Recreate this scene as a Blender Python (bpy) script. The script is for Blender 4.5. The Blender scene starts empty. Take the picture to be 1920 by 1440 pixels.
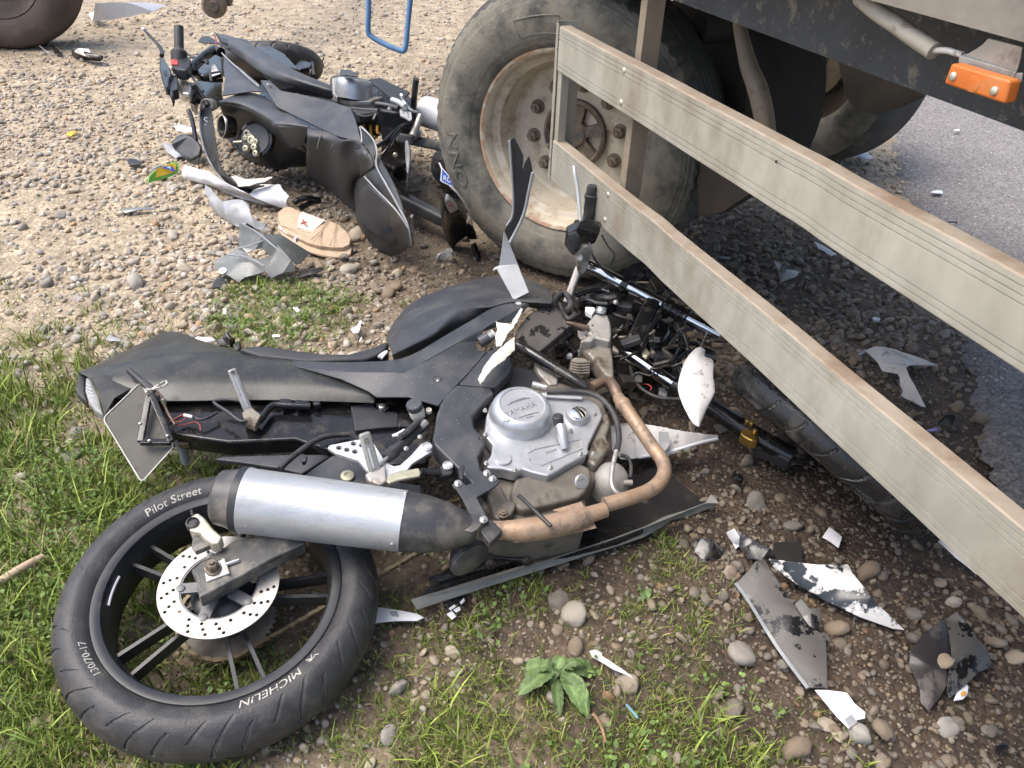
import bpy, bmesh, math, random
import numpy as np
from mathutils import Vector, Matrix
V = Vector
random.seed(7); rng = np.random.default_rng(11)
scene = bpy.context.scene
col = scene.collection

# ---------------------------------------------------------------- camera
CAM_H = 1.40; PITCH = math.radians(36.5); ROLL = math.radians(2.0); FPX = 1443.0
cF = V((0, math.cos(PITCH), -math.sin(PITCH))); _u = V((0, math.sin(PITCH), math.cos(PITCH))); _x = V((1, 0, 0))
cX = _x*math.cos(ROLL) + _u*math.sin(ROLL); cU = -_x*math.sin(ROLL) + _u*math.cos(ROLL)
CAM = V((0, 0, CAM_H))
cd = bpy.data.cameras.new('camera'); cam = bpy.data.objects.new('camera', cd); col.objects.link(cam)
cd.sensor_width = 36.0; cd.lens = FPX/1920*36.0; cd.clip_start = 0.02; cd.clip_end = 500
cam.matrix_world = Matrix(((cX.x, cU.x, -cF.x, CAM.x), (cX.y, cU.y, -cF.y, CAM.y), (cX.z, cU.z, -cF.z, CAM.z), (0, 0, 0, 1)))
scene.camera = cam

# ---------------------------------------------------------------- sky, sun, exposure
SUN_AZ = math.radians(188); SUN_EL = math.radians(64)          # azimuth of the sun, measured from +x
w = bpy.data.worlds.new('World'); scene.world = w; w.use_nodes = True
nt = w.node_tree; bg = nt.nodes['Background']
sky = nt.nodes.new('ShaderNodeTexSky'); sky.sky_type = 'NISHITA'; sky.sun_disc = False
sky.sun_elevation = SUN_EL; sky.sun_rotation = math.radians(90) - SUN_AZ
sky.air_density = 1.0; sky.dust_density = 4.0; sky.ozone_density = 1.0
nt.links.new(sky.outputs[0], bg.inputs[0]); bg.inputs[1].default_value = 0.15
sl = bpy.data.lights.new('sun', 'SUN'); sl.energy = 1.5; sl.angle = math.radians(40); sl.color = (1.0, 0.97, 0.92)
so = bpy.data.objects.new('sun', sl); col.objects.link(so)
sd = V((math.cos(SUN_EL)*math.cos(SUN_AZ), math.cos(SUN_EL)*math.sin(SUN_AZ), math.sin(SUN_EL)))
so.rotation_euler = sd.to_track_quat('Z', 'Y').to_euler(); so.location = (-4, -2, 6)
vs = scene.view_settings; vs.view_transform = 'Standard'; vs.look = 'None'; vs.exposure = 1.0; vs.gamma = 1.0
vs.use_curve_mapping = False
scene.cycles.max_bounces = 5; scene.cycles.diffuse_bounces = 3; scene.cycles.glossy_bounces = 2; scene.cycles.transmission_bounces = 3
scene.cycles.use_adaptive_sampling = True; scene.cycles.adaptive_threshold = 0.03; scene.cycles.adaptive_min_samples = 16

# ---------------------------------------------------------------- measuring helpers
def ray(x, y): return cF + cX*((x-960)/FPX) + cU*((720-y)/FPX)
def P(x, y, z=0.0):
    d = ray(x, y); return CAM + d*((z-CAM_H)/d.z)
def onplane(x, y, o, n):
    d = ray(x, y); return CAM + d*((o-CAM).dot(n)/d.dot(n))
CROPS = {'3': (100, 480, 2.743), '4': (780, 480, 3.0), '5': (100, 850, 2.441), '6': (700, 850, 2.44), '7': (1300, 880, 2.571),
 '8': (1180, 0, 2.595), '1': (230, 30, 2.667), '2': (800, 0, 3.2), 'b1': (0, 0, 4.5), 'b2': (560, 50, 5.647), 'b3': (650, 250, 4.8),
 'b4': (560, 700, 4.114), 'b5': (860, 680, 4.0), 'b6': (1000, 320, 4.0), 'b7': (1180, 600, 3.84), 'b8': (230, 300, 4.267),
 'c1': (130, 600, 4.5), 'c2': (400, 620, 3.84), 'c3': (680, 490, 4.8), 'c4': (1000, 540, 6.0), 'c5': (280, 40, 6.546),
 'c6': (340, 160, 6.0), 'c7': (540, 200, 5.143), 'c8': (0, 380, 4.174), 'd1': (980, 20, 6.4), 'd2': (980, 220, 6.4),
 'd3': (1500, 300, 3.4286), 'd4': (1600, 750, 3.35), 'd6': (1440, 0, 4.0), 'd7': (1150, 360, 3.491), 'd8': (1540, 480, 3.429), 'f': (0, 0, 1.0)}
def z(k, s):
    """measured points of one enlarged crop -> photograph pixels"""
    a = [float(t) for t in s.split()]; x0, y0, sc = CROPS[k]
    return [(x0+a[i]/sc, y0+a[i+1]/sc) for i in range(0, len(a), 2)]
def G(px, zz=0.0):
    """points at given heights above the ground"""
    if not hasattr(zz, '__len__'): zz = [zz]*len(px)
    return [P(x, y, h) for (x, y), h in zip(px, zz)]
# near motorcycle: plane of the right rim flange (fitted to the rim), F forward, U up of the machine, R its right side
NB_O = V((-0.558, 0.963, CAM_H-1.235)); NB_R = V((0.0771, -0.1281, 0.9888)).normalized()
NB_F = V((0.857, 0.515, 0)); NB_F = (NB_F - NB_R*NB_F.dot(NB_R)).normalized(); NB_U = NB_R.cross(NB_F)
def N1(x, y, w=0.0): return onplane(x, y, NB_O + NB_R*w, NB_R)
def N(px, w=0.0):
    if not hasattr(w, '__len__'): w = [w]*len(px)
    return [N1(x, y, h) for (x, y), h in zip(px, w)]
# trailer: axis of the side guard and its outer face
TD = V((-0.378, 0.926, 0)).normalized(); TN = V((-TD.y, TD.x, 0))
TE = CAM + ray(1048.8, 48)*2.2
def T1(x, y, off=0.0): return onplane(x, y, TE + TN*off, TN)
def T(px, off=0.0): return [T1(x, y, off) for x, y in px]

# ---------------------------------------------------------------- object helpers
ORG = {}
def link(o, parent=None, at=None):
    col.objects.link(o); po = V((0, 0, 0))
    if parent is not None: o.parent = parent; po = ORG[parent.name]
    at = V(at) if at is not None else V((0, 0, 0)); o.location = at - po; ORG[o.name] = at
    return o
def tag(o, label=None, cat=None, group=None, kind=None):
    if label: o['label'] = label
    if cat: o['category'] = cat
    if group: o['group'] = group
    if kind: o['kind'] = kind
    return o
def thing(name, label, cat, at, group=None): return tag(link(bpy.data.objects.new(name, None), None, at), label, cat, group)
def mk(name, verts, faces, mat, parent=None, smooth=True, angle=35, solid=0.0, bevel=0.0, sub=0, bseg=2):
    vs_ = [V(v) for v in verts]; c = sum(vs_, V((0, 0, 0)))/len(vs_)
    me = bpy.data.meshes.new(name); me.from_pydata([v-c for v in vs_], [], faces)
    if isinstance(mat, (list, tuple)):
        for m in mat: me.materials.append(M[m])
    else: me.materials.append(M[mat])
    if smooth:
        me.polygons.foreach_set('use_smooth', [True]*len(me.polygons))
        if angle and not (solid or bevel): me.set_sharp_from_angle(angle=math.radians(angle))
    me.update(); o = link(bpy.data.objects.new(name, me), parent, c)
    if sub: s = o.modifiers.new('sub', 'SUBSURF'); s.levels = sub; s.render_levels = sub
    if solid: s = o.modifiers.new('sol', 'SOLIDIFY'); s.thickness = solid; s.offset = -1; s.use_even_offset = False
    if bevel: b = o.modifiers.new('bev', 'BEVEL'); b.width = bevel; b.segments = bseg; b.limit_method = 'ANGLE'; b.angle_limit = math.radians(38)
    if smooth and (solid or bevel): wn = o.modifiers.new('wn', 'WEIGHTED_NORMAL'); wn.keep_sharp = True
    return o
def newell(p):
    n = V((0, 0, 0))
    for i in range(len(p)):
        a, b = p[i], p[(i+1) % len(p)]; n += V(((a.y-b.y)*(a.z+b.z), (a.z-b.z)*(a.x+b.x), (a.x-b.x)*(a.y+b.y)))
    return n.normalized()
def slab(name, pts, mat, parent=None, t=0.004, bevel=0.0012, holes=(), smooth=True, face=None, bulge=0.0):
    """a plate cut to an outline (with holes), thickened away from the viewer's side"""
    bm = bmesh.new(); n = newell(pts); es = []
    for loop in [pts]+list(holes):
        vv = [bm.verts.new(p) for p in loop]
        for i in range(len(vv)): es.append(bm.edges.new((vv[i], vv[(i+1) % len(vv)])))
    bmesh.ops.triangle_fill(bm, use_beauty=True, edges=es, normal=n)
    bmesh.ops.dissolve_limit(bm, angle_limit=0.02, verts=bm.verts, edges=[e for e in bm.edges if not e.is_boundary])
    c = sum(pts, V((0, 0, 0)))/len(pts); d = (face if face is not None else (CAM-c)); 
    bmesh.ops.recalc_face_normals(bm, faces=bm.faces)
    s = sum((f.normal*f.calc_area() for f in bm.faces), V((0, 0, 0)))
    if s.dot(d) < 0: bmesh.ops.reverse_faces(bm, faces=bm.faces)
    if bulge:
        bmesh.ops.triangulate(bm, faces=bm.faces); bmesh.ops.subdivide_edges(bm, edges=bm.edges, cuts=3, use_grid_fill=True)
        A = np.array([v.co[:] for v in bm.verts]); ctr = A.mean(0); ev_, eg = np.linalg.eigh(np.cov((A-ctr).T)); q1 = (A-ctr)@eg[:, 1]; q2 = (A-ctr)@eg[:, 2]
        nn = V(eg[:, 0]); nn = nn if nn.dot(d) > 0 else -nn; m1 = np.abs(q1).max(); m2 = np.abs(q2).max()
        for v, u1, u2 in zip(bm.verts, q1, q2): v.co += nn*(bulge*(1-(u1/m1)**2)+bulge*.5*(1-(u2/m2)**2)-bulge*.75+bulge*.05*math.sin(u1*70+u2*50))
        bm.normal_update()
    bm.verts.index_update(); vs_ = [v.co.copy() for v in bm.verts]; fs = [[v.index for v in f.verts] for f in bm.faces]; bm.free()
    return mk(name, vs_, fs, mat, parent, smooth, 30, t, min(bevel, t*0.45))
def cr(p0, p1, p2, p3, t):
    return 0.5*((2*p1)+(p2-p0)*t+(2*p0-5*p1+4*p2-p3)*t*t+(3*p1-p0-3*p2+p3)*t*t*t)
def spline(pts, n, closed=False):
    pts = [V(p) for p in pts]
    if n <= 1: return pts
    out = []; m = len(pts)
    for i in range(m if closed else m-1):
        if closed: a, b, c, d = pts[i-1], pts[i], pts[(i+1) % m], pts[(i+2) % m]
        else: a, b, c, d = pts[max(i-1, 0)], pts[i], pts[i+1], pts[min(i+2, m-1)]
        for k in range(n): out.append(cr(a, b, c, d, k/n))
    if not closed: out.append(pts[-1])
    return out
def sheet(name, rows, mat, parent=None, t=0.003, nu=4, nv=4, bevel=0.0):
    """a moulded panel through a net of points"""
    R1 = [spline(r, nu) for r in rows]; cols_ = [spline([r[i] for r in R1], nv) for i in range(len(R1[0]))]
    a = len(cols_); b = len(cols_[0]); vs_ = [p for c in cols_ for p in c]; fs = []
    for i in range(a-1):
        for j in range(b-1): fs.append([i*b+j, (i+1)*b+j, (i+1)*b+j+1, i*b+j+1])
    n = V((0, 0, 0))
    for f in fs: n += (vs_[f[2]]-vs_[f[0]]).cross(vs_[f[3]]-vs_[f[1]])
    c = sum(vs_, V((0, 0, 0)))/len(vs_)
    if n.dot(CAM-c) < 0: fs = [f[::-1] for f in fs]
    return mk(name, vs_, fs, mat, parent, True, 0, t, bevel)
def frame_of(d):
    d = d.normalized(); a = V((0, 0, 1)) if abs(d.z) < 0.9 else V((1, 0, 0)); x = d.cross(a).normalized(); return x, d.cross(x).normalized(), d
def tubegeo(pts, r, n=6, seg=10, closed=False):
    P_ = spline(pts, n, closed); m = len(P_)
    if hasattr(r, '__len__'):
        k = len(r)-1 if not closed else len(r); R_ = []
        for i in range(m):
            s = i/max(m-1, 1)*(len(r)-1); j = min(int(s), len(r)-2); R_.append(r[j]+(r[j+1]-r[j])*(s-j))
    else: R_ = [r]*m
    vs_, fs = [], []; x = None
    for i in range(m):
        d = (P_[(i+1) % m]-P_[i-1]) if closed else (P_[min(i+1, m-1)]-P_[max(i-1, 0)])
        d = d.normalized() if d.length > 1e-9 else V((0, 0, 1))
        if x is None: x = frame_of(d)[0]
        x = (x-d*x.dot(d)).normalized(); y = d.cross(x)
        for k in range(seg):
            a = 2*math.pi*k/seg; vs_.append(P_[i]+(x*math.cos(a)+y*math.sin(a))*R_[i])
    for i in range(m if closed else m-1):
        i2 = (i+1) % m
        for k in range(seg): k2 = (k+1) % seg; fs.append([i*seg+k, i*seg+k2, i2*seg+k2, i2*seg+k])
    if not closed: fs += [list(range(seg))[::-1], [(m-1)*seg+k for k in range(seg)]]
    return vs_, fs
def tube(name, pts, r, mat, parent=None, n=6, seg=10, closed=False):
    a, b = tubegeo(pts, r, n, seg, closed); return mk(name, a, b, mat, parent, True, 50)
def join(*geos):
    vs_, fs = [], []
    for a, b in geos:
        k = len(vs_); vs_ += [V(v) for v in a]; fs += [[i+k for i in f] for f in b]
    return vs_, fs
def lathegeo(c, axis, prof, seg=32):
    x, y, d = frame_of(axis); c = V(c); vs_, fs = [], []; m = len(prof)
    for r, h in prof:
        for k in range(seg):
            a = 2*math.pi*k/seg; vs_.append(c+d*h+(x*math.cos(a)+y*math.sin(a))*max(r, 1e-5))
    for i in range(m-1):
        for k in range(seg): k2 = (k+1) % seg; fs.append([i*seg+k, i*seg+k2, (i+1)*seg+k2, (i+1)*seg+k])
    fs.append(list(range(seg))[::-1]); fs.append([(m-1)*seg+k for k in range(seg)])
    return vs_, fs
def lathe(name, c, axis, prof, mat, parent=None, seg=32, angle=32):
    a, b = lathegeo(c, axis, prof, seg); return mk(name, a, b, mat, parent, True, angle)
def boxgeo(c, X, Y, Z):
    c = V(c); vs_ = [c+X*i+Y*j+Z*k for i in (-1, 1) for j in (-1, 1) for k in (-1, 1)]
    return vs_, [[0, 1, 3, 2], [4, 6, 7, 5], [0, 4, 5, 1], [2, 3, 7, 6], [0, 2, 6, 4], [1, 5, 7, 3]]
def box(name, c, X, Y, Z, mat, parent=None, bevel=0.002):
    a, b = boxgeo(c, X, Y, Z); return mk(name, a, b, mat, parent, True, 0, 0, bevel)
def bar(name, a, b, wd, ht, mat, parent=None, up=V((0, 0, 1)), bevel=0.002):
    d = b-a; s = d.cross(up).normalized(); u = s.cross(d).normalized()
    return box(name, (a+b)/2, d/2, s*wd/2, u*ht/2, mat, parent, bevel)
def extrude(name, prof, a, b, X, Y, mat, parent=None, angle=25):
    """a profile (x, y) carried from a to b"""
    m = len(prof); vs_ = [a+X*p+Y*q for p, q in prof]+[b+X*p+Y*q for p, q in prof]
    fs = [[i, (i+1) % m, m+(i+1) % m, m+i] for i in range(m)]+[list(range(m))[::-1], list(range(m, 2*m))]
    return mk(name, vs_, fs, mat, parent, True, angle)
def bolt(name, c, axis, r, h, mat, parent=None, hexa=True):
    g = [lathegeo(c, axis, [(r*1.35, 0), (r*1.35, h*0.25)], 16), lathegeo(c, axis, [(r, h*0.2), (r, h*0.9), (r*0.82, h)], 6 if hexa else 14),
         lathegeo(c, axis, [(r*0.45, h*0.9), (r*0.45, h*1.25)], 10)]
    a, b = join(*g); return mk(name, a, b, mat, parent, True, 30)
def textgeo(s, size=1.0, ext=0.0, shear=0.0):
    cu = bpy.data.curves.new('t', 'FONT'); cu.body = s; cu.size = size; cu.extrude = ext; cu.shear = shear; cu.resolution_u = 3
    o = bpy.data.objects.new('t', cu); col.objects.link(o); bpy.context.view_layer.update()
    me = bpy.data.meshes.new_from_object(o.evaluated_get(bpy.context.evaluated_depsgraph_get()))
    vs_ = [v.co.copy() for v in me.vertices]; fs = [list(p.vertices) for p in me.polygons]
    bpy.data.objects.remove(o); bpy.data.meshes.remove(me); bpy.data.curves.remove(cu); return vs_, fs

# ---------------------------------------------------------------- materials
M = {}
def lerp(a, b, t): return tuple(x+(y-x)*t for x, y in zip(a, b))
def mat(name, c1, c2=None, sc=20.0, rough=0.5, metal=0.0, bump=0.0, bsc=200.0, dirt=None, dsc=15.0, dlo=0.55, dhi=0.7, drough=0.8,
        r2=None, stretch=(1, 1, 1), trans=0.0, emis=None, coat=0.0, spec=0.5, sp=None, spc=(0.5, 0.5, 0.48), spsc=400.0, attr=None, alpha=1.0):
    m = bpy.data.materials.new(name); m.use_nodes = True; t = m.node_tree; L = t.links.new; b = t.nodes['Principled BSDF']
    def nd(k, **kw):
        n = t.nodes.new(k)
        for a, v in kw.items(): setattr(n, a, v)
        return n
    tc = nd('ShaderNodeTexCoord'); mp = nd('ShaderNodeMapping'); mp.inputs['Scale'].default_value = stretch; L(tc.outputs['Object'], mp.inputs[0])
    def noise(s, det=3.0, ro=0.6):
        n = nd('ShaderNodeTexNoise'); n.inputs['Scale'].default_value = s; n.inputs['Detail'].default_value = det; n.inputs['Roughness'].default_value = ro
        L(mp.outputs[0], n.inputs['Vector']); return n.outputs['Fac']
    def ramp(src, a, bb, ca, cb):
        r = nd('ShaderNodeValToRGB'); r.color_ramp.elements[0].position = a; r.color_ramp.elements[1].position = bb
        r.color_ramp.elements[0].color = (*ca, 1); r.color_ramp.elements[1].color = (*cb, 1); L(src, r.inputs[0]); return r.outputs[0]
    def mix(fac, a, bb):
        n = nd('ShaderNodeMix', data_type='RGBA'); L(fac, n.inputs[0])
        for s, q in ((a, n.inputs[6]), (bb, n.inputs[7])):
            if isinstance(s, tuple): q.default_value = (*s, 1)
            else: L(s, q)
        return n.outputs[2]
    n0 = noise(sc)
    if attr:
        at = nd('ShaderNodeAttribute', attribute_name=attr); n1 = n0
        hs = nd('ShaderNodeHueSaturation'); L(at.outputs['Color'], hs.inputs['Color'])
        L(ramp(n1, 0.25, 0.75, (0.72,)*3, (1.25,)*3), hs.inputs['Value']); base = hs.outputs[0]
    else: base = ramp(n0, 0.3, 0.7, c1, c2 or c1)
    rg = None
    if dirt:
        df = ramp(noise(dsc, 5.0, 0.68), dlo, dhi, (0, 0, 0), (1, 1, 1)); base = mix(df, base, dirt)
        rr = nd('ShaderNodeMapRange'); L(df, rr.inputs[0]); rr.inputs[3].default_value = rough; rr.inputs[4].default_value = drough; rg = rr.outputs[0]
    if sp:
        v = nd('ShaderNodeTexVoronoi'); v.inputs['Scale'].default_value = spsc; L(mp.outputs[0], v.inputs['Vector'])
        base = mix(ramp(v.outputs['Distance'], sp*0.7, sp, (1, 1, 1), (0, 0, 0)), base, spc)
    if rg is None:
        rr = nd('ShaderNodeMapRange'); L(n0, rr.inputs[0]); rr.inputs[1].default_value = 0.3; rr.inputs[2].default_value = 0.7
        rr.inputs[3].default_value = rough; rr.inputs[4].default_value = r2 if r2 is not None else min(1, rough+0.12); rg = rr.outputs[0]
    L(base, b.inputs['Base Color']); L(rg, b.inputs['Roughness']); b.inputs['Metallic'].default_value = metal
    b.inputs['Transmission Weight'].default_value = trans; b.inputs['Coat Weight'].default_value = coat; b.inputs['Specular IOR Level'].default_value = spec
    if alpha < 1: b.inputs['Alpha'].default_value = alpha
    if bump:
        bp = nd('ShaderNodeBump'); bp.inputs['Strength'].default_value = bump; bp.inputs['Distance'].default_value = 0.004; L(noise(bsc, 2.0), bp.inputs['Height']); L(bp.outputs[0], b.inputs['Normal'])
    M[name] = m; return m
DUST = (0.30, 0.26, 0.20); MUD = (0.20, 0.16, 0.105)
mat('black_plastic', (0.019, 0.020, 0.023), (0.028, 0.030, 0.034), 30, 0.42, bump=0.08, bsc=900, dirt=(0.055, 0.052, 0.045), dsc=9, dlo=0.5, dhi=0.85, drough=0.6)
mat('tail_plastic', (0.017, 0.018, 0.017), (0.026, 0.027, 0.025), 12, 0.33, bump=0.05, bsc=700, dirt=(0.085, 0.08, 0.062), dsc=10, dlo=0.46, dhi=0.85, drough=0.55, sp=0.13, spc=(0.26, 0.25, 0.22), spsc=170)
mat('grey_plastic', (0.033, 0.036, 0.043), (0.048, 0.052, 0.060), 9, 0.40, bump=0.14, bsc=1200, dirt=(0.105, 0.10, 0.092), dsc=9, dlo=0.47, dhi=0.9, drough=0.68, sp=0.085, spc=(0.34, 0.34, 0.33), spsc=75)
mat('wet_black', (0.008, 0.008, 0.009), (0.016, 0.015, 0.015), 40, 0.12, r2=0.3, bump=0.1, bsc=120, dirt=(0.045, 0.038, 0.03), dsc=18, dlo=0.52, dhi=0.72, drough=0.55)
mat('oily_metal', (0.03, 0.026, 0.022), (0.09, 0.078, 0.062), 45, 0.35, metal=0.4, bump=0.25, bsc=160, dirt=(0.02, 0.016, 0.012), dsc=28, dlo=0.45, dhi=0.6, drough=0.45)
mat('seat_vinyl', (0.026, 0.027, 0.031), (0.036, 0.037, 0.043), 14, 0.5, bump=0.18, bsc=1500, dirt=(0.07, 0.065, 0.06), dsc=6, dlo=0.5, dhi=0.95)
mat('rubber', (0.024, 0.024, 0.026), (0.045, 0.044, 0.045), 30, 0.5, bump=0.25, bsc=260, dirt=(0.105, 0.098, 0.086), dsc=16, dlo=0.5, dhi=0.8, drough=0.8)
mat('wet_rubber', (0.012, 0.012, 0.013), (0.03, 0.029, 0.028), 14, 0.22, r2=0.5, bump=0.15, bsc=250, dirt=(0.075, 0.066, 0.056), dsc=11, dlo=0.55, dhi=0.7)
mat('truck_rubber', (0.145, 0.135, 0.108), (0.22, 0.205, 0.16), 9, 0.85, bump=0.5, bsc=90, dirt=(0.055, 0.055, 0.052), dsc=7, dlo=0.46, dhi=0.66, drough=0.75)
mat('truck_tread', (0.035, 0.035, 0.035), (0.07, 0.068, 0.06), 8, 0.7, bump=0.4, bsc=150, dirt=(0.16, 0.145, 0.105), dsc=6, dlo=0.52, dhi=0.72)
mat('far_tyre', (0.060, 0.045, 0.038), (0.10, 0.076, 0.062), 5, 0.85, bump=0.3, bsc=90, dirt=(0.17, 0.13, 0.105), dsc=4, dlo=0.5, dhi=0.8)
mat('rim_cream', (0.46, 0.40, 0.305), (0.56, 0.50, 0.395), 10, 0.5, bump=0.12, bsc=160, dirt=(0.27, 0.17, 0.105), dsc=12, dlo=0.5, dhi=0.72, drough=0.8)
mat('rim_rust', (0.33, 0.19, 0.115), (0.47, 0.33, 0.22), 30, 0.8, bump=0.3, bsc=200, dirt=(0.50, 0.44, 0.34), dsc=24, dlo=0.5, dhi=0.6)
mat('hub_mud', (0.11, 0.08, 0.055), (0.20, 0.155, 0.11), 16, 0.85, bump=0.5, bsc=130, dirt=(0.075, 0.07, 0.062), dsc=12, dlo=0.5, dhi=0.62)
mat('nut_steel', (0.13, 0.105, 0.08), (0.24, 0.20, 0.15), 40, 0.6, metal=0.4, bump=0.25, bsc=200)
mat('rail_alu', (0.37, 0.355, 0.295), (0.51, 0.495, 0.425), 11, 0.40, metal=0.3, bump=0.05, bsc=220, dirt=(0.27, 0.22, 0.165), dsc=3.2, dlo=0.5, dhi=0.72, drough=0.62, stretch=(1, 1, .6))
mat('rail_top', (0.27, 0.22, 0.165), (0.37, 0.315, 0.245), 9, 0.7, metal=0.1, bump=0.1, bsc=300, dirt=(0.23, 0.16, 0.11), dsc=7, dlo=0.5, dhi=0.7)
mat('post_brown', (0.22, 0.175, 0.125), (0.33, 0.28, 0.205), 9, 0.7, metal=0.1, bump=0.15, bsc=200, dirt=(0.14, 0.095, 0.06), dsc=9)
mat('rivet_alu', (0.50, 0.47, 0.38), (0.60, 0.57, 0.48), 60, 0.35, metal=0.7)
mat('chassis', (0.020, 0.026, 0.034), (0.042, 0.050, 0.060), 9, 0.5, bump=0.2, bsc=110, dirt=(0.17, 0.155, 0.13), dsc=26, dlo=0.55, dhi=0.66, sp=0.12, spc=(0.16, 0.13, 0.10), spsc=70)
mat('chassis_dark', (0.022, 0.020, 0.018), (0.045, 0.038, 0.032), 8, 0.8, bump=0.3, bsc=80)
mat('bed_paint', (0.16, 0.145, 0.125), (0.25, 0.225, 0.185), 7, 0.65, bump=0.15, bsc=100, dirt=(0.10, 0.055, 0.035), dsc=6, dlo=0.55, dhi=0.7)
mat('brown_mud', (0.10, 0.075, 0.052), (0.17, 0.13, 0.09), 9, 0.9, bump=0.4, bsc=90)
mat('mud_flap', (0.035, 0.029, 0.023), (0.065, 0.053, 0.04), 6, 0.8, bump=0.2, bsc=90)
mat('grey_conduit', (0.30, 0.28, 0.23), (0.40, 0.37, 0.31), 20, 0.7, dirt=(0.14, 0.10, 0.07), dsc=18)
mat('zinc', (0.42, 0.41, 0.38), (0.55, 0.54, 0.5), 12, 0.45, metal=0.6, dirt=(0.30, 0.26, 0.20), dsc=9)
mat('orange_lens', (0.50, 0.125, 0.02), (0.58, 0.17, 0.035), 18, 0.35, dirt=(0.42, 0.2, 0.08), dsc=20, dlo=0.55, dhi=0.75)
mat('silver_case', (0.43, 0.44, 0.455), (0.56, 0.57, 0.585), 25, 0.38, metal=0.65, bump=0.1, bsc=700, dirt=(0.30, 0.27, 0.22), dsc=17, dlo=0.56, dhi=0.82, drough=0.7)
mat('silver_text', (0.22, 0.225, 0.235), (0.33, 0.335, 0.34), 60, 0.5, metal=0.4)
mat('cast_dirty', (0.20, 0.175, 0.14), (0.36, 0.33, 0.28), 22, 0.55, metal=0.45, bump=0.2, bsc=250, dirt=(0.085, 0.062, 0.042), dsc=14, dlo=0.47, dhi=0.62)
mat('cast_grey', (0.33, 0.315, 0.29), (0.47, 0.45, 0.42), 26, 0.5, metal=0.5, bump=0.2, bsc=300, dirt=(0.17, 0.11, 0.07), dsc=18, dlo=0.54, dhi=0.7)
mat('case_brown', (0.10, 0.088, 0.072), (0.20, 0.18, 0.15), 14, 0.6, metal=0.3, bump=0.15, bsc=200, dirt=(0.055, 0.043, 0.033), dsc=10)
mat('muffler_alu', (0.41, 0.425, 0.435), (0.57, 0.585, 0.595), 6, 0.44, metal=0.55, bump=0.12, bsc=120, dirt=(0.24, 0.235, 0.22), dsc=12, dlo=0.5, dhi=0.85, stretch=(1, 3, 1), drough=0.6)
mat('muffler_black', (0.034, 0.035, 0.039), (0.062, 0.062, 0.065), 14, 0.42, bump=0.12, bsc=300, dirt=(0.23, 0.20, 0.16), dsc=12, dlo=0.47, dhi=0.8)
mat('header_tan', (0.33, 0.215, 0.135), (0.47, 0.35, 0.25), 20, 0.55, metal=0.4, bump=0.25, bsc=180, dirt=(0.15, 0.105, 0.085), dsc=20, dlo=0.48, dhi=0.68, drough=0.65)
mat('header_dark', (0.12, 0.085, 0.065), (0.26, 0.18, 0.135), 22, 0.42, metal=0.6, bump=0.1, bsc=250)
mat('chrome', (0.70, 0.72, 0.75), (0.78, 0.8, 0.82), 30, 0.08, metal=1.0, r2=0.16, dirt=(0.2, 0.19, 0.17), dsc=40, dlo=0.66, dhi=0.74)
mat('steel', (0.50, 0.49, 0.46), (0.64, 0.63, 0.6), 60, 0.3, metal=0.85, dirt=(0.2, 0.17, 0.13), dsc=50, dlo=0.58, dhi=0.7)
mat('silver_paint', (0.60, 0.60, 0.60), (0.68, 0.68, 0.68), 20, 0.32, metal=0.5, dirt=(0.34, 0.32, 0.28), dsc=22, dlo=0.6, dhi=0.75)
mat('peg_alu', (0.36, 0.34, 0.31), (0.52, 0.50, 0.47), 30, 0.4, metal=0.6, dirt=(0.2, 0.17, 0.14), dsc=26)
mat('gold', (0.55, 0.36, 0.08), (0.66, 0.47, 0.16), 40, 0.28, metal=0.9)
mat('caliper', (0.50, 0.46, 0.36), (0.62, 0.58, 0.47), 30, 0.38, metal=0.5, dirt=(0.25, 0.21, 0.16), dsc=30)
mat('disc_steel', (0.46, 0.43, 0.39), (0.58, 0.55, 0.50), 16, 0.36, metal=0.7, dirt=(0.42, 0.36, 0.3), dsc=20, dlo=0.6, dhi=0.8)
mat('disc_carrier', (0.14, 0.14, 0.14), (0.20, 0.2, 0.2), 30, 0.5, metal=0.5)
mat('groove_dust', (0.13, 0.122, 0.11), (0.20, 0.188, 0.168), 60, 0.9)
mat('rim_black', (0.016, 0.017, 0.019), (0.027, 0.028, 0.031), 10, 0.32, bump=0.04, bsc=700, dirt=(0.075, 0.07, 0.06), dsc=10, dlo=0.52, dhi=0.85)
mat('chain', (0.16, 0.125, 0.075), (0.33, 0.27, 0.17), 60, 0.4, metal=0.7)
mat('swingarm', (0.055, 0.056, 0.058), (0.10, 0.097, 0.09), 18, 0.42, metal=0.2, bump=0.15, bsc=200, dirt=(0.27, 0.25, 0.21), dsc=16, dlo=0.48, dhi=0.7)
mat('plate_back', (0.075, 0.070, 0.060), (0.105, 0.098, 0.084), 10, 0.7, metal=0.1, dirt=(0.075, 0.068, 0.058), dsc=32, dlo=0.6, dhi=0.66)
mat('plate_edge', (0.5, 0.48, 0.42), (0.62, 0.6, 0.54), 30, 0.5)
mat('white_plastic', (0.70, 0.70, 0.71), (0.78, 0.78, 0.79), 10, 0.35, dirt=(0.42, 0.40, 0.37), dsc=10, dlo=0.55, dhi=0.9, bump=0.03)
mat('tank_grey', (0.27, 0.26, 0.235), (0.36, 0.35, 0.32), 18, 0.5, bump=0.15, bsc=200, dirt=(0.17, 0.15, 0.12), dsc=18, dlo=0.5, dhi=0.75)
mat('white_dirty', (0.50, 0.485, 0.47), (0.62, 0.60, 0.585), 14, 0.45, dirt=(0.25, 0.22, 0.19), dsc=34, dlo=0.57, dhi=0.66, bump=0.06)
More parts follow.
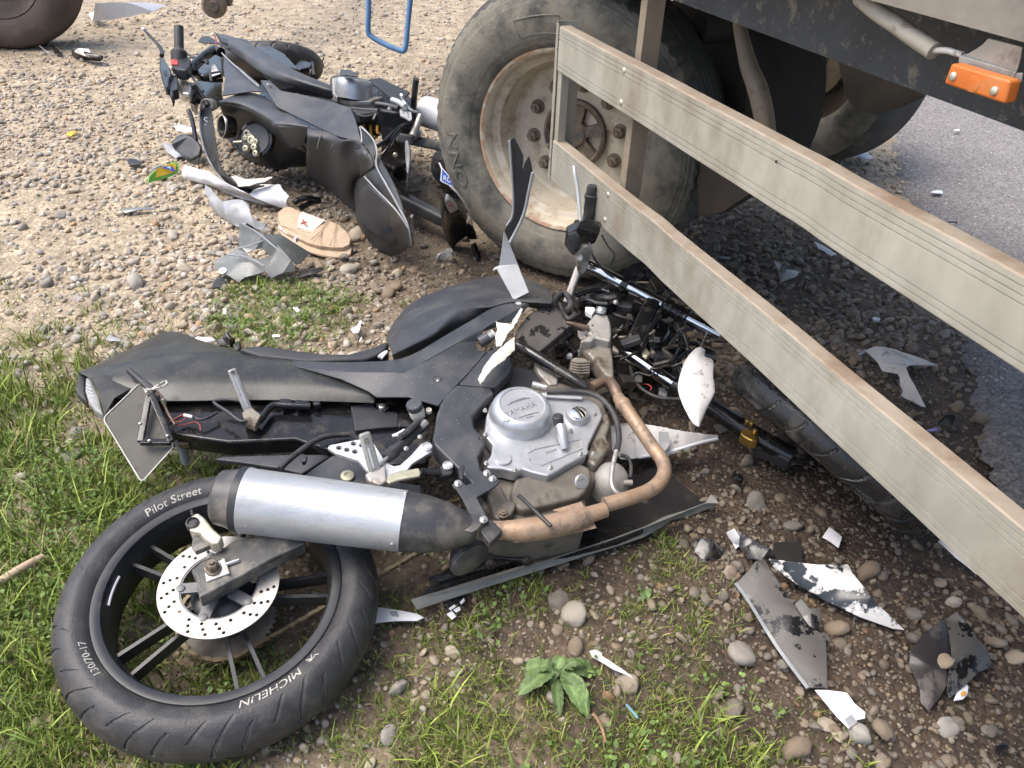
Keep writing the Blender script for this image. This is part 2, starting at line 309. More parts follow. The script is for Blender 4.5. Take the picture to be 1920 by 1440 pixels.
mat('white_scraped', (0.62, 0.60, 0.57), (0.72, 0.70, 0.67), 14, 0.4, dirt=(0.03, 0.035, 0.04), dsc=11, dlo=0.52, dhi=0.56, drough=0.3)
mat('torn_white', (0.60, 0.57, 0.50), (0.74, 0.71, 0.63), 40, 0.8, bump=0.4, bsc=300, dirt=(0.40, 0.36, 0.28), dsc=30)
mat('paper', (0.66, 0.65, 0.67), (0.74, 0.73, 0.75), 20, 0.7)
mat('fairing_grey', (0.24, 0.25, 0.26), (0.34, 0.35, 0.36), 9, 0.45, bump=0.05, dirt=(0.45, 0.44, 0.42), dsc=9, dlo=0.55, dhi=0.8)
mat('smoke_clear', (0.115, 0.122, 0.118), (0.17, 0.178, 0.17), 9, 0.2, bump=0.05, bsc=120, dirt=(0.24, 0.235, 0.21), dsc=9, dlo=0.5, dhi=0.8, drough=0.45)
mat('clear_plastic', (0.30, 0.31, 0.31), (0.42, 0.43, 0.42), 12, 0.12, trans=0.55)
mat('panel_wet', (0.060, 0.056, 0.052), (0.098, 0.092, 0.083), 8, 0.5, bump=0.1, bsc=200, dirt=(0.012, 0.012, 0.013), dsc=13, dlo=0.54, dhi=0.57, drough=0.13)
mat('panel_dark', (0.022, 0.020, 0.021), (0.045, 0.041, 0.04), 8, 0.28, bump=0.1, bsc=200, dirt=(0.10, 0.088, 0.075), dsc=8, dlo=0.55, dhi=0.62, drough=0.6)
mat('cut_edge', (0.19, 0.185, 0.165), (0.27, 0.26, 0.23), 16, 0.65, bump=0.15, bsc=150, dirt=(0.36, 0.34, 0.30), dsc=14)
mat('shoe_tan', (0.42, 0.31, 0.205), (0.53, 0.41, 0.29), 12, 0.85, bump=0.25, bsc=400, dirt=(0.31, 0.225, 0.15), dsc=13, dlo=0.5, dhi=0.8)
mat('shoe_insole', (0.55, 0.47, 0.39), (0.64, 0.56, 0.48), 20, 0.8, dirt=(0.40, 0.31, 0.24), dsc=16)
mat('red', (0.42, 0.03, 0.03), (0.52, 0.06, 0.05), 20, 0.5)
mat('red_dull', (0.26, 0.06, 0.05), (0.34, 0.09, 0.075), 30, 0.7)
mat('white_ink', (0.44, 0.42, 0.37), (0.54, 0.52, 0.46), 60, 0.8, dirt=(0.09, 0.085, 0.075), dsc=210, dlo=0.52, dhi=0.62)
mat('blue_plate', (0.01, 0.07, 0.36), (0.015, 0.09, 0.42), 20, 0.35)
mat('blue_paint', (0.12, 0.24, 0.44), (0.18, 0.33, 0.54), 14, 0.45, bump=0.08, dirt=(0.25, 0.27, 0.28), dsc=13, dlo=0.6, dhi=0.75)
mat('green_paint', (0.10, 0.36, 0.04), (0.15, 0.45, 0.07), 14, 0.4)
mat('yellow_paint', (0.62, 0.36, 0.02), (0.70, 0.46, 0.04), 14, 0.4)
mat('spring_orange', (0.60, 0.28, 0.03), (0.70, 0.36, 0.06), 14, 0.4)
mat('reservoir', (0.56, 0.54, 0.46), (0.66, 0.64, 0.56), 14, 0.3)
mat('brass', (0.38, 0.36, 0.25), (0.52, 0.5, 0.38), 40, 0.4, metal=0.7)
mat('copper_red', (0.30, 0.05, 0.04), (0.36, 0.07, 0.05), 14, 0.5)
mat('lamp_clear', (0.34, 0.34, 0.33), (0.5, 0.5, 0.48), 25, 0.15, trans=0.35)
mat('purple', (0.22, 0.16, 0.42), (0.34, 0.27, 0.55), 25, 0.3)
mat('dry_stem', (0.22, 0.13, 0.07), (0.33, 0.21, 0.12), 40, 0.9)
mat('moss_blue', (0.10, 0.22, 0.30), (0.2, 0.34, 0.4), 30, 0.5)
mat('stone', None, None, 70, 0.78, bump=0.5, bsc=260, attr='col', dirt=(0.16, 0.12, 0.085), dsc=38, dlo=0.58, dhi=0.85, drough=0.9)
mat('leaf', None, None, 60, 0.55, bump=0.2, bsc=120, attr='col', spec=0.35)

# ---------------------------------------------------------------- ground, road, gravel, grass
def blobs(lst): return [(P(x, y, 0).x, P(x, y, 0).y, r, a) for x, y, r, a in lst]
WET_SHADE = blobs([(600, 340, .26, .75), (760, 420, .34, .8), (690, 500, .3, .6), (950, 540, .42, .8), (1200, 560, .5, .9), (1480, 520, .55, .85),  # damp soil, with shade under the trailer and machines painted in
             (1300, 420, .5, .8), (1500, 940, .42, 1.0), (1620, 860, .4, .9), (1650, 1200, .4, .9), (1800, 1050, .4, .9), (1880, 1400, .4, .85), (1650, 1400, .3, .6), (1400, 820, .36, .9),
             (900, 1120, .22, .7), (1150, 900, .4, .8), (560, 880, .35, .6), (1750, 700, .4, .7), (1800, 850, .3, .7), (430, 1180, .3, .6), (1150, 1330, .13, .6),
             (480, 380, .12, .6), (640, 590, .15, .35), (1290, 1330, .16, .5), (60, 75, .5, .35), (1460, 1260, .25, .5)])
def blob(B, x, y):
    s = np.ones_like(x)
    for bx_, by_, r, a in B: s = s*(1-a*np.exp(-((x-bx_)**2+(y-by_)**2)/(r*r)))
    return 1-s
RE = [P(x, y, 0) for x, y in [(1612, 150), (1655, 212), (1672, 262), (1683, 330), (1702, 400), (1752, 520), (1800, 640), (1822, 730), (1838, 830), (1865, 920), (1910, 1010), (1960, 1100)]]
RE = [RE[0]+(RE[0]-RE[3])*8] + RE + [RE[-1]+(RE[-1]-RE[-3])*8]
_ry = np.array([p.y for p in RE])[::-1]; _rx = np.array([p.x for p in RE])[::-1]
def road_edge(y): return np.interp(y, _ry, _rx)
def fnoise(x, y, f, ph=0):
    return (np.sin(x*f*1.3+ph)+np.sin(y*f*1.7+ph*2.1)+np.sin((x+y)*f*0.9+ph*3.3)+np.sin((x-1.7*y)*f*2.3+ph))/4
def gheight(x, y): return 0.010*fnoise(x, y, 3.1, 1.0)+0.005*fnoise(x, y, 9.0, 2.0)-0.004
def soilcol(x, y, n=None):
    wv = np.clip(blob(WET_SHADE, x, y)+0.10*fnoise(x, y, 14, 4), 0, 1)[:, None]
    dry = np.array([0.40, 0.34, 0.25]); wet = np.array([0.062, 0.044, 0.031]); g = np.array([0.135, 0.105, 0.07])  # the wet tone carries damp and painted shade together
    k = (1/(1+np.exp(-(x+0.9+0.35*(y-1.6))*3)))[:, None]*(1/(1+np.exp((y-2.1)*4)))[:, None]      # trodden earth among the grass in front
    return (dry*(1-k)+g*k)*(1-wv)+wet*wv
def setcol(me, c):
    a = me.color_attributes.new('col', 'FLOAT_COLOR', 'POINT'); f = np.ones((len(c), 4), np.float32); f[:, :3] = c; a.data.foreach_set('color', f.ravel())
def npmesh(name, v, f, cols=None, m=None, smooth=True):
    me = bpy.data.meshes.new(name); n = len(v); k = f.shape[1]; me.vertices.add(n); me.vertices.foreach_set('co', np.ascontiguousarray(v, np.float32).ravel())
    me.loops.add(f.size); me.loops.foreach_set('vertex_index', np.ascontiguousarray(f, np.int32).ravel())
    me.polygons.add(len(f)); me.polygons.foreach_set('loop_start', np.arange(0, f.size, k, dtype=np.int32)); me.polygons.foreach_set('loop_total', np.full(len(f), k, np.int32))
    me.update(calc_edges=True)
    if smooth: me.polygons.foreach_set('use_smooth', np.ones(len(f), bool))
    if cols is not None: setcol(me, cols)
    if m: me.materials.append(M[m])
    return me
# soil material: baked tint of soil, damp and painted shade, grit relief
def ground_mat():
    m = bpy.data.materials.new('soil'); m.use_nodes = True; t = m.node_tree; L = t.links.new; b = t.nodes['Principled BSDF']
    tc = t.nodes.new('ShaderNodeTexCoord'); at = t.nodes.new('ShaderNodeAttribute'); at.attribute_name = 'col'
    vo = t.nodes.new('ShaderNodeTexVoronoi'); vo.inputs['Scale'].default_value = 75; L(tc.outputs['Object'], vo.inputs['Vector'])
    n1 = t.nodes.new('ShaderNodeTexNoise'); n1.inputs['Scale'].default_value = 9; n1.inputs['Detail'].default_value = 4; n1.inputs['Roughness'].default_value = .7; L(tc.outputs['Object'], n1.inputs['Vector'])
    r = t.nodes.new('ShaderNodeValToRGB'); r.color_ramp.elements[0].position = .3; r.color_ramp.elements[1].position = .72
    r.color_ramp.elements[0].color = (.45, .44, .42, 1); r.color_ramp.elements[1].color = (1.25, 1.22, 1.18, 1); L(n1.outputs[0], r.inputs[0])
    mx = t.nodes.new('ShaderNodeMix'); mx.data_type = 'RGBA'; mx.blend_type = 'MULTIPLY'; mx.inputs[0].default_value = 1; L(at.outputs[0], mx.inputs[6]); L(r.outputs[0], mx.inputs[7])
    r2 = t.nodes.new('ShaderNodeValToRGB'); r2.color_ramp.elements[0].color = (.55, .52, .5, 1); r2.color_ramp.elements[1].color = (1.5, 1.45, 1.4, 1); L(vo.outputs['Color'], r2.inputs[0])
    mx2 = t.nodes.new('ShaderNodeMix'); mx2.data_type = 'RGBA'; mx2.blend_type = 'MULTIPLY'; mx2.inputs[0].default_value = .8; L(mx.outputs[2], mx2.inputs[6]); L(r2.outputs[0], mx2.inputs[7])
    L(mx2.outputs[2], b.inputs['Base Color']); b.inputs['Roughness'].default_value = .85
    bp = t.nodes.new('ShaderNodeBump'); bp.inputs['Strength'].default_value = .9; bp.inputs['Distance'].default_value = .006; bp.invert = True; L(vo.outputs['Distance'], bp.inputs['Height'])
    bp2 = t.nodes.new('ShaderNodeBump'); bp2.inputs['Strength'].default_value = .35; bp2.inputs['Distance'].default_value = .01; L(n1.outputs[0], bp2.inputs['Height']); L(bp.outputs[0], bp2.inputs['Normal'])
    L(bp2.outputs[0], b.inputs['Normal']); M['soil'] = m
ground_mat()
def stretch_axis(lo, hi, a, b, n):      # dense between a and b, sparse outside
    return np.concatenate([-np.geomspace(a-lo, 0.05, 24)[:-1]+a, np.linspace(a, b, n), b+np.geomspace(0.05, hi-b, 24)[1:]])
xs = stretch_axis(-60, 60, -4.0, 3.5, 260); ys = stretch_axis(-30, 90, 0.2, 7.0, 260)
gx, gy = np.meshgrid(xs, ys, indexing='ij'); gx = gx.ravel(); gy = gy.ravel(); nx_, ny_ = len(xs), len(ys)
gz = gheight(gx, gy)*np.clip(1.4-np.abs(gy-2)/6, 0, 1)
ii, jj = np.meshgrid(np.arange(nx_-1), np.arange(ny_-1), indexing='ij'); q = (ii*ny_+jj).ravel()
gf = np.stack([q, q+ny_, q+ny_+1, q+1], 1)
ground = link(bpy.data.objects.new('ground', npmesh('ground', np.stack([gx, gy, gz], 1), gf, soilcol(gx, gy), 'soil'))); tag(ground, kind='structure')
# road: coarse worn asphalt with a crumbling edge
def road_mat():
    m = bpy.data.materials.new('asphalt'); m.use_nodes = True; t = m.node_tree; L = t.links.new; b = t.nodes['Principled BSDF']
    tc = t.nodes.new('ShaderNodeTexCoord')
    vo = t.nodes.new('ShaderNodeTexVoronoi'); vo.inputs['Scale'].default_value = 120; L(tc.outputs['Object'], vo.inputs['Vector'])
    n1 = t.nodes.new('ShaderNodeTexNoise'); n1.inputs['Scale'].default_value = 3; n1.inputs['Detail'].default_value = 4; n1.inputs['Roughness'].default_value = .7; L(tc.outputs['Object'], n1.inputs['Vector'])
    r = t.nodes.new('ShaderNodeValToRGB'); e = r.color_ramp.elements; e[0].position = .1; e[0].color = (.13, .123, .117, 1); e[1].position = .9; e[1].color = (.29, .278, .265, 1)
    k = e.new(.95); k.color = (.52, .5, .47, 1); L(vo.outputs['Color'], r.inputs[0])
    r2 = t.nodes.new('ShaderNodeValToRGB'); r2.color_ramp.elements[0].color = (.75, .73, .72, 1); r2.color_ramp.elements[1].color = (1.3, 1.27, 1.25, 1); L(n1.outputs[0], r2.inputs[0])
    mx = t.nodes.new('ShaderNodeMix'); mx.data_type = 'RGBA'; mx.blend_type = 'MULTIPLY'; mx.inputs[0].default_value = 1; L(r.outputs[0], mx.inputs[6]); L(r2.outputs[0], mx.inputs[7])
    L(mx.outputs[2], b.inputs['Base Color']); b.inputs['Roughness'].default_value = .85; b.inputs['Specular IOR Level'].default_value = .3
    bp = t.nodes.new('ShaderNodeBump'); bp.inputs['Strength'].default_value = .8; bp.inputs['Distance'].default_value = .004; bp.invert = True; L(vo.outputs['Distance'], bp.inputs['Height']); L(bp.outputs[0], b.inputs['Normal']); M['asphalt'] = m
road_mat()
yy = np.concatenate([np.linspace(-20, 0, 20), np.linspace(0.05, 6, 700), np.linspace(6.2, 80, 60)])
ex = road_edge(yy)+0.035*fnoise(yy, yy, 17, 1)+0.015*fnoise(yy*1.7, yy, 41, 2)+rng.normal(0, .0022, len(yy))
offs = np.array([0, .03, .12, .5, 2, 8, 40]); hz = np.array([-.004, .014, .018, .02, .025, .03, .03])
rv = np.stack([np.repeat(ex, 7)+np.tile(offs, len(yy)), np.repeat(yy, 7), np.tile(hz, len(yy))+np.where(np.tile(offs, len(yy)) < .2, rng.normal(0, .002, 7*len(yy)), 0)], 1)
a_, b_ = np.meshgrid(np.arange(len(yy)-1), np.arange(6), indexing='ij'); q = (a_*7+b_).ravel()
road = link(bpy.data.objects.new('road', npmesh('road', rv, np.stack([q, q+1, q+8, q+7], 1), None, 'asphalt'))); tag(road, kind='structure')

# stones
def ico(sub):
    bm = bmesh.new(); bmesh.ops.create_icosphere(bm, subdivisions=sub, radius=1); bm.verts.index_update()
    v = np.array([x.co[:] for x in bm.verts]); f = np.array([[y.index for y in x.verts] for x in bm.faces]); bm.free(); return v, f
STC = .62*np.array([[.50, .40, .28], [.43, .35, .26], [.36, .32, .27], [.50, .44, .35], [.31, .28, .25], [.45, .33, .20], [.56, .48, .37], [.37, .27, .18], [.41, .385, .345], [.47, .37, .24]])+.38*np.array([.43, .385, .32])
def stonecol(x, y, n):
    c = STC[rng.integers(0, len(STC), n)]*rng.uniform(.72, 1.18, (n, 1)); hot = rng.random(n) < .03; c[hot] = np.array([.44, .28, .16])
    wv = np.clip(blob(WET_SHADE, x, y), 0, 1)[:, None]; return c*(1-.60*wv)*(1-wv*np.array([0, .05, .1]))  # stones darkened over damp soil and painted shade alike
def rotz_batch(n):
    q = rng.normal(size=(n, 4)); q[:, 1:3] *= .28; q /= np.linalg.norm(q, axis=1)[:, None]; w_, x, y, zq = q.T
    return np.stack([1-2*(y*y+zq*zq), 2*(x*y-zq*w_), 2*(x*zq+y*w_), 2*(x*y+zq*w_), 1-2*(x*x+zq*zq), 2*(y*zq-x*w_), 2*(x*zq-y*w_), 2*(y*zq+x*w_), 1-2*(x*x+y*y)], 1).reshape(-1, 3, 3)
def stones(x, y, r, sub, sink=.25):
    n = len(x); bv, bf = ico(sub); k = len(bv)
    sc = np.stack([rng.uniform(.85, 1.25, n), rng.uniform(.68, 1.0, n), rng.uniform(.38, .72, n)], 1)*r[:, None]
    d1 = rng.normal(size=(n, 3)); d1 /= np.linalg.norm(d1, axis=1)[:, None]; d2 = rng.normal(size=(n, 3)); d2 /= np.linalg.norm(d2, axis=1)[:, None]; d3 = rng.normal(size=(n, 3)); d3 /= np.linalg.norm(d3, axis=1)[:, None]
    d4 = -d1*.4+d2*.9; d5 = rng.normal(size=(n, 3)); d5 /= np.linalg.norm(d5, axis=1)[:, None]; rad = 1-.26*np.clip((bv@d5.T).T-.4, 0, 1)*1.8+.05*np.sin((bv@(d1*7).T).T)*(1 if k > 100 else .4)+.16*(bv@d1.T).T+.20*np.abs((bv@d2.T).T)-.30*np.clip((bv@d3.T).T-.45, 0, 1)*2-.24*np.clip((bv@d4.T).T-.5, 0, 1)*2+rng.normal(0, .035, (n, k))
    v = bv[None]*rad[:, :, None]*sc[:, None, :]; v = np.einsum('nij,nkj->nki', rotz_batch(n), v)
    zc = gheight(x, y)+sc[:, 2]*(1-2*np.clip(rng.normal(sink+.08, .16, n), .05, .62)); v += np.stack([x, y, zc], 1)[:, None, :]
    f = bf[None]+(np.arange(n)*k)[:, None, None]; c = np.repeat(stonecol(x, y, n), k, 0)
    return v.reshape(-1, 3), f.reshape(-1, bf.shape[1]), c
def inview(x, y, m=80):
    d = np.stack([x, y, np.full_like(x, -CAM_H)], 1); zc = d@np.array(cF); px = 960+FPX*(d@np.array(cX))/zc; py = 720-FPX*(d@np.array(cU))/zc
    return (px > -m) & (px < 1920+m) & (py > -m) & (py < 1440+m*1.5)
def scatter(y0, y1, dens, keep):
    wd = 2*(0.62*y1+.9); n = int(dens*wd*(y1-y0)); x = rng.uniform(-wd/2, wd/2, n); y = rng.uniform(y0, y1, n)
    k = inview(x, y) & (rng.random(n) < keep(x, y)); return x[k], y[k]
GRS = blobs([(0, 770, .36, .95), (60, 1000, .36, 1), (40, 1250, .30, 1), (130, 1420, .26, 1), (0, 590, .25, .4), (330, 1400, .2, .75), (520, 590, .20, 1.0), (590, 575, .13, .9),
             (250, 830, .15, .5), (200, 650, .2, .22), (850, 1390, .17, .8), (960, 1440, .17, .9), (1250, 1410, .2, .85), (1270, 1190, .12, .6), (1420, 1410, .14, .6), (1110, 1190, .1, .25), (970, 1100, .12, .6),
             (860, 1220, .1, .35), (1250, 1050, .08, .85), (780, 1190, .1, .5), (380, 1240, .14, .4), (480, 1270, .1, .3), (330, 850, .08, .4), (430, 545, .08, .4), (120, 500, .05, .4), (330, 560, .04, .5), (440, 900, .12, .5), (1000, 1340, .08, .35),
             (750, 1300, .08, .4), (250, 590, .1, .25), (700, 1410, .12, .45)])
def notroad(x, y): return np.where(x < road_edge(y)+.02, 1.0, np.where(x < road_edge(y)+.16, .35*np.clip(1-(x-road_edge(y))/.16, 0, 1)+.03, 0.015))
def barren(x, y):     # trodden patches with fewer stones
    return np.clip(.62+.75*fnoise(x, y, 2.6, 5)-.35*blob(GRS, x, y), .12, 1)
sets = []
for y0, y1, dens, ra, rb, sub in [(.2, 2.6, 230, .010, .017, 2), (.2, 2.6, 2300, .004, .0095, 2), (.2, 2.3, 6500, .0018, .0045, 1), (2.6, 4.6, 420, .010, .020, 1), (2.6, 4.6, 900, .006, .010, 1), (4.6, 9, 170, .012, .024, 1), (4.6, 9, 330, .006, .012, 1),
                                  (1.4, 3.4, 900, .010, .019, 2), (3.4, 5, 420, .010, .02, 1)]:
    x, y = scatter(y0, y1, dens, lambda x, y: notroad(x, y)*barren(x, y))
    if (y0, y1) == (1.4, 3.4):      # thick gravel along the left and under the trailer
        k = (x < -.35-.1*(y-1.5)) | ((x > .45) & (y > 1.9)); x, y = x[k], y[k]
    sets.append(stones(x, y, ra+(rb-ra)*rng.random(len(x))**1.6, sub))
vv, ff, cc, k = [], [], [], 0
for v, f, c in sets: vv.append(v); ff.append(f+k); cc.append(c); k += len(v)
gravel = link(bpy.data.objects.new('gravel', npmesh('gravel', np.concatenate(vv), np.concatenate(ff), np.concatenate(cc), 'stone')))
tag(gravel, 'rounded tan and grey river gravel spread over the ground', 'gravel', kind='stuff')
# the larger stones, one by one
proto = []
for i in range(14):
    v, f, c = stones(np.array([0.]), np.array([0.]), np.array([1.]), 3); v -= v.mean(0); c[:] = STC[i % len(STC)]*rng.uniform(.75, 1.1); proto.append(npmesh('stone', v, f, c, 'stone'))
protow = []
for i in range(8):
    v, f, c = stones(np.array([0.]), np.array([0.]), np.array([1.]), 3); v -= v.mean(0); c[:] = STC[i % len(STC)]*rng.uniform(.36, .62)*np.array([1, .94, .88]); protow.append(npmesh('stone', v, f, c, 'stone'))  # darkened copies for damp soil and painted shade
def put_stone(x, y, r, wet=False, parent=None, me=None, name='stone'):
    me = me or random.choice(protow if wet else proto); o = bpy.data.objects.new(name, me)
    gzv = float(gheight(np.array([x]), np.array([y]))[0]); link(o, parent, (x, y, gzv+r*.25)); o.scale = (r, r, r*random.uniform(.8, 1.2)); o.rotation_euler = (random.uniform(-.25, .25), random.uniform(-.25, .25), random.uniform(0, 6.28)); return o
x, y = scatter(.2, 3.6, 120, lambda x, y: notroad(x, y)*barren(x, y)*.9); pick = rng.permutation(len(x))[:268]
wv = blob(WET_SHADE, x, y)
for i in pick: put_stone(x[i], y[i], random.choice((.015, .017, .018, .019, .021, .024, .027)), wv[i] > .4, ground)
# stones that stand out in the photograph
STONES = [(745, 1283, 24, 4, 0, 'smooth oval grey stone right of the rear tyre of the near motorcycle'), (848, 1222, 14, 6, 0, 'pale round pebble in the grass above the leafy plant'),
 (1078, 1152, 28, 3, 0, 'long tan stone between the black belly fairing and the leafy plant'), (1420, 942, 22, 2, 1, 'brown angular stone at the right end of the belly fairing'),
 (1488, 980, 20, 4, 1, 'pale angular stone beside the black shards right of the belly fairing'), (1615, 1372, 26, 8, 0, 'large grey stone under the white paper scrap at bottom right'),
 (1553, 1355, 17, 1, 0, 'left of two tan stones below the long torn panel'), (1573, 1372, 16, 0, 0, 'right of two tan stones below the long torn panel'),
 (1780, 1360, 20, 8, 0, 'grey upright stone below the folded dark panel'), (1905, 1228, 20, 0, 0, 'tan stone cut by the right edge right of the folded panel'),
 (1838, 1145, 18, 5, 1, 'long orange brown stone above the folded dark panel'), (1715, 1150, 20, 2, 1, 'long brown stone right of the tip of the white scraped shard'),
 (1787, 1128, 16, 3, 0, 'pale stone under the lower guard rail near the white sliver'), (655, 503, 20, 3, 0, 'pale blunt stone right of the clear broken panel'),
 (743, 508, 13, 0, 0, 'round tan pebble below the tail of the far motorcycle'), (668, 438, 20, 0, 0, 'tan block stone touching the toe of the shoe'),
 (1370, 1075, 17, 7, 0, 'reddish stone left of the long torn panel'), (1668, 597, 10, 0, 0, 'small stone next to the white pill shaped scrap'),
 (217, 532, 12, 0, 0, 'round tan pebble alone on the gravel above the tail fairing'), (130, 850, 20, 4, 0, 'flat grey stone in the grass left of the number plate'),
 (255, 530, 22, 8, 0, 'flat grey stone above the tail fairing in the gravel'), (1390, 1222, 30, 4, 0, 'buried grey rock under grass left of the long torn panel')]
for i, (x, y, r, ci, wt, lab) in enumerate(STONES):
    v, f, c = stones(np.array([0.]), np.array([0.]), np.array([1.]), 3); v -= v.mean(0); c[:] = STC[ci]*(.55 if wt else .92)
    p = P(x, y, .01); t_ = (p-CAM).dot(cF)/FPX; tag(put_stone(p.x, p.y, r*t_*.95, me=npmesh('stone', v, f, c, 'stone')), lab, 'stone')

# grass
def blades(cx, cy, h, wdt, lean, colr, n):
    a = rng.uniform(0, 2*np.pi, n); b = rng.uniform(0, 2*np.pi, n); ln = lean*rng.uniform(.3, 1.0, n)*h
    d = np.stack([np.cos(a), np.sin(a)], 1); s = np.stack([np.cos(b), np.sin(b)], 1)*wdt[:, None]/2
    gz = gheight(cx, cy)-.004; vs_ = []
    for t, wk in ((0, 1.0), (.4, .95), (.75, .6), (1, .06)):
        ctr = np.stack([cx, cy], 1)+d*(ln*t*t)[:, None]; zc = gz+h*(t-.22*t*t*np.minimum(lean, 1))
        for sg in (-1, 1): vs_.append(np.concatenate([ctr+sg*s*wk, zc[:, None]], 1))
    v = np.stack(vs_, 1).reshape(-1, 3); base = (np.arange(n)*8)[:, None, None]
    f = np.array([[0, 1, 3, 2], [2, 3, 5, 4], [4, 5, 7, 6]])[None]+base; return v, f.reshape(-1, 4), np.repeat(colr, 8, 0)
def gcol(n, a=.55):
    t = rng.random((n, 1)); c = np.array([.092, .15, .026])*(1-t)+np.array([.31, .375, .075])*t; dry = rng.random(n) < .07; c[dry] = np.array([.34, .28, .13])*rng.uniform(.7, 1.1, (dry.sum(), 1)); return c*rng.uniform(.75, 1.2, (n, 1))
x, y = scatter(.2, 3.4, 4600, lambda x, y: np.clip(blob(GRS, x, y)**1.6*1.5*(0.6+.7*fnoise(x, y, 11, 3))*np.where((x < -.75) & (blob(blobs([(535, 588, .24, 1)]), x, y) < .3), np.clip(1.5-1.1*np.clip(y-1.15, 0, 1)-1.1*(fnoise(x, y, 17, 8) > .12)*np.clip(y-1.0, 0, 1), .12, 1.5), 1), 0, 1)*notroad(x, y))
gr = 10; cx = np.repeat(x, gr)+rng.normal(0, .012, gr*len(x)); cy = np.repeat(y, gr)+rng.normal(0, .012, gr*len(x)); n = len(cx)
hh = np.repeat(rng.uniform(.012, .036, len(x))*np.where(x < -.7, 1.6, 1), gr)*rng.uniform(.6, 1.25, n)
v1, f1, c1 = blades(cx, cy, hh, rng.uniform(.0015, .0036, n), rng.uniform(.4, 1.4, n), gcol(n), n)
x, y = scatter(.2, 2.2, 700, lambda x, y: np.clip(blob(blobs([(20, 1000, .25, 1), (30, 1250, .3, 1), (10, 1150, .2, 1), (300, 1425, .12, 1), (900, 1420, .1, .9), (20, 780, .3, .8), (1360, 1420, .08, .8)]), x, y), 0, 1))
cx = np.repeat(x, 6)+rng.normal(0, .02, 6*len(x)); cy = np.repeat(y, 6)+rng.normal(0, .02, 6*len(x)); n = len(cx)
v2, f2, c2 = blades(cx, cy, rng.uniform(.05, .10, n), rng.uniform(.003, .0055, n), rng.uniform(.4, 1.2, n), gcol(n)*1.15, n)
grass = link(bpy.data.objects.new('grass', npmesh('grass', np.concatenate([v1, v2]), np.concatenate([f1, f2+len(v1)]), np.concatenate([c1, c2]), 'leaf')))
tag(grass, 'short fresh green grass growing through the gravel', 'grass', kind='stuff')
# low broad leaves: clover on the left, chickweed in the middle patch
x, y = scatter(.2, 2.8, 1700, lambda x, y: np.clip(blob(blobs([(40, 1000, .22, 1), (60, 900, .18, .9), (20, 1180, .16, .9), (100, 1060, .08, .8), (520, 595, .17, 1), (590, 575, .10, .9), (470, 610, .08, .8), (430, 1270, .12, .5), (950, 1120, .1, .3), (1250, 1400, .14, .35)]), x, y), 0, 1))
n = len(x)*5; cx = np.repeat(x, 5)+rng.normal(0, .013, n); cy = np.repeat(y, 5)+rng.normal(0, .013, n); R_ = rng.uniform(.0025, .0062, n)
ang = np.arange(6)*np.pi/3; hz = rng.uniform(.012, .04, n)+gheight(cx, cy); tx = rng.normal(0, .45, n); ty = rng.normal(0, .45, n); asp = rng.uniform(.6, 1, n); ro = rng.uniform(0, 6.28, n)
ca = np.cos(ang)[None]*R_[:, None]; sa = np.sin(ang)[None]*(R_*asp)[:, None]
lx = ca*np.cos(ro)[:, None]-sa*np.sin(ro)[:, None]; ly = ca*np.sin(ro)[:, None]+sa*np.cos(ro)[:, None]
lv = np.stack([cx[:, None]+lx, cy[:, None]+ly, hz[:, None]+lx*tx[:, None]+ly*ty[:, None]], 2).reshape(-1, 3)
lf = (np.arange(n)*6)[:, None]+np.arange(6)[None]
t = rng.random((n, 1)); lc = np.repeat((np.array([.075, .135, .03])*(1-t)+np.array([.17, .25, .06])*t)*rng.uniform(.8, 1.2, (n, 1)), 6, 0)
clover = link(bpy.data.objects.new('clover', npmesh('clover', lv, lf, lc, 'leaf', False))); tag(clover, 'small round leaved clover and chickweed among the grass', 'clover', kind='stuff')
# broad leaved plants
def leaf(base, d, L_, W_, rise, droop, parent, nm='leaf'):
    d = V((d[0], d[1], 0)).normalized(); s = V((-d.y, d.x, 0)); vs_, fs = [], []; m = 22; K = (-1, -.72, -.36, 0, .36, .72, 1); ph = random.uniform(0, 6); bend = random.uniform(-.25, .25); tw = random.uniform(-.22, .22)
    for i in range(m):
        t = i/(m-1); wv_ = W_*(.12 if t < .1 else (math.sin(math.pi*min(1, ((t-.1)/.9)**1.15*.97+.03))**.72)+.02); hgt = rise*math.sin(t*2.0)-droop*t*t
        c = base+d*(L_*t*(1-.1*t))+s*(bend*L_*t*t)+V((0, 0, hgt))
        for k in K:
            e = abs(k)**3; vs_.append(c+s*(wv_*k*(1+.05*e*math.sin(i*2.6+ph)))+d*(-.25*abs(k)*wv_)+V((0, 0, (abs(k)**1.2)*wv_*.18+tw*k*wv_+e*.0022*math.sin(i*1.35+ph+k)+.0009*math.sin(i*1.9+k*5+ph))))
    n_ = len(K)
    for i in range(m-1):
        for k in range(n_-1): fs.append([i*n_+k, i*n_+k+1, i*n_+k+n_+1, i*n_+k+n_])
    o = mk(nm, vs_, fs, 'leaf', parent, True, 0, 0.0006)
    g = np.array([.12, .18, .065])*random.uniform(.75, 1.25); cols_ = np.array([[g*(1.5 if k == 0 else random.uniform(.75, 1.15)) for k in K] for i in range(m)]).reshape(-1, 3); setcol(o.data, cols_); return o
pc = P(1046, 1262, 0); plant = thing('broadleaf_plant', 'low leafy green weed with broad wavy leaves in the foreground', 'plant', pc)
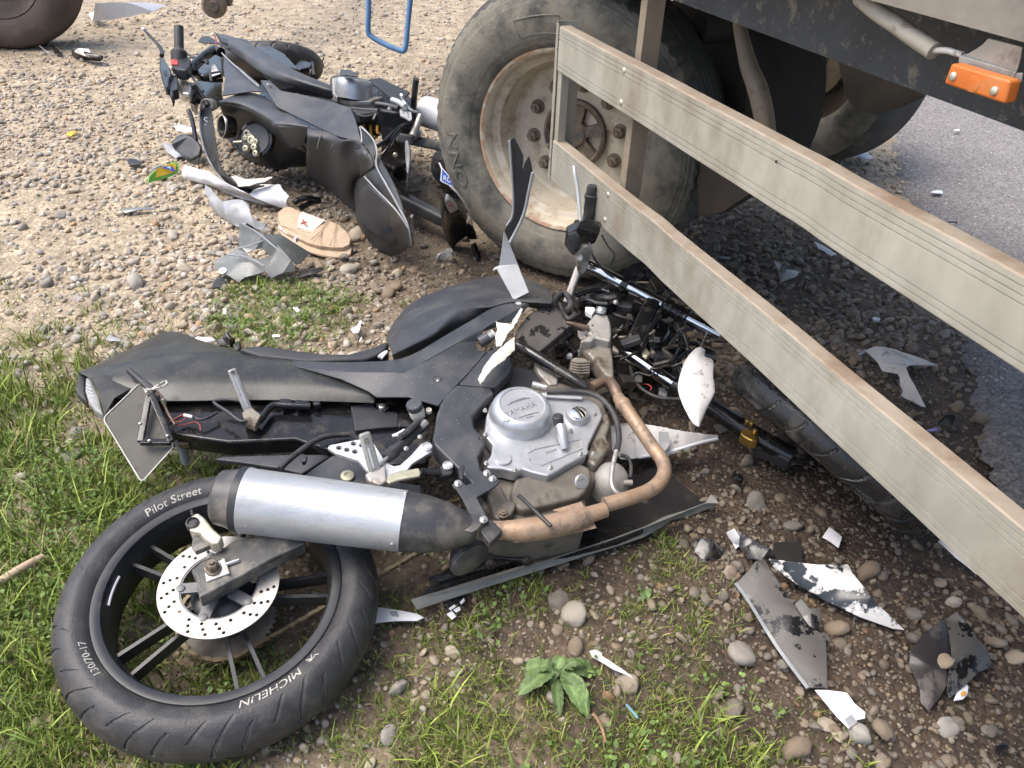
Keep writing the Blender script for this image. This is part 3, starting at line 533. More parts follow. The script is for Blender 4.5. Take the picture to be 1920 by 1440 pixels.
for tx_, ty_, wd in [(966, 1250, .019), (1000, 1232, .017), (1062, 1206, .017), (1142, 1258, .021), (1138, 1318, .020), (1085, 1345, .018), (962, 1320, .021), (1030, 1330, .013), (1100, 1222, .010), (1112, 1330, .012), (1080, 1272, .011), (1025, 1278, .009)]:
    e = P(tx_, ty_, .03); dv = e-pc; leaf(pc+V((random.uniform(-.01, .01), random.uniform(-.01, .01), .006)), dv, V((dv.x, dv.y)).length*.98, wd*.95, random.uniform(.02, .045), random.uniform(.02, .045), plant)
lathe('crown', pc-V((0, 0, .01)), V((0, 0, 1)), [(.012, 0), (.010, .012), (.004, .02)], 'dry_stem', plant, 10)
pc2 = P(1205, 1108, 0); plant2 = thing('broadleaf_plant', 'single small leafy weed among pebbles below the belly fairing', 'plant', pc2)
for tx_, ty_, wd in [(1225, 1118, .012), (1195, 1098, .008), (1200, 1120, .007)]:
    dv = P(tx_, ty_, .02)-pc2; leaf(pc2, dv, V((dv.x, dv.y)).length*1.05, wd, .02, .015, plant2)

# ---------------------------------------------------------------- trailer
UP = V((0, 0, 1))
def tyregeo(c, axis, prof, seg, xdir, disp=None):
    d = axis.normalized(); x = (xdir-d*xdir.dot(d)).normalized(); y = d.cross(x); m = len(prof); vs_, fs = [], []
    for k in range(seg):
        a = 2*math.pi*k/seg; e = x*math.cos(a)+y*math.sin(a)
        for i, (r, h) in enumerate(prof): vs_.append(c+d*h+e*(r-(disp(a, i/(m-1)*2-1, r, h) if disp else 0)))
    for k in range(seg):
        k2 = (k+1) % seg
        for i in range(m-1): fs.append([k*m+i, k2*m+i, k2*m+i+1, k*m+i+1])
    return vs_, fs
def fine(prof, n): 
    p = spline([V((a, b, 0)) for a, b in prof], n); return [(q.x, q.y) for q in p]
def tyre(name, c, axis, prof, seg, xdir, mats, parent, disp=None, rt=None):
    a, b = tyregeo(c, axis, prof, seg, xdir, disp); o = mk(name, a, b, mats, parent, True, 42 if disp else 60)
    if rt == 'groove':
        m = len(prof); ind = []
        for k in range(seg):
            for i in range(m-1):
                d_ = [disp(2*math.pi*((k+u) % seg)/seg, (i+q)/(m-1)*2-1, *prof[i+q]) for u in (0, 1) for q in (0, 1)]; ind.append(1 if min(d_) > .002 else 0)
        o.data.polygons.foreach_set('material_index', ind)
    elif rt:
        m = len(prof); ind = [1 if max(prof[i][0], prof[i+1][0]) > rt else 0 for k in range(seg) for i in range(m-1)]; o.data.polygons.foreach_set('material_index', ind)
    return o
def arctext(name, s, size, c, axis, xdir, rad, a0, hfun, mat_, parent, ext=.0006, shear=0.0, spread=1.0):
    """lettering wrapped round a sidewall, tops outward, reading clockwise"""
    d = axis.normalized(); x = (xdir-d*xdir.dot(d)).normalized(); y = d.cross(x); vs_, fs = textgeo(s, size, ext, shear); out = []
    for v in vs_:
        r = rad+v.y; a = a0-v.x*spread/rad; out.append(c+(x*math.cos(a)+y*math.sin(a))*r+d*(hfun(r)+v.z))
    return mk(name, out, fs, mat_, parent, False)
def hof(prof):
    o = sorted([(r, h) for r, h in prof]); rs = [a for a, b in o]; hs = [b for a, b in o]
    return lambda r: float(np.interp(r, rs, hs))
trailer = thing('trailer', 'muddy flatbed trailer with dented aluminium side guard rails and a cream wheel', 'trailer', (TE.x, TE.y, 0))
# wheel on the steered axle
WC = V((0.1305, 2.586, 0.506)); WN = V((-0.4665, -0.8845, 0.0095)).normalized(); WX = UP
wheel = lathe('wheel', WC, WN, [(.115, -.155), (.235, -.155), (.262, -.12), (.29, -.06), (.297, -.01), (.303, .004), (.304, .010), (.299, .013), (.291, .008), (.284, -.002), (.279, -.028), (.272, -.036), (.262, -.040), (.256, -.046),
      (.250, -.075), (.244, -.105), (.238, -.128), (.228, -.136), (.205, -.138), (.150, -.138), (.118, -.138), (.115, -.142)], 'rim_cream', trailer, 96, 30)
a_, b_ = join(tyregeo(WC, WN, [(.304, -.004), (.3075, .006), (.304, .0145), (.297, .0142), (.291, .0088)], 96, WX)); mk('rim_lip', a_, b_, 'rim_rust', wheel, True, 60)
tp = fine([(.300, -.004), (.318, .020), (.350, .036), (.40, .044), (.45, .034), (.480, .016), (.497, -.006), (.506, -.034), (.510, -.075), (.511, -.12), (.510, -.19), (.504, -.23), (.480, -.262), (.40, -.285), (.30, -.26)], 8)
def truck_disp(a, s, r, h):
    g = 0.0
    if r > .486 and h > -.03 and (a*70/(2*math.pi)) % 1 < .3: g += .006
    for h0 in (-.06, -.095, -.13, -.165, -.2):
        if r > .5 and abs(h-h0) < .006: g += .010
    if abs(r-.330) < .003 and h > 0: g -= .002
    if .448 < r < .486 and h > 0 and int(r*160) % 2: g += .0035
    return g
tyre('tyre', WC, WN, tp, 280, WX, ['truck_rubber', 'truck_tread'], wheel, truck_disp, .489)
th = hof([(r, h) for r, h in tp if h > -.03])
for nm, s, sz, a0, rr in (('lettering', 'ONN', .066, 122, .385),):
    arctext(nm, s, sz, WC, WN, WX, rr, math.radians(a0), th, 'truck_rubber', wheel, .0032, 0, 1.25)
hx, hy, hd = frame_of(WN)
def swp(a, r): y_ = WN.cross((WX-WN*WX.dot(WN)).normalized()); x_ = (WX-WN*WX.dot(WN)).normalized(); return WC+(x_*math.cos(a)+y_*math.sin(a))*r+WN*(th(r)+.0005)
tube('label_frame', [swp(a, .405) for a in np.linspace(.42, .02, 9)]+[swp(a, .352) for a in np.linspace(.02, .42, 9)], .0022, 'truck_rubber', wheel, 1, 6, True)
g = [lathegeo(WC, WN, [(.116, -.15), (.118, -.118), (.108, -.112), (.100, -.120), (.094, -.146), (.050, -.148), (.048, -.12), (.040, -.112), (.012, -.11), (.0, -.11)], 48)]
for k in range(6):
    a = k*math.pi/3+.35; e = hx*math.cos(a)+hy*math.sin(a); s = hd.cross(e); g.append(boxgeo(WC+e*.072-hd*.132, e*.030, s*.017, hd*.013))
a_, b_ = join(*g); mk('hub', a_, b_, 'hub_mud', wheel, True, 35)
for k in range(10):
    a = 2*math.pi*(k+.35)/10; e = hx*math.cos(a)+hy*math.sin(a); bolt('wheel_nut', WC+e*.1675-hd*.138, hd, .0185, .030, 'nut_steel', wheel)
tube('valve', [WC+(-hx*.5+hy*.866)*.262-hd*.05, WC+(-hx*.5+hy*.866)*.255-hd*.02, WC+(-hx*.5+hy*.866)*.246+hd*.004], .006, 'rivet_alu', wheel, 4, 8)
tube('axle', [WC-hd*.16, WC-hd*1.9], .07, 'chassis_dark', trailer, 1, 14)
# guard rails: folded aluminium profiles with fine ribs
zU0, zU1 = T1(1044, 132.5).z, TE.z; zL0, zL1 = T1(1027, 332).z, T1(1034, 260).z
def railprof(h):
    f = []; steps = [0, .10, .105, .115, .12, .20, .205, .215, .22, .70, .705, .715, .72, .79, .795, .805, .81, .885, .89, .90, .905, 1.0]
    for i, s in enumerate(steps):
        grv = any(abs(s-q) < .004 for q in (.105, .115, .205, .215, .705, .715, .795, .805, .89, .90)); f.append((-.0022 if grv else 0.0, -h+s*h))
    f[0] = (-.003, -h); f.insert(1, (0, -h+.003)); f[-1] = (0, -.003); f.append((-.003, 0))
    return f
RL = 3.4
for nm, z0, z1 in (('guard_rail', zU0, zU1), ('guard_rail', zL0, zL1)):
    h = z1-z0; o = V((TE.x, TE.y, z1)); pr = railprof(h); inner = [(-.034, 0), (-.034, -.003), (-.004, -.003), (-.004, -h+.003), (-.022, -h+.003), (-.022, -h)]
    full = pr+inner; ns = 90; m = len(full); vs_ = []; fs = []; ph = z1*40
    for k in range(ns+1):       # a long profile that is no longer quite true
        s_ = .004+(RL-.004)*k/ns; wob = .0022*math.sin(s_*5.3+ph)+.0012*math.sin(s_*13.1+ph*2)-.006*math.exp(-((s_-.62-(.5 if z1 == zU1 else 0))/.05)**2); zo = .0018*math.sin(s_*4.1+ph)
        vs_ += [o-TD*s_+TN*(p+wob*(1 if k else 0)*(1-.6*abs(q/h+.5)))+UP*(q+zo*(1 if k else 0)) for p, q in full]
    for k in range(ns): fs += [[k*m+i, k*m+(i+1) % m, (k+1)*m+(i+1) % m, (k+1)*m+i] for i in range(m)]
    fs += [list(range(m))[::-1], list(range(ns*m, ns*m+m))]
    r_ = mk(nm, vs_, fs, ['rail_alu', 'rail_top'], trailer, True, 20)
    ntop = [i for i in range(m) if full[i][1] > -.0045 and full[(i+1) % m][1] > -.0045]
    for k in range(ns):
        for i in ntop: r_.data.polygons[k*m+i].material_index = 1
    if z1 == zU1:
        for x, y in [(1170.6, 132.5), (1165, 192)]: lathe('rivet', T1(x, y, .0), TN, [(.0085, -.001), (.008, .002), (.0055, .0042), (.001, .005)], 'rivet_alu', r_, 16, 60)
        for x, y in [(1186, 144), (1179, 197), (1455, 303)]: lathe('screw_hole', T1(x, y, .0), TN, [(.0028, -.001), (.0028, .0006)], 'chassis_dark', r_, 10)
    else:
        for x, y in [(1140.6, 365), (1135, 412)]: lathe('rivet', T1(x, y, .0), TN, [(.0085, -.001), (.008, .002), (.0055, .0042), (.001, .005)], 'rivet_alu', r_, 16, 60)
# rounded end profile closing both rails
def plan(n=14):
    o = [(0.0, .004), (.0, .013)]
    for k in range(n+1):
        a = math.pi/2*k/n*1.25; o.append((-.030+.030*math.cos(a), .013+.030*math.sin(a)))
    o.append((-.085, .030)); i = [(p-.0028*(1 if k < 3 else .6), q-.0028*(0 if k < 2 else 1)) for k, (p, q) in enumerate(o)]; return o+i[::-1]
b0 = V((TE.x, TE.y, zL0+.002)); vs_ = []; pl = plan(); m = len(pl)
for zz in (zL0+.001, zU1+.004): vs_ += [V((TE.x, TE.y, zz))+TN*p+TD*q for p, q in pl]
endp = mk('guard_end', vs_, [[i, (i+1) % m, m+(i+1) % m, m+i] for i in range(m)]+[list(range(m))[::-1], list(range(m, 2*m))], 'rail_alu', trailer, True, 30)
for x, y in [(1047, 92.6), (1032, 298), (1028.5, 273)]: lathe('screw', T1(x, y, .001)+TD*.006, TN, [(.004, -.001), (.0036, .0016), (.001, .0024)], 'nut_steel', endp, 10)
# channel behind the end between the rails, and the second upright
e0 = V((TE.x, TE.y, 0))
extrude('guard_post', [(-.006, -.006), (-.006, .002), (-.03, .002), (-.03, -.003), (-.011, -.003), (-.011, -.020), (-.03, -.020), (-.03, -.025), (-.006, -.025)], e0+UP*(zL1-.02), e0+UP*(zU0+.02), TN, TD, 'rail_alu', trailer, 30)
pp = T1(1187, 229, -.045); pp.z = 0
extrude('guard_post', [(0, 0), (0, .03), (-.006, .03), (-.006, .006), (-.05, .006), (-.05, 0)], pp+UP*(zL0-.01), pp+UP*(zU1+.42), TN, TD, 'post_brown', trailer, 30)
pp2 = pp-TD*1.75; extrude('guard_post', [(0, 0), (0, .03), (-.006, .03), (-.006, .006), (-.05, .006), (-.05, 0)], pp2+UP*(zL0-.01), pp2+UP*(zU1+.42), TN, TD, 'post_brown', trailer, 30)
# chassis beam, bed and its side
zb = T1(1627, 136.5, -.10).z; o = TE-TN*.10; o.z = 0
beam = extrude('chassis_beam', [(0, 0), (0, .235), (-.07, .235), (-.07, .229), (-.006, .229), (-.006, .006), (-.07, .006), (-.07, 0)], o+TD*2.6+UP*zb, o-TD*3.6+UP*zb, TN, UP, 'chassis', trailer, 30)
zs = T1(1780, 41, .03).z; o2 = TE+TN*.03; o2.z = 0
extrude('bed_side', [(0, 0), (0, .14), (-.04, .14), (-.04, 0)], o2+TD*3.2+UP*zs, o2-TD*3.8+UP*zs, TN, UP, 'bed_paint', trailer, 30)
extrude('dropside', [(-.004, .145), (-.004, .55), (-.035, .55), (-.035, .145)], o2+TD*3.2+UP*zs, o2-TD*3.8+UP*zs, TN, UP, 'bed_paint', trailer, 30)  # out of view, added above the bed to block part of the sky
extrude('bed_deck', [(-.045, .05), (-.045, .10), (-1.35, .10), (-1.35, .05)], o2+TD*3.15+UP*zs, o2-TD*3.75+UP*zs, TN, UP, 'chassis_dark', trailer, 30)  # unseen deck, blocks sky light; kept narrow so the road stays lit
extrude('chassis_beam', [(-1.3, -.12), (-1.3, .049), (-1.42, .049), (-1.42, -.12)], o2+TD*3.15+UP*zs, o2-TD*3.75+UP*zs, TN, UP, 'chassis_dark', trailer, 30)
for s in (-2.4, -1.3, .2, .9, 1.6): extrude('cross_member', [(-.06, .0), (-.06, .049), (-1.3, .049), (-1.3, 0)], o2+TD*s+UP*zs, o2+TD*(s+.07)+UP*zs, TN, UP, 'chassis_dark', trailer, 30)
# side marker lamp on its bracket
lp = T(z('d6', '1372 472 1818 604 1772 784 1312 630'), .035)
lamp = slab('side_marker_lamp', lp, 'orange_lens', trailer, .022, .004); lamp['label'] = 'orange side marker lamp lens with two screws'
for x, y in z('d6', '1390 572 1698 682'): lathe('screw', T1(x, y, .035), TN, [(.006, -.001), (.0055, .002), (.0038, .0035), (.001, .004)], 'rivet_alu', lamp, 12)
lathe('reflector_disc', T1(*z('d6', '1540 630')[0], .035), TN, [(.0105, -.001), (.0105, .0003), (.0095, .0006), (.001, .0006)], 'orange_lens', lamp, 24, 60)
br = slab('lamp_bracket', T(z('d6', '1650 285 1905 350 1890 440 1860 545 1830 610 1430 475 1440 415 1500 400 1560 365 1610 330'), .004), 'zinc', trailer, .003)
slab('bracket_lip', T(z('d6', '1432 412 1858 540 1830 605 1425 472'), .008), 'zinc', br, .003)
slab('bracket_side', T(z('d6', '1862 545 1908 545 1900 600 1800 775 1780 775 1825 610'), .006), 'zinc', br, .003)
tube('cable_conduit', T(z('d6', '690 -20 820 90 960 185 1100 285 1250 385'), .0), .0125, 'grey_conduit', trailer, 5, 12)
tube('lamp_cable', T(z('d6', '1250 380 1330 378 1400 395 1460 412'), .0), .0045, 'white_dirty', trailer, 5, 8)
# things hanging under the bed
fw = P(1478, 292, 0)+UP*.5; fN = V((-.86, -.5, .02)).normalized()
tyre('inner_tyre', fw, fN, [(r, h) for r, h in tp], 120, UP, ['truck_rubber', 'truck_tread'], trailer, None, .489)['label'] = 'dusty tyre in the dark under the bed'
lathe('brake_drum', fw, fN, [(.30, -.06), (.28, -.09), (.20, -.10), (.19, -.02), (.08, -.02), (.07, .05), (.0, .05)], 'brown_mud', trailer, 40)
mfl = [onplane(x, y, TE-TN*1.75, TN) for x, y in [(1560, 60), (1585, 180), (1606, 208), (1640, 213), (1690, 200), (1730, 180), (1745, 60)]]
slab('mud_flap', mfl, 'mud_flap', trailer, .02, .002)
slab('mud_flap', T(z('f', '1303 290 1310 404 1352 400 1398 370 1480 310 1440 250'), -.42), 'mud_flap', trailer, .03, .004)
tube('leaf_spring', T(z('f', '1385 40 1402 117 1420 165 1432 215 1438 260'), -.35), [.016, .022, .026, .026, .024], 'post_brown', trailer, 5, 8)
lathe('air_tank', T1(1311, 51, -.5), TN, [(.0, .0), (.045, .0), (.052, -.01), (.052, -.6)], 'chassis_dark', trailer, 24)
lathe('mudguard', T1(1290, 180, -.6), TN, [(.0, .0), (.33, .0), (.34, -.02), (.34, -.3)], 'chassis_dark', trailer, 40)

# ---------------------------------------------------------------- lorry pieces at the upper left, blue tube frame
tw = P(28, 92, 0)+UP*.5; tN = V((.10, -1, .02)).normalized()
lorry = thing('lorry_wheel', 'rusty brown lorry wheel cut off by the upper left corner', 'wheel', P(28, 92, 0))
tyre('tyre', tw, tN, [(r, h) for r, h in tp], 160, UP, ['far_tyre', 'far_tyre'], lorry, truck_disp, .489)
lathe('wheel_rim', tw, tN, [(.10, -.10), (.24, -.10), (.262, -.06), (.29, .0), (.305, .01), (.303, .014), (.285, .0), (.255, -.05), (.22, -.09), (.10, -.09)], 'far_tyre', lorry, 48)
hitch = thing('tow_hitch', 'rusty round tow eye hanging at the top edge above the far motorcycle', 'tow hitch', P(405, 30, 0))
hp = P(405, 8, .36); lathe('eye', hp-V((0, .05, 0)), V((.25, -1, .1)), [(.0, .03), (.028, .03), (.03, .0), (.06, .0), (.075, -.02), (.078, -.06), (.05, -.08)], 'hub_mud', hitch, 28)
bar('drawbar', hp+V((.02, .05, .02)), hp+V((.1, 1.2, .5)), .1, .09, 'brown_mud', hitch)
fr = thing('tube_frame', 'bent blue painted tube frame hanging at the top beside the trailer wheel', 'frame', P(730, 110, 0))
bq = P(757, 95, .42).y
def atY(x, y, Y):
    d = ray(x, y); return CAM+d*(Y/d.y)
tube('frame_tube', [atY(692, -60, bq), atY(691, 20, bq), atY(690, 50, bq), atY(694, 66, bq), atY(720, 82, bq-.01), atY(748, 94, bq-.02), atY(757, 95, bq-.02), atY(761, 84, bq-.02), atY(765, 40, bq-.01), atY(769, 0, bq), atY(774, -60, bq)], .0135, 'blue_paint', fr, 6, 14)
for px_ in (692, 774):
    a = atY(px_, -60, bq); s_ = (bq-TE.y)/TD.y; e = TE+TD*s_; e = V((e.x, e.y, zs+.07))
    tube('stay', [a-UP*.01, V((a.x, a.y, zs)), V((a.x+.03, a.y, zs+.06)), V((a.x+.1, a.y, zs+.07)), e+V((.05, 0, 0))], .0135, 'blue_paint', fr, 5, 14)
bar('drawbar_end', hp+V((.1, 1.18, .49)), hp+V((.1, 3.4, .5)), .1, .09, 'brown_mud', hitch)

# ---------------------------------------------------------------- near motorcycle, lying on its left side
nb = thing('motorcycle', 'wrecked black motorcycle lying in front with its silver muffler and engine cover up', 'motorcycle', (NB_O.x, NB_O.y, 0))
R_, F_, U_ = NB_R, NB_F, NB_U
WCN = NB_O-R_*.05                                   # hub centre on the middle plane
mp_ = [(.231, .043), (.233, .049), (.242, .0565), (.256, .0615), (.268, .061), (.281, .055), (.292, .044), (.300, .030), (.3045, .015), (.306, 0)]
mprof = fine(mp_+[(r, -h) for r, h in mp_[-2::-1]], 7)
def street(a, s, r, h):
    u = (1-abs(s))                                            # 0 at the bead, 1 on the crown
    if u < .40 or u > .97: return 0
    t = (u-.40)/.57; ph = a*38/(2*math.pi)+1.9*t-.9*t*t+(.43 if s < 0 else 0); k = int(math.floor(ph)) % 3
    lo, hi = ((.04, .55), (.0, .98), (.30, .92))[k]
    return .0042 if (ph % 1) < .12 and lo < t < hi else 0
tyreN = tyre('rear_tyre', WCN, R_, mprof, 900, F_, ['rubber', 'groove_dust'], nb, street, 'groove')
th2 = hof([(r, h) for r, h in mprof if h > .0 and r < .285])
def angN(px, py): q = N1(px, py, .01)-WCN; return math.atan2(q.dot(U_), q.dot(F_))
for s, sz, px, sh, sp in (('Pilot Street', .0225, z('5', '447 305')[0], .15, 1.12), ('130/70-17', .0165, z('5', '210 1012')[0], 0, 1.18), ('MICHELIN', .0225, z('5', '1118 968')[0], .25, 1.12)):
    arctext('lettering', s, sz, WCN, R_, F_, .2405, angN(*px), th2, 'white_ink', tyreN, .0008, sh, sp)
# running figure mark beside the maker's name
am = angN(*z('5', '1165 925')[0]); pm = lambda a, r: WCN+(F_*math.cos(a)+U_*math.sin(a))*r+R_*(th2(r)+.0006)
g = [tubegeo([pm(am+da, r) for da, r in l], .0012, 3, 6) for l in ([(-.03, .246), (0, .250), (.035, .246)], [(.0, .250), (.012, .243), (.03, .240)], [(.0, .250), (-.015, .243), (-.034, .241)], [(.035, .246), (.055, .252)])]
a_, b_ = join(*g); mk('running_figure_mark', a_, b_, 'white_ink', tyreN, True, 50)
# rim with five pairs of thin spokes
rimg = [tyregeo(WCN, R_, [(.206, -.052), (.226, -.052), (.232, -.047), (.232, -.044), (.216, -.043), (.213, -.028), (.212, 0), (.213, .028), (.216, .043), (.232, .044), (.2335, .048), (.231, .052), (.222, .0525), (.214, .050), (.211, .044), (.206, .030), (.203, .014), (.202, 0), (.203, -.014), (.206, -.052)], 144, F_)]
a0 = angN(*z('5', '330 897')[0])
for k in range(5):
    for d in (-1, 1):
        aa = a0+k*2*math.pi/5; e = F_*math.cos(aa)+U_*math.sin(aa); s = R_.cross(e)
        p1 = WCN+e*.050+s*d*.013+R_*.012; p2 = WCN+e*.2045+s*d*.025+R_*.002; dd = (p2-p1); sd_ = dd.cross(R_).normalized(); ud = sd_.cross(dd).normalized()
        rimg.append(boxgeo((p1+p2)/2, dd/2, sd_*.0036, ud*.016))
rimg.append(lathegeo(WCN, R_, [(.030, -.05), (.055, -.045), (.058, .03), (.044, .038), (.030, .042), (.0, .042)], 40))
a_, b_ = join(*rimg); rimN = mk('rear_wheel', a_, b_, 'rim_black', nb, True, 38)
tube('balance_strip', [WCN+(F_*math.cos(a)+U_*math.sin(a))*.2055+R_*.033 for a in np.linspace(angN(*z('5', '322 535')[0]), angN(*z('5', '262 660')[0]), 6)], .0025, 'paper', rimN, 2, 6)
# drilled disc on its carrier
def ring(c, ax, r, n, h=0, a0=0): x = F_; y = R_.cross(F_); return [c+ax*h+(x*math.cos(a0+2*math.pi*k/n)+y*math.sin(a0+2*math.pi*k/n))*r for k in range(n)]
dc = WCN+R_*.062; holes = [ring(dc, R_, .074, 48)]
for k in range(20):
    for r, da in ((.0835, 0), (.0945, .07), (.1045, .14)):
        a = k*2*math.pi/20+da
        if k % 4 == 3 and r > .09: continue
        c = dc+(F_*math.cos(a)+U_*math.sin(a))*r; holes.append([c+(F_*math.cos(b)+U_*math.sin(b))*.0036 for b in np.linspace(0, 2*math.pi, 9)[:-1]])
slab('brake_disc', ring(dc, R_, .113, 96), 'disc_steel', rimN, .004, .0005, holes)
cg = [tyregeo(dc-R_*.003, R_, [(.070, -.004), (.078, -.004), (.078, .0015), (.070, .0015), (.070, -.004)], 64, F_)]
for k in range(5):
    a = a0+.6+k*2*math.pi/5; e = F_*math.cos(a)+U_*math.sin(a); s = R_.cross(e); cg.append(boxgeo(dc+e*.052-R_*.004, e*.024, s*.011, R_*.003)); cg.append(lathegeo(dc+e*.071, R_, [(.008, -.003), (.008, .002), (.005, .003), (.0, .003)], 14))
a_, b_ = join(*cg); mk('disc_carrier', a_, b_, 'disc_carrier', rimN, True, 30)
# chain and sprocket on the far side
ct = WCN-R_*.055; path = []
for a in np.linspace(math.radians(95), math.radians(265), 30): path.append(ct+(F_*math.cos(a)+U_*math.sin(a))*.098)
fs_ = ct+F_*.56+U_*.03
path = [fs_+U_*.035]+[path[0].lerp(fs_+U_*.035, 1-k/24) for k in range(1, 24)]+path+[path[-1].lerp(fs_-U_*.035, k/24) for k in range(1, 25)]
tot = [0]
for i in range(1, len(path)): tot.append(tot[-1]+(path[i]-path[i-1]).length)
def along(s):
    i = min(max(int(np.searchsorted(tot, s))-1, 0), len(path)-2); return path[i].lerp(path[i+1], (s-tot[i])/max(tot[i+1]-tot[i], 1e-6))
g = []; L_ = .0135
for i in range(int(tot[-1]/L_)-1):
    p, q = along(i*L_), along((i+1)*L_); d = (q-p); s = d.cross(R_).normalized(); off = .0055 if i % 2 else .0035
    for sg in (-1, 1): g.append(boxgeo((p+q)/2+R_*off*sg, d*.62, s*.0042, R_*.0009))
    g.append(lathegeo(p-R_*.006, R_, [(.0036, 0), (.0036, .012)], 7))
a_, b_ = join(*g); tag(mk('chain', a_, b_, 'chain', nb, True, 40), kind=None)
sp = [(F_*math.cos(a)+U_*math.sin(a))*(.0985 if k % 2 else .091) for k, a in enumerate(np.linspace(0, 2*math.pi, 97)[:-1])]
slab('sprocket', [ct-R_*.002+e for e in sp], 'case_brown', nb, .004, .0005, [ring(ct, R_, .05, 40)], face=R_)
# swing arm, axle block, caliper
sw = slab('swingarm', N(z('5', '628 532 700 480 825 400 900 383 1060 372 1150 378 1150 412 1100 436 1000 482 840 572 668 662 655 612 660 600 650 560'), .062), 'swingarm', nb, .036, .004)
slab('axle_block', N(z('5', '688 522 782 478 808 548 700 588'), .066), 'steel', sw, .01, .002)
bolt('axle_nut', N1(*z('5', '733 532')[0], .064), R_, .0115, .022, 'nut_steel', sw)
tube('chain_adjuster', N(z('5', '792 508 850 488'), .066), .0045, 'steel', sw, 1, 10)
slab('adjuster_plate', N(z('5', '770 480 785 478 808 548 792 552'), .070), 'peg_alu', sw, .006)
cal = slab('brake_caliper', N(z('5', '612 318 630 285 660 268 690 290 735 345 775 380 758 412 722 412 690 388 668 362 625 356'), .098), 'caliper', nb, .032, .005)
lathe('slider_boot', N1(*z('5', '637 320')[0], .098), R_, [(.0125, -.01), (.0125, .004), (.009, .006), (.009, .002), (.0, .002)], 'rubber', cal, 20)
tube('bleed_nipple', N(z('5', '640 285 634 262'), .095), .004, 'wet_black', cal, 1, 8)
slab('caliper_bracket', N(z('5', '640 365 690 380 760 395 720 420 650 450 632 425'), .085), 'swingarm', cal, .014, .002)
# hugger plate and inner guard seen above the silencer
slab('rear_hugger', N(z('c2', '690 1010 860 895 1010 910 1100 985 1260 1080 1500 1110 1500 1180 1000 1150 640 1060'), .025), 'grey_plastic', nb, .02, .004)
slab('inner_guard', N(z('c2', '0 925 60 905 540 890 860 890 640 1030 480 990 180 945'), .0), 'grey_plastic', nb, .012, .003)
lathe('linkage_bolt', N1(*z('c2', '965 1045')[0], .03), R_, [(.015, -.002), (.0145, .002), (.007, .003), (.007, .001), (.0, .001)], 'brass', nb, 20)
# silencer
axm = N1(*z('f', '459 938')[0], .105), N1(*z('f', '757 977')[0], .10); md = (axm[1]-axm[0]); ml = md.length; md = md.normalized()
mu = lathe('muffler', axm[0], md, [(.0655, 0), (.0665, .001), (.0665, .004), (.0650, .012), (.0640, ml*.5), (.0615, ml-.004), (.0625, ml), (.06, ml+.001)], 'muffler_alu', nb, 64, 40)
lathe('muffler_end_cap', axm[0]+md*.002, md, [(.0, -.055), (.040, -.055), (.047, -.058), (.054, -.052), (.058, -.030), (.0645, -.010), (.0652, 0)], 'muffler_black', mu, 48, 35)
lathe('strap', axm[0]-md*.001, md, [(.0662, -.012), (.0672, -.011), (.0672, .002), (.0662, .003)], 'black_plastic', mu, 64, 30)
lathe('muffler_cone', axm[1]-md*.002, md, [(.0612, 0), (.0608, .004), (.0575, .045), (.050, .085), (.038, .118), (.026, .142), (.0185, .150)], 'muffler_black', mu, 56, 45)
for x, y in z('5', '882 332 1550 418')+z('b4', '825 922 720 1325'):
    q = N1(x, y, .105); ax = axm[0]+md*(q-axm[0]).dot(md); d_ = ray(x, y); 
    # point where the sight line meets the can
    o_ = CAM-axm[0]; dp = d_-md*d_.dot(md); op = o_-md*o_.dot(md); A = dp.dot(dp); B = 2*dp.dot(op); Cc = op.dot(op)-.0628**2; dis = B*B-4*A*Cc
    if dis > 0:
        p = CAM+d_*((-B-math.sqrt(dis))/(2*A)); n_ = (p-axm[0]); n_ = (n_-md*n_.dot(md)).normalized(); lathe('rivet', p, n_, [(.0042, -.003), (.0042, .0016), (.003, .0026), (.0, .0028)], 'steel', mu, 12)
slab('heat_shield', N(z('b4', '1105 1150 1115 1108 1150 1088 1300 1090 1410 1082 1440 1115 1390 1195 1340 1225 1220 1200'), .125), 'muffler_black', mu, .004, .001)
slab('rubber_mount', N(z('b4', '1392 1205 1480 1115 1576 1212 1475 1312'), .115), 'rubber', mu, .022, .003)
# exhaust pipe
hp_ = N(z('4', '985 742 1030 718 1078 706'), .03)+N(z('4', '1110 730 1140 800'), .055)+N(z('4', '1190 872 1268 985 1338 1085 1385 1150 1398 1215 1368 1275 1300 1325'), .075)+N(z('4', '1180 1368 1060 1400'), .085)
tube('exhaust_pipe', hp_[4:], [.0155]+[.0165]*5+[.0165]*4, 'header_tan', nb, 6, 18)
tube('exhaust_elbow', hp_[:5]+[hp_[5].lerp(hp_[4], .35)], .0145, 'header_dark', nb, 6, 16)
lathe('pipe_collar', hp_[4].lerp(hp_[5], .55), (hp_[5]-hp_[4]).normalized(), [(.0158, -.010), (.0192, -.008), (.0192, .006), (.0165, .010)], 'header_tan', nb, 24)
cpath = N(z('6', '1060 258 990 280 930 300 800 335 690 352 600 352 520 350'), .09)
tube('collector', cpath, [.0165, .0178, .0235, .0245, .0245, .0195, .019], 'header_tan', nb, 5, 20)
slab('collector_flange', N(z('b5', '920 1040 945 1085 1010 1190 1035 1240 740 1305 430 1350 405 1345 480 1320 700 1250 960 1180 930 1110 760 1120 700 1105'), .078), 'header_tan', nb, .002, .0006)
tube('lambda_rod', N(z('b5', '450 995 560 1100 690 1225'), [.105, .115, .118]), .0042, 'black_plastic', nb, 3, 8)
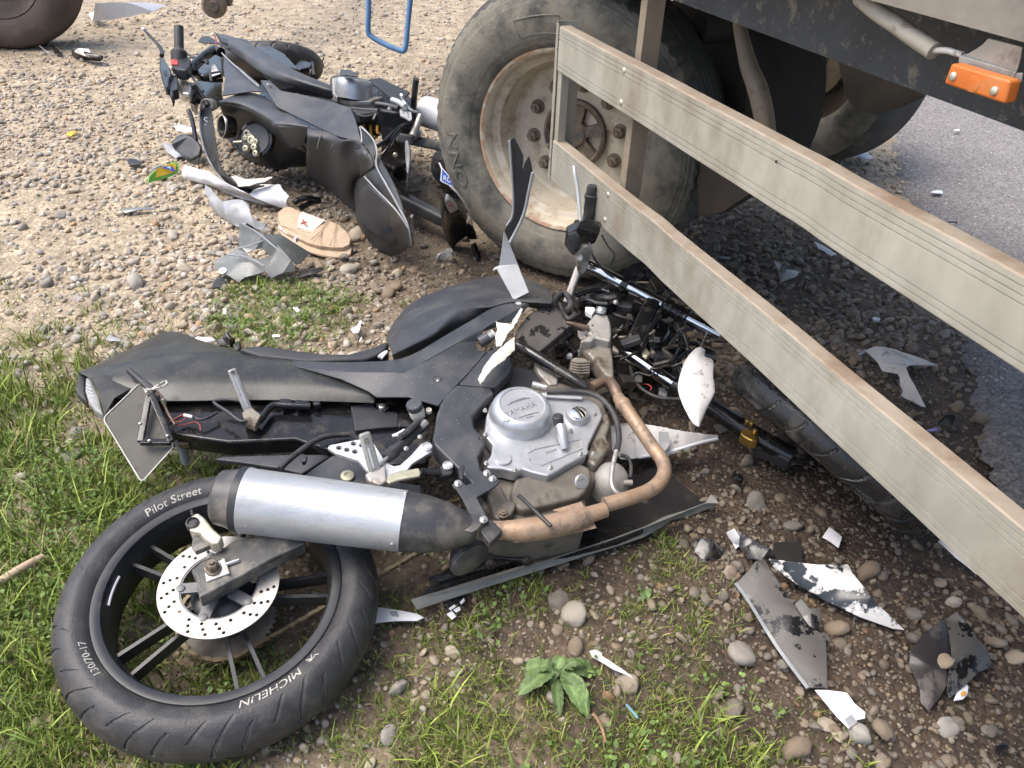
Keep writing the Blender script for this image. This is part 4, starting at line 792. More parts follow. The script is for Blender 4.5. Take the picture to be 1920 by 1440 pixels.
# hanger bracket
hb = slab('muffler_bracket', N(z('b4', '1218 895 1180 855 1250 820 1290 862 1370 830 1500 785 1556 828 1520 870 1372 955 1400 1010 1455 1105 1430 1140 1385 1100 1320 1080 1260 960'), .125), 'grey_plastic', nb, .007, .0015)
for x, y in z('b4', '1450 772 1495 815 1228 852 1425 1130'): bolt('bolt', N1(x, y, .125), R_, .0062, .007, 'steel', hb)
slab('bracket_tab', N(z('b4', '1235 735 1262 700 1285 715 1262 820 1240 810'), .13), 'black_plastic', nb, .008)
# engine
eng = slab('engine', N(z('f', '872 745 940 705 1040 712 1128 735 1148 800 1150 860 1118 900 1098 930 1106 968 1010 985 940 978 905 950 880 880'), .045), 'case_brown', nb, .16, .012)
slab('oil_sump', N(z('b5', '430 860 560 830 700 800 880 730 990 790 1000 860 960 960 900 1010 700 1060 480 1110 400 1060 390 960'), .068), 'case_brown', eng, .05, .008)
slab('crankcase_cover', N(z('4', '420 815 395 900 383 1005 430 1060 420 1120 383 1168 408 1192 490 1197 560 1214 600 1198 650 1216 742 1238 860 1168 962 1116 972 1060 1008 985 1052 900 1032 842 980 800 880 782 730 762'), .088), 'silver_case', eng, .035, .005)
cc_ = N1(*z('4', '588 905')[0], .088)
lathe('clutch_cover', cc_, R_, [(.0745, -.004), (.0735, .012), (.0705, .026), (.0665, .034), (.0605, .0395), (.0550, .0425), (.0528, .0425), (.0512, .0402), (.0, .0402)], 'silver_case', eng, 72, 30)
tv, tf = textgeo('YAMAHA', .0205, .0011); tx0 = (min(v.x for v in tv)+max(v.x for v in tv))/2
ex_ = (N1(*z('4', '680 832')[0], .12)-N1(*z('4', '478 905')[0], .12)).normalized(); ey_ = R_.cross(ex_); tc_ = N1(*z('4', '585 858')[0], .1288)
mk('lettering', [tc_+ex_*((v.x-tx0)*.98)+ey_*(v.y-.009)+R_*v.z for v in tv], tf, 'silver_text', eng, False)
for l in ('515 838 560 818 640 798', '530 826 580 806 620 796', '490 935 520 925 560 915', '580 910 640 890 690 878', '620 910 660 900'): tube('scuff', N(z('4', l), .1288), .0012, 'silver_text', eng, 4, 6)
for l in ('628 1112 664 1088 925 1032 936 1082 702 1180 642 1160',): tube('panel_rib', N(z('4', l), .0885), .0022, 'silver_case', eng, 1, 6, True)
slab('panel_mark', N(z('4', '728 1102 790 1082 793 1090 731 1110'), .0892), 'silver_text', eng, .0006, .0002)
lathe('cover_boss', N1(*z('4', '492 1145')[0], .088), R_, [(.0185, -.002), (.018, .004), (.0165, .0055), (.0, .0055)], 'silver_case', eng, 30, 40)
pump = lathe('water_pump', N1(*z('4', '905 905')[0], .088), R_, [(.0300, -.02), (.0290, .012), (.0270, .016), (.0215, .017), (.0, .017)], 'silver_case', eng, 36, 32)
lathe('filler_cap', N1(*z('4', '916 888')[0], .106), R_, [(.0195, -.002), (.0190, .006), (.0165, .0075), (.0, .0080)], 'chrome', eng, 30, 40)
tube('coolant_stub', N(z('4', '812 955 822 1000 838 1085'), [.118, .112, .094]), [.0125, .0125, .0075], 'silver_case', eng, 4, 14)
lathe('rubber_cap', N1(*z('4', '803 948')[0], .112), (N1(*z('4', '800 905')[0], .135)-N1(*z('4', '806 950')[0], .115)), [(.0125, 0), (.0125, .022), (.010, .025), (.0, .025)], 'rubber', eng, 18)
slab('crankcase_side', N(z('4', '975 1060 1008 985 1052 890 1078 868 1098 940 1072 1010 1100 1070 1050 1130 1010 1180 962 1150'), .072), 'cast_dirty', eng, .06, .008)
for x, y in z('4', '390 1006 395 1168 556 1206 755 1190 925 1112 958 1108 1002 890 870 986 738 775 918 785 388 872 995 1115'): bolt('bolt', N1(x, y, .089), R_, .0042, .007, 'steel', eng)
slab('cable_bracket', N(z('4', '708 768 942 776 934 802 720 790'), .100), 'silver_paint', eng, .004, .001)
lathe('oil_window', N1(*z('4', '928 1270')[0], .075), (R_*.7-U_*.7), [(.0180, -.006), (.0180, .004), (.0150, .006), (.0, .006)], 'steel', eng, 24)
tv, tf = textgeo('OIL', .009, .0004); mk('lettering', [N1(*z('4', '918 1275')[0], .08)+ex_*v.x+ey_*v.y+R_*(.004+v.z) for v in tv], tf, 'case_brown', eng, False)
# coolant housing with a domed pale shell
lathe('coolant_tank', N1(*z('4', '1090 1275')[0], .02), R_, [(.042, -.03), (.043, .0), (.040, .022), (.032, .036), (.018, .044), (.0, .046)], 'tank_grey', nb, 36, 60)
tube('tank_neck', N(z('4', '1165 1275 1215 1275'), .05), .007, 'cast_grey', nb, 2, 10)
tube('oil_hose', N(z('4', '735 762 900 762 1010 785 1085 845 1128 930 1142 1020 1130 1095'), [.105, .108, .108, .105, .10, .10, .10]), .0068, 'rubber', nb, 6, 12)
tube('hose_pipe', N(z('4', '1128 1095 1108 1180 1100 1270 1118 1320 1150 1345'), [.10, .095, .09, .085, .08]), .0056, 'peg_alu', nb, 6, 10)
tube('breather_hose', N(z('4', '1150 1120 1190 1135 1210 1180 1205 1250'), .05), .0045, 'rubber', nb, 6, 8)
tube('coolant_hose', N(z('4', '575 505 660 555 780 630 900 705 960 745'), [.07, .075, .07, .065, .06]), .0155, 'wet_black', nb, 5, 14)
tube('hose_clamp', N(z('4', '655 722 735 742'), .085), .0095, 'steel', nb, 1, 14)
lathe('frame_nut', N1(*z('4', '350 1052')[0], .09), R_, [(.0125, -.004), (.0125, .003), (.0085, .0035), (.0085, .010), (.005, .0105), (.005, .015), (.0, .015)], 'steel', nb, 6, 30)
# cylinder, head and other oily castings behind the tank
slab('cylinder_head', N(z('4', '660 700 740 660 860 640 980 680 1090 690 1110 760 1000 790 930 760 800 770 690 760'), .03), 'oily_metal', eng, .08, .006)
slab('cylinder', N(z('c4', '420 790 470 765 600 780 640 830 640 960 560 990 470 985 420 940'), .045), 'cast_dirty', eng, .07, .01)
for k in range(5): tube('cooling_fin', N(z('c4', f'{425+k*2} {820+k*30} {520} {842+k*30} {635} {830+k*30}'), .048), .0022, 'cast_dirty', eng, 4, 6)
slab('gusset', N(z('c4', '10 830 150 860 275 1000 275 1080 180 1090 60 960'), .05), 'cast_grey', nb, .03, .004)
hs = slab('steering_head', N(z('c4', '592 420 640 350 690 290 760 275 840 300 872 398 880 500 870 600 700 560 660 600 530 605 545 575 640 520 600 470'), .085), 'cast_grey', nb, .06, .008)
slab('down_tube', N(z('c4', '530 605 660 600 700 560 872 600 905 820 915 1010 850 990 800 960 720 850 620 740 560 690'), .06), 'cast_dirty', nb, .05, .008)
lathe('bearing_cup', N1(*z('c4', '760 268')[0], .09), (N1(*z('c4', '765 235')[0], .095)-N1(*z('c4', '755 290')[0], .085)), [(.0135, -.006), (.0150, 0), (.0150, .004), (.0140, .006), (.0150, .008), (.0150, .012), (.011, .013), (.011, .006), (.0, .006)], 'steel', hs, 24)
for x, y in z('c4', '665 420 600 535'): lathe('bolt_hole', N1(x, y, .0853), R_, [(.0028, -.001), (.0028, .0006)], 'wet_black', hs, 8)
tube('rusty_stay', N(z('c4', '372 390 450 405 520 428 620 452'), [.10, .10, .095, .09]), [.0055, .006, .0075, .0085], 'header_dark', nb, 4, 10)
slab('stay_tab', N(z('c4', '500 475 590 500 600 560 540 575 505 530'), .07), 'cast_grey', nb, .006)
# frame spar cover, side strip and tank
slab('frame_spar', N(z('4', '230 722 420 738 440 772 362 848 318 905 328 962 372 1012 390 1060 350 1128 366 1200 430 1252 340 1300 318 1282 232 1190 105 1062 92 1028 118 880 160 788'), .105), 'grey_plastic', nb, .05, .006)
slab('spar_top', N(z('4', '230 722 320 620 410 530 470 500 520 520 545 610 520 660 445 738 420 738'), .095), 'grey_plastic', nb, .04, .005)
slab('spar_inner', N(z('4', '440 772 545 612 660 640 720 720 640 760 480 760 400 850 362 900 330 900'), .05), 'black_plastic', nb, .03, .004)
st_t = '546 676 620 679 680 678 735 675 776 663 826 634 888 598 930 575 1011 553'; st_b = '560 689 630 695 690 696 757 697 800 675 860 641 915 611 950 592 1004 560'
sheet('side_strip', [N(z('f', st_t), [.045, .06, .068, .072, .075, .08, .085, .085, .07]), N(z('f', st_b), [.06, .08, .09, .098, .102, .105, .105, .10, .072])], 'grey_plastic', nb, .004, 4, 2, .001)
slab('side_panel', N(z('f', '562 690 630 696 690 697 757 698 800 676 860 642 915 612 950 593 1002 562 968 600 935 612 902 624 893 640 895 656 912 660 878 700 842 737 822 760 765 744 705 744 690 734 640 712'), [.06, .08, .09, .098, .102, .105, .105, .10, .072, .085, .09, .09, .09, .09, .095, .098, .10, .10, .09, .075, .07, .07]), 'grey_plastic', nb, .006, .002)
pr_ = lathe('panel_recess', N1(*z('c3', '674 1064')[0], .0995), R_, [(.0105, -.002), (.0108, .0012), (.0095, .0016), (.009, -.0), (.0, -.0)], 'wet_black', nb, 24)
bolt('panel_bolt', N1(*z('c3', '678 1075')[0], .100), R_, .003, .003, 'steel', pr_, False)
lathe('panel_bolt', N1(*z('c3', '1402 380')[0], .082), R_, [(.0085, -.001), (.008, .0016), (.005, .0022), (.0045, .001), (.0, .001)], 'silver_paint', nb, 20)
lathe('screw', N1(*z('c3', '1072 485')[0], .098), R_, [(.004, -.001), (.004, .001), (.0025, .0012), (.0, .0)], 'black_plastic', nb, 10)
sheet('fuel_tank', [N(z('f', '722 637 737 606 763 575 795 556 861 532 930 517 985 522 1030 542'), -.06), N(z('f', '727 645 750 617 782 586 818 566 872 545 932 531 985 534 1033 550'), .005),
  N(z('f', '733 655 768 632 800 606 836 582 872 563 925 552 975 548 1036 560'), .06), N(z('f', '736 664 782 641 812 624 846 594 872 575 918 575 962 565 1034 568'), .085), N(z('f', '738 672 782 652 815 636 852 612 888 594 930 576 972 568 1030 576'), .062), N(z('f', '740 678 785 664 820 646 858 622 895 600 935 582 975 574 1028 584'), .03)], 'grey_plastic', nb, .004, 4, 4)
slab('seat', N(z('3', '950 478 985 462 1100 458 1250 482 1400 502 1520 500 1640 468 1700 440 1726 436 1722 462 1690 500 1600 532 1300 542 1050 512'), .035), 'seat_vinyl', nb, .06, .012)
tube('seat_hook', N(z('c2', '1190 190 1215 168 1250 150 1235 172 1210 200'), .04), .0035, 'white_plastic', nb, 4, 8)
slab('wet_shroud', N(z('c3', '1380 640 1420 560 1500 470 1590 420 1700 400 1790 470 1828 560 1822 620 1590 815 1540 790 1400 720'), .055), 'panel_wet', nb, .03, .005)
# tail
tr0 = N(z('f', '145 698 179 684 254 648 319 621 388 642 480 667 546 677 616 699 684 725 702 741'), [.0, -.01, -.03, -.04, -.02, .01, .03, .045, .05, .05])
tr1 = N(z('f', '150 700 192 690 250 676 322 667 392 664 480 674 546 683 616 704 683 730 703 743'), [.02, .035, .045, .05, .05, .05, .055, .06, .06, .055])
sheet('tail_top', [tr0, [a.lerp(b, .5)+R_*.004 for a, b in zip(tr0, tr1)], tr1], 'tail_plastic', nb, .004, 4, 3, .001)
sheet('tail_cover', [tr1, N(z('f', '165 708 205 712 262 712 322 708 392 706 480 710 548 715 616 724 681 739 703 746'), [.028, .046, .054, .058, .058, .058, .061, .063, .061, .055]),
  N(z('f', '190 744 222 747 265 751 322 752 392 751 480 750 548 751 616 753 681 755 702 756'), [.02, .03, .038, .042, .042, .042, .044, .046, .05, .05])], 'tail_plastic', nb, .004, 4, 3, .001)
slab('undertail', N(z('f', '190 732 265 738 352 738 480 738 702 742 760 740 825 758 815 812 800 868 720 872 640 852 552 823 428 829 336 816 262 802 205 778'), .022), 'wet_black', nb, .05, .006)
slab('undertail_step', N(z('c2', '985 540 1150 520 1175 560 1330 590 1330 690 1180 700 1020 720 1000 600'), .034), 'black_plastic', nb, .02, .003)
lathe('undertail_bolt', N1(*z('c2', '1215 545')[0], .045), R_, [(.008, -.01), (.008, .002), (.005, .003), (.0, .003)], 'steel', nb, 14)
slab('bolt_lug', N(z('c2', '1170 520 1250 525 1262 555 1235 575 1190 560'), .042), 'black_plastic', nb, .014)
for l in ('470 490 510 478 575 492 560 525 490 522', '580 492 690 495 700 535 600 530', '710 490 770 488 775 530 720 535'): slab('seat_clip', N(z('c2', l), .045), 'wet_black', nb, .02, .003)
slab('tail_tip', N(z('c1', '70 440 180 425 150 470 135 520 130 600 150 690 110 660 55 610 62 520'), .0), 'black_plastic', nb, .03, .006)
tl = slab('tail_lamp', N(z('c1', '135 480 180 475 205 545 250 640 290 800 215 760 160 680 130 590'), .02), 'lamp_clear', nb, .03, .008)
for k in range(4): tube('lamp_rib', N(z('c1', f'{145+k*6} {540+k*30} {185+k*8} {560+k*30}'), .021), .0012, 'silver_paint', tl, 1, 6)
slab('tail_inner_panel', N(z('c1', '185 430 330 460 600 525 560 555 380 660 300 800 255 640'), .047), 'tail_plastic', nb, .004)
slab('indicator_stub', N(z('c1', '470 405 490 392 520 398 600 470 700 540 720 570 660 585 600 530'), .085), 'black_plastic', nb, .02, .005)
tube('wire_loop', N(z('c1', '690 585 735 560 800 520 822 522 815 548 770 568 735 575 700 590 645 582'), .09), .0025, 'white_ink', nb, 5, 8)
# number plate seen from behind with its black carrier
plq = N(z('c1', '285 832 605 525 885 1068 610 1372'), [.06, .075, .045, .0])
def pl_(u, v, o=0.0):
    a = plq[0].lerp(plq[1], u); b = plq[3].lerp(plq[2], u); n_ = newell(plq); n_ = n_ if n_.dot(CAM-plq[0]) > 0 else -n_; return a.lerp(b, v)+n_*o
crn = []
for (u, v), (du, dv) in (((0, 0), (1, 1)), ((1, 0), (-1, 1)), ((1, 1), (-1, -1)), ((0, 1), (1, -1))):
    q = [(u+du*.08, v), (u+du*.023, v+dv*.015), (u, v+dv*.05)]; crn += q if (u, v) in ((1, 0), (0, 1)) else q[::-1]
plate = slab('number_plate', [pl_(*q) for q in crn], 'plate_back', nb, .0012, .0003); plate['label'] = 'dirty grey back of the bent number plate'
tube('plate_rim', [pl_(u, v, .001) for u, v in crn], .0016, 'plate_edge', plate, 1, 6, True)
for l in ([(.28, .42), (.5, .30)], [(.45, .30), (.62, .20), (.70, .27)], [(.30, .55), (.46, .52)], [(.45, .62), (.62, .55)], [(.50, .74), (.62, .66), (.66, .62)], [(.22, .62), (.34, .60)], [(.55, .28), (.60, .36), (.52, .40)]): tube('embossing', [pl_(u, v, .0006) for u, v in l], .0014, 'plate_edge', plate, 4, 6)
cf = [N1(x, y, h) for (x, y), h in zip(z('c1', '680 600 600 1030 860 1030'), [.09, .06, .06])]
for a, b in ((0, 1), (1, 2), (2, 0)): bar('plate_carrier', cf[a], cf[b], .014, .010, 'wet_black', nb, R_)
for x, y, h in ((275, 735, .10), (263, 794, .075), (314, 817, .07), (280, 826, .07)): lathe('screw', N1(x, y, h), R_, [(.0035, -.002), (.0035, .002), (.002, .003), (.0, .003)], 'steel', nb, 10)
tube('plate_lamp_wire', N(z('c1', '730 590 780 650 800 710 830 780 870 850 895 885'), .06), .003, 'header_dark', nb, 5, 8)
lathe('brass_stud', N1(*z('c1', '797 690')[0], .06), (R_+U_*.3), [(.005, -.006), (.006, .004), (.0045, .008), (.0, .008)], 'brass', nb, 12)
tube('wire', N(z('c1', '830 880 900 830 970 800 1040 815 1120 840 1250 780'), .045), .0035, 'black_plastic', nb, 5, 8)
tube('wire', N(z('c1', '850 860 960 800 975 830 940 855 890 858'), .05), .0014, 'copper_red', nb, 5, 6)
tube('wire', N(z('c1', '900 890 980 880 1060 860 1100 890 1105 935'), .04), .0014, 'copper_red', nb, 5, 6)
tube('wire_sleeve', N(z('c1', '968 802 1038 818'), .05), .004, 'white_plastic', nb, 1, 8)
tube('grab_loop', N(z('c1', '1500 850 1440 850 1330 770 1230 705 1240 680 1330 672 1420 680 1460 690'), .06), .0042, 'black_plastic', nb, 5, 8)
tube('plate_strut', N(z('c1', '900 1000 950 1080 985 1200'), [.0, -.03, -.08]), .010, 'fairing_grey', nb, 2, 10)
slab('strut_foot', N(z('c1', '905 990 1010 1000 1005 1045 920 1050'), .0), 'header_dark', nb, .015)
# foot pegs and rear brake
pb0 = N1(*z('c1', '1525 800')[0], .045); pt0 = N1(*z('c1', '1368 415')[0], .125)
pgp = bar('passenger_peg', pb0, pt0, .020, .014, 'peg_alu', nb, R_, .004)
bar('peg_rib', pb0.lerp(pt0, .12)+R_*.006, pb0.lerp(pt0, .8)+R_*.006, .004, .006, 'silver_paint', pgp, R_, .001)
lathe('peg_hole', pb0.lerp(pt0, .93)+(CAM-pt0).normalized()*.0078, (CAM-pt0), [(.0045, -.001), (.0045, .0008), (.003, .001), (.0028, .0), (.0, .0)], 'case_brown', pgp, 12)
slab('peg_clevis', N(z('c2', '205 585 270 545 345 605 300 690 240 660 215 620'), .06), 'cast_dirty', nb, .02, .003)
tube('peg_stay', N(z('c2', '300 660 340 640 400 560 450 535 560 540 700 545'), .045), .0085, 'wet_black', nb, 5, 10)
hpn = z('c2', '905 842 962 856 1010 812 1020 870 1070 824')
def hole(x, y, w, r, n=14): c = N1(x, y, w); return [c+(F_*math.cos(b)+U_*math.sin(b))*r for b in np.linspace(0, 2*math.pi, n+1)[:-1]]
hplate = slab('heel_plate', N(z('c2', '825 845 832 830 850 822 1055 782 1110 780 1150 805 1195 875 1235 945 1300 975 1345 968 1420 900 1495 815 1540 798 1578 830 1572 870 1530 895 1430 958 1335 1080 1240 1105 1180 1075 1100 1000 1045 935 880 882'), .10), 'silver_paint', nb, .009, .003, [hole(x, y, .10, .0062) for x, y in hpn])
for x, y in z('c2', '1540 840 1688 975'): lathe('mount_ring', N1(x, y, .102), R_, [(.0112, -.006), (.0112, .004), (.0095, .005), (.0085, .002), (.006, .002), (.006, .005), (.0, .005)], 'silver_paint', hplate, 22)
rb = N1(*z('c2', '1165 1015')[0], .105); rt = N1(*z('c2', '1085 735')[0], .172); pg2 = bar('rider_peg', rb, rt, .024, .016, 'peg_alu', nb, R_, .004)
lathe('peg_hole', rb.lerp(rt, .80)+(CAM-rt).normalized()*.009, (CAM-rt), [(.0058, -.001), (.0058, .0008), (.0035, .001), (.0033, .0), (.0, .0)], 'case_brown', pg2, 14)
bar('peg_rib', rb.lerp(rt, .1)+(CAM-rt).normalized()*.008, rb.lerp(rt, .6)+(CAM-rt).normalized()*.008, .004, .004, 'silver_paint', pg2, R_, .001)
slab('peg_clevis', N(z('c2', '1090 1030 1170 990 1240 965 1250 1080 1200 1110 1120 1080'), .112), 'cast_grey', nb, .02, .004)
bl = slab('brake_pedal', N(z('c2', '1245 1085 1258 1035 1330 1010 1480 985 1495 1020 1490 1045 1330 1075 1270 1098'), .115), 'brass', nb, .008, .003)
hel = [];  s0, s1 = N1(*z('c2', '1490 1020')[0], .115), N1(*z('c2', '1640 1022')[0], .115); sx, sy, sdv = frame_of(s1-s0); ln = (s1-s0).length
for k in range(10*12+1): a = 2*math.pi*k/12; hel.append(s0+sdv*(ln*k/120)+(sx*math.cos(a)+sy*math.sin(a))*.0078)
tube('return_spring', hel, .0019, 'wet_black', nb, 1, 6); tube('spring_core', [s0, s1], .0055, 'rubber', nb, 1, 10)
slab('pivot_arm', N(z('c2', '1640 960 1690 935 1740 975 1720 1030 1650 1050 1600 1050'), .10), 'black_plastic', nb, .02, .004)
tube('master_cylinder', N(z('c2', '1270 895 1520 675'), .105), .0118, 'black_plastic', nb, 1, 14)
tube('cylinder_boot', N(z('c2', '1250 910 1310 860'), .105), .0140, 'rubber', nb, 1, 12)
tube('push_rod', N(z('c2', '1195 965 1265 905'), .106), .0045, 'steel', nb, 1, 10)
tube('banjo_bolt', N(z('c2', '1490 700 1530 660'), .112), .0085, 'steel', nb, 1, 8)
for x, y in z('c2', '1388 850 1487 765'): bolt('bolt', N1(x, y, .112), R_, .004, .005, 'steel', nb)
tube('reservoir_hose', N(z('c2', '1475 650 1440 690 1380 740 1345 760'), .125), .0075, 'rubber', nb, 4, 12)
tube('hose_fitting', N(z('c2', '1380 722 1345 742 1290 758'), [.122, .12, .115]), [.006, .0055, .003], 'white_plastic', nb, 3, 8)
rc = N1(*z('c2', '1478 620')[0], .095); rdir = (N1(*z('c2', '1445 530')[0], .135)-rc); rs_ = lathe('brake_reservoir', rc, rdir, [(.011, -.004), (.0165, .002), (.0178, .010), (.0178, .028), (.0170, .030)], 'reservoir', nb, 26, 45)
lathe('reservoir_cap', rc, rdir, [(.0185, .029), (.0190, .031), (.0190, .042), (.0175, .044), (.0, .044)], 'grey_plastic', rs_, 18, 30)
lathe('reservoir_lug', N1(*z('c2', '1552 575')[0], .11), R_, [(.0065, -.006), (.0065, .003), (.004, .0035), (.004, .0), (.0, .0)], 'reservoir', nb, 16)
tube('brake_hose', N(z('c2', '480 995 540 935 620 870 720 800 800 765 880 752 980 745'), [.06, .06, .055, .05, .045, .04, .035]), .0068, 'rubber', nb, 5, 10)
slab('hose_clip', N(z('c2', '620 910 650 885 675 900 665 940 640 945'), .065), 'black_plastic', nb, .012)
slab('dark_recess', N(z('c2', '1325 610 1345 588 1395 590 1430 650 1440 690 1330 690'), .045), 'wet_black', nb, .02, .004)
# belly fairing under the engine: black tray with a torn pale rim
zb_ = [.05, .045, .04, .035, .035, .05, .06, .055, .045, .03, .03, .03, .04, .05]
slab('belly_fairing', G(z('6', '185 680 880 485 1225 385 1345 300 1560 232 1480 190 1380 110 1280 60 1150 120 1000 250 760 380 520 470 300 560 220 640'), .022), 'panel_dark', nb, .012, .003)
slab('fairing_rim', G(z('6', '172 672 240 655 500 590 880 462 1080 400 1240 340 1330 290 1420 262 1520 228 1545 185 1582 228 1560 245 1440 290 1352 312 1330 330 1235 382 1140 415 900 492 560 600 200 716'), [.055]*10+[.06]+[.03]*10), 'cut_edge', nb, .003, .0008)
slab('fairing_inner', G(z('6', '560 445 640 430 1000 330 1180 330 1240 345 1120 395 880 460 660 500 520 480'), .05), 'wet_black', nb, .02, .004)
for l, h in (('260 590 420 540 620 490', .05), ('420 520 560 470 700 480', .055), ('850 430 930 370', .05)): 
    q = G(z('6', l), h)
    for a, b in zip(q[:-1], q[1:]): bar('linkage', a, b, .022, .014, 'wet_black', nb)
for x, y in z('6', '282 600 535 510 700 495 590 275'): bolt('bolt', P(x, y, .062), V((.1, -.3, 1)), .008, .008, 'oily_metal', nb)
lathe('engine_mount_boot', N1(*z('6', '430 470')[0], .02), (U_*-1+F_*.1), [(.03, -.02), (.045, 0), (.045, .012), (.03, .02), (.0, .02)], 'muffler_black', nb, 24)
slab('engine_mount', N(z('b4', '1450 900 1560 850 1600 950 1690 1000 1640 1100 1540 1130 1500 1100 1480 1000'), .07), 'case_brown', nb, .04, .006)
bolt('bolt', N1(*z('b4', '1575 1085')[0], .075), R_, .0085, .009, 'nut_steel', nb)
# crash bobbin and torn white fairing remains on the frame
bc = N1(*z('c3', '1085 710')[0], .095); lathe('crash_bobbin', bc, (F_*.9+R_*.35), [(.0145, -.012), (.0155, -.010), (.0155, .014), (.0135, .016), (.0125, .016), (.0125, .030), (.0, .030)], 'grey_plastic', nb, 26)
lathe('bobbin_core', bc+(F_*.9+R_*.35).normalized()*.014, (F_*.9+R_*.35), [(.0125, 0), (.0125, .018), (.010, .02), (.0, .02)], 'white_plastic', nb, 22)
def shard(name, pts, mat_, parent, t=.003, jag=.0015, bulge=.008):
    out = []
    for i in range(len(pts)):
        a, b = pts[i], pts[(i+1) % len(pts)]; n_ = max(1, int((b-a).length/.006)); nn = (b-a).cross(R_); nn = nn.normalized() if nn.length > 1e-6 else R_
        for k in range(n_): out.append(a.lerp(b, k/n_)+(nn*random.uniform(-jag, jag) if k else V((0, 0, 0))))
    return slab(name, out, mat_, parent, t, .0005, bulge=bulge)
shard('torn_shell', N(z('c3', '1195 530 1222 558 1330 585 1375 500 1425 425 1440 440 1405 520 1360 600 1300 665 1285 700 1250 765 1205 770 1195 680 1210 610'), .135), 'torn_white', nb, .004)
shard('torn_shell', N(z('c3', '1365 685 1372 790 1260 900 1170 975 1062 1104 1038 1062 1100 935 1160 850 1235 785'), .135), 'torn_white', nb, .004)
shard('lower_cowl', G(z('4', '1085 960 1175 938 1280 945 1365 962 1500 990 1700 1013 1695 1028 1420 1122 1240 1136 1160 1140 1080 1075'), [.09, .10, .10, .10, .09, .07, .06, .06, .06, .07, .08]), 'white_dirty', nb, .004)
slab('cowl_scoop', G(z('4', '1365 985 1420 990 1430 1060 1395 1105 1370 1080'), .112), 'fairing_grey', nb, .006)
tube('cowl_edge', G(z('4', '1250 1132 1420 1102 1600 1050 1695 1028'), .085), .0045, 'white_plastic', nb, 4, 8)
# fork: two chromed stanchions, yokes, clip-on with grip and lever
fU = [P(1098, 495, .31), P(1350, 628, .20)]; fL = [P(1172, 660, .17), P(1262, 720, .13)]
tube('fork_tube', fU, .0195, 'chrome', nb, 1, 24); tube('fork_tube', fL, .0195, 'chrome', nb, 1, 24)
tube('fork_leg', [fL[1], P(1345, 772, .10), P(1440, 832, .07), P(1485, 855, .06)], .026, 'wet_black', nb, 2, 16)
fd = (fU[1]-fU[0]).normalized()
for s, r, h in ((.62, .027, .03), (.67, .023, .022), (.705, .026, .012), (.73, .0225, .012), (.755, .025, .010), (.30, .026, .024)): c = fU[0].lerp(fU[1], s); lathe('fork_collar', c, fd, [(r*.8, -h/2), (r, -h/2*.8), (r, h/2*.8), (r*.8, h/2)], 'wet_black', nb, 24)
y1 = fU[0].lerp(fU[1], .52); y2 = fL[0].lerp(fL[1], .05); bar('lower_yoke', y1, y2, .045, .035, 'wet_black', nb, R_, .008)
bar('yoke_web', y1+V((.03, -.01, -.01)), y2+V((.03, .0, -.01)), .012, .05, 'wet_black', nb, R_, .003)
bar('top_yoke', fU[0]+V((-.02, -.02, .0)), P(1062, 570, .22), .022, .03, 'cast_grey', nb, R_, .006)
gb = P(1097, 470, .36); gt = P(1110, 350, .56)
clip = slab('clip_on', [P(x, y, h) for (x, y), h in zip(z('b6', '340 620 372 570 420 565 440 610 425 680 395 760 350 790 330 770 318 690'), [.40, .42, .42, .40, .36, .33, .31, .31, .36])], 'cast_grey', nb, .028, .006)
lathe('pinch_bolt', P(*z('b6', '346 655')[0], .385), V((-.2, -1, .5)), [(.011, -.004), (.011, .004), (.008, .006), (.007, .003), (.0, .003)], 'cast_grey', clip, 18)
gd = (gt-gb).normalized(); grip = lathe('handlebar_grip', gb, gd, [(.012, 0), (.012, .04), (.024, .045), (.026, .055), (.0185, .060), (.0172, .066), (.0168, .16), (.0180, .165), (.0192, .170), (.0185, .176), (.0150, .178), (.0150, .196), (.0125, .203), (.004, .205), (.003, .202), (.0, .202)], 'rubber', nb, 28, 35)
slab('switch_housing', [P(x, y, h) for (x, y), h in zip(z('b6', '350 380 450 370 500 430 495 480 460 550 380 570 330 610 265 580 258 480 320 440'), [.49, .49, .47, .45, .42, .41, .40, .41, .45, .47])], 'wet_black', nb, .045, .008)
slab('switch_pod', [P(x, y, h) for (x, y), h in zip(z('b6', '262 480 325 450 350 500 345 580 290 615 262 560'), [.46, .47, .455, .42, .41, .43])], 'black_plastic', nb, .03, .006)
tube('clutch_lever', [P(1089, 418, .475), P(1086, 385, .52), P(1083, 355, .56), P(1078, 325, .60), P(1076, 312, .615)], [.0062, .0058, .006, .0055, .0045], 'silver_paint', nb, 6, 12)
tube('lever_wire', [P(1128, 440, .45), P(1140, 462, .42), P(1152, 478, .40), P(1143, 500, .36)], .0028, 'black_plastic', nb, 5, 8)
tube('switch_wire', [P(1105, 455, .43), P(1112, 480, .40), P(1130, 505, .34), P(1150, 520, .31)], .0035, 'rubber', nb, 5, 8)
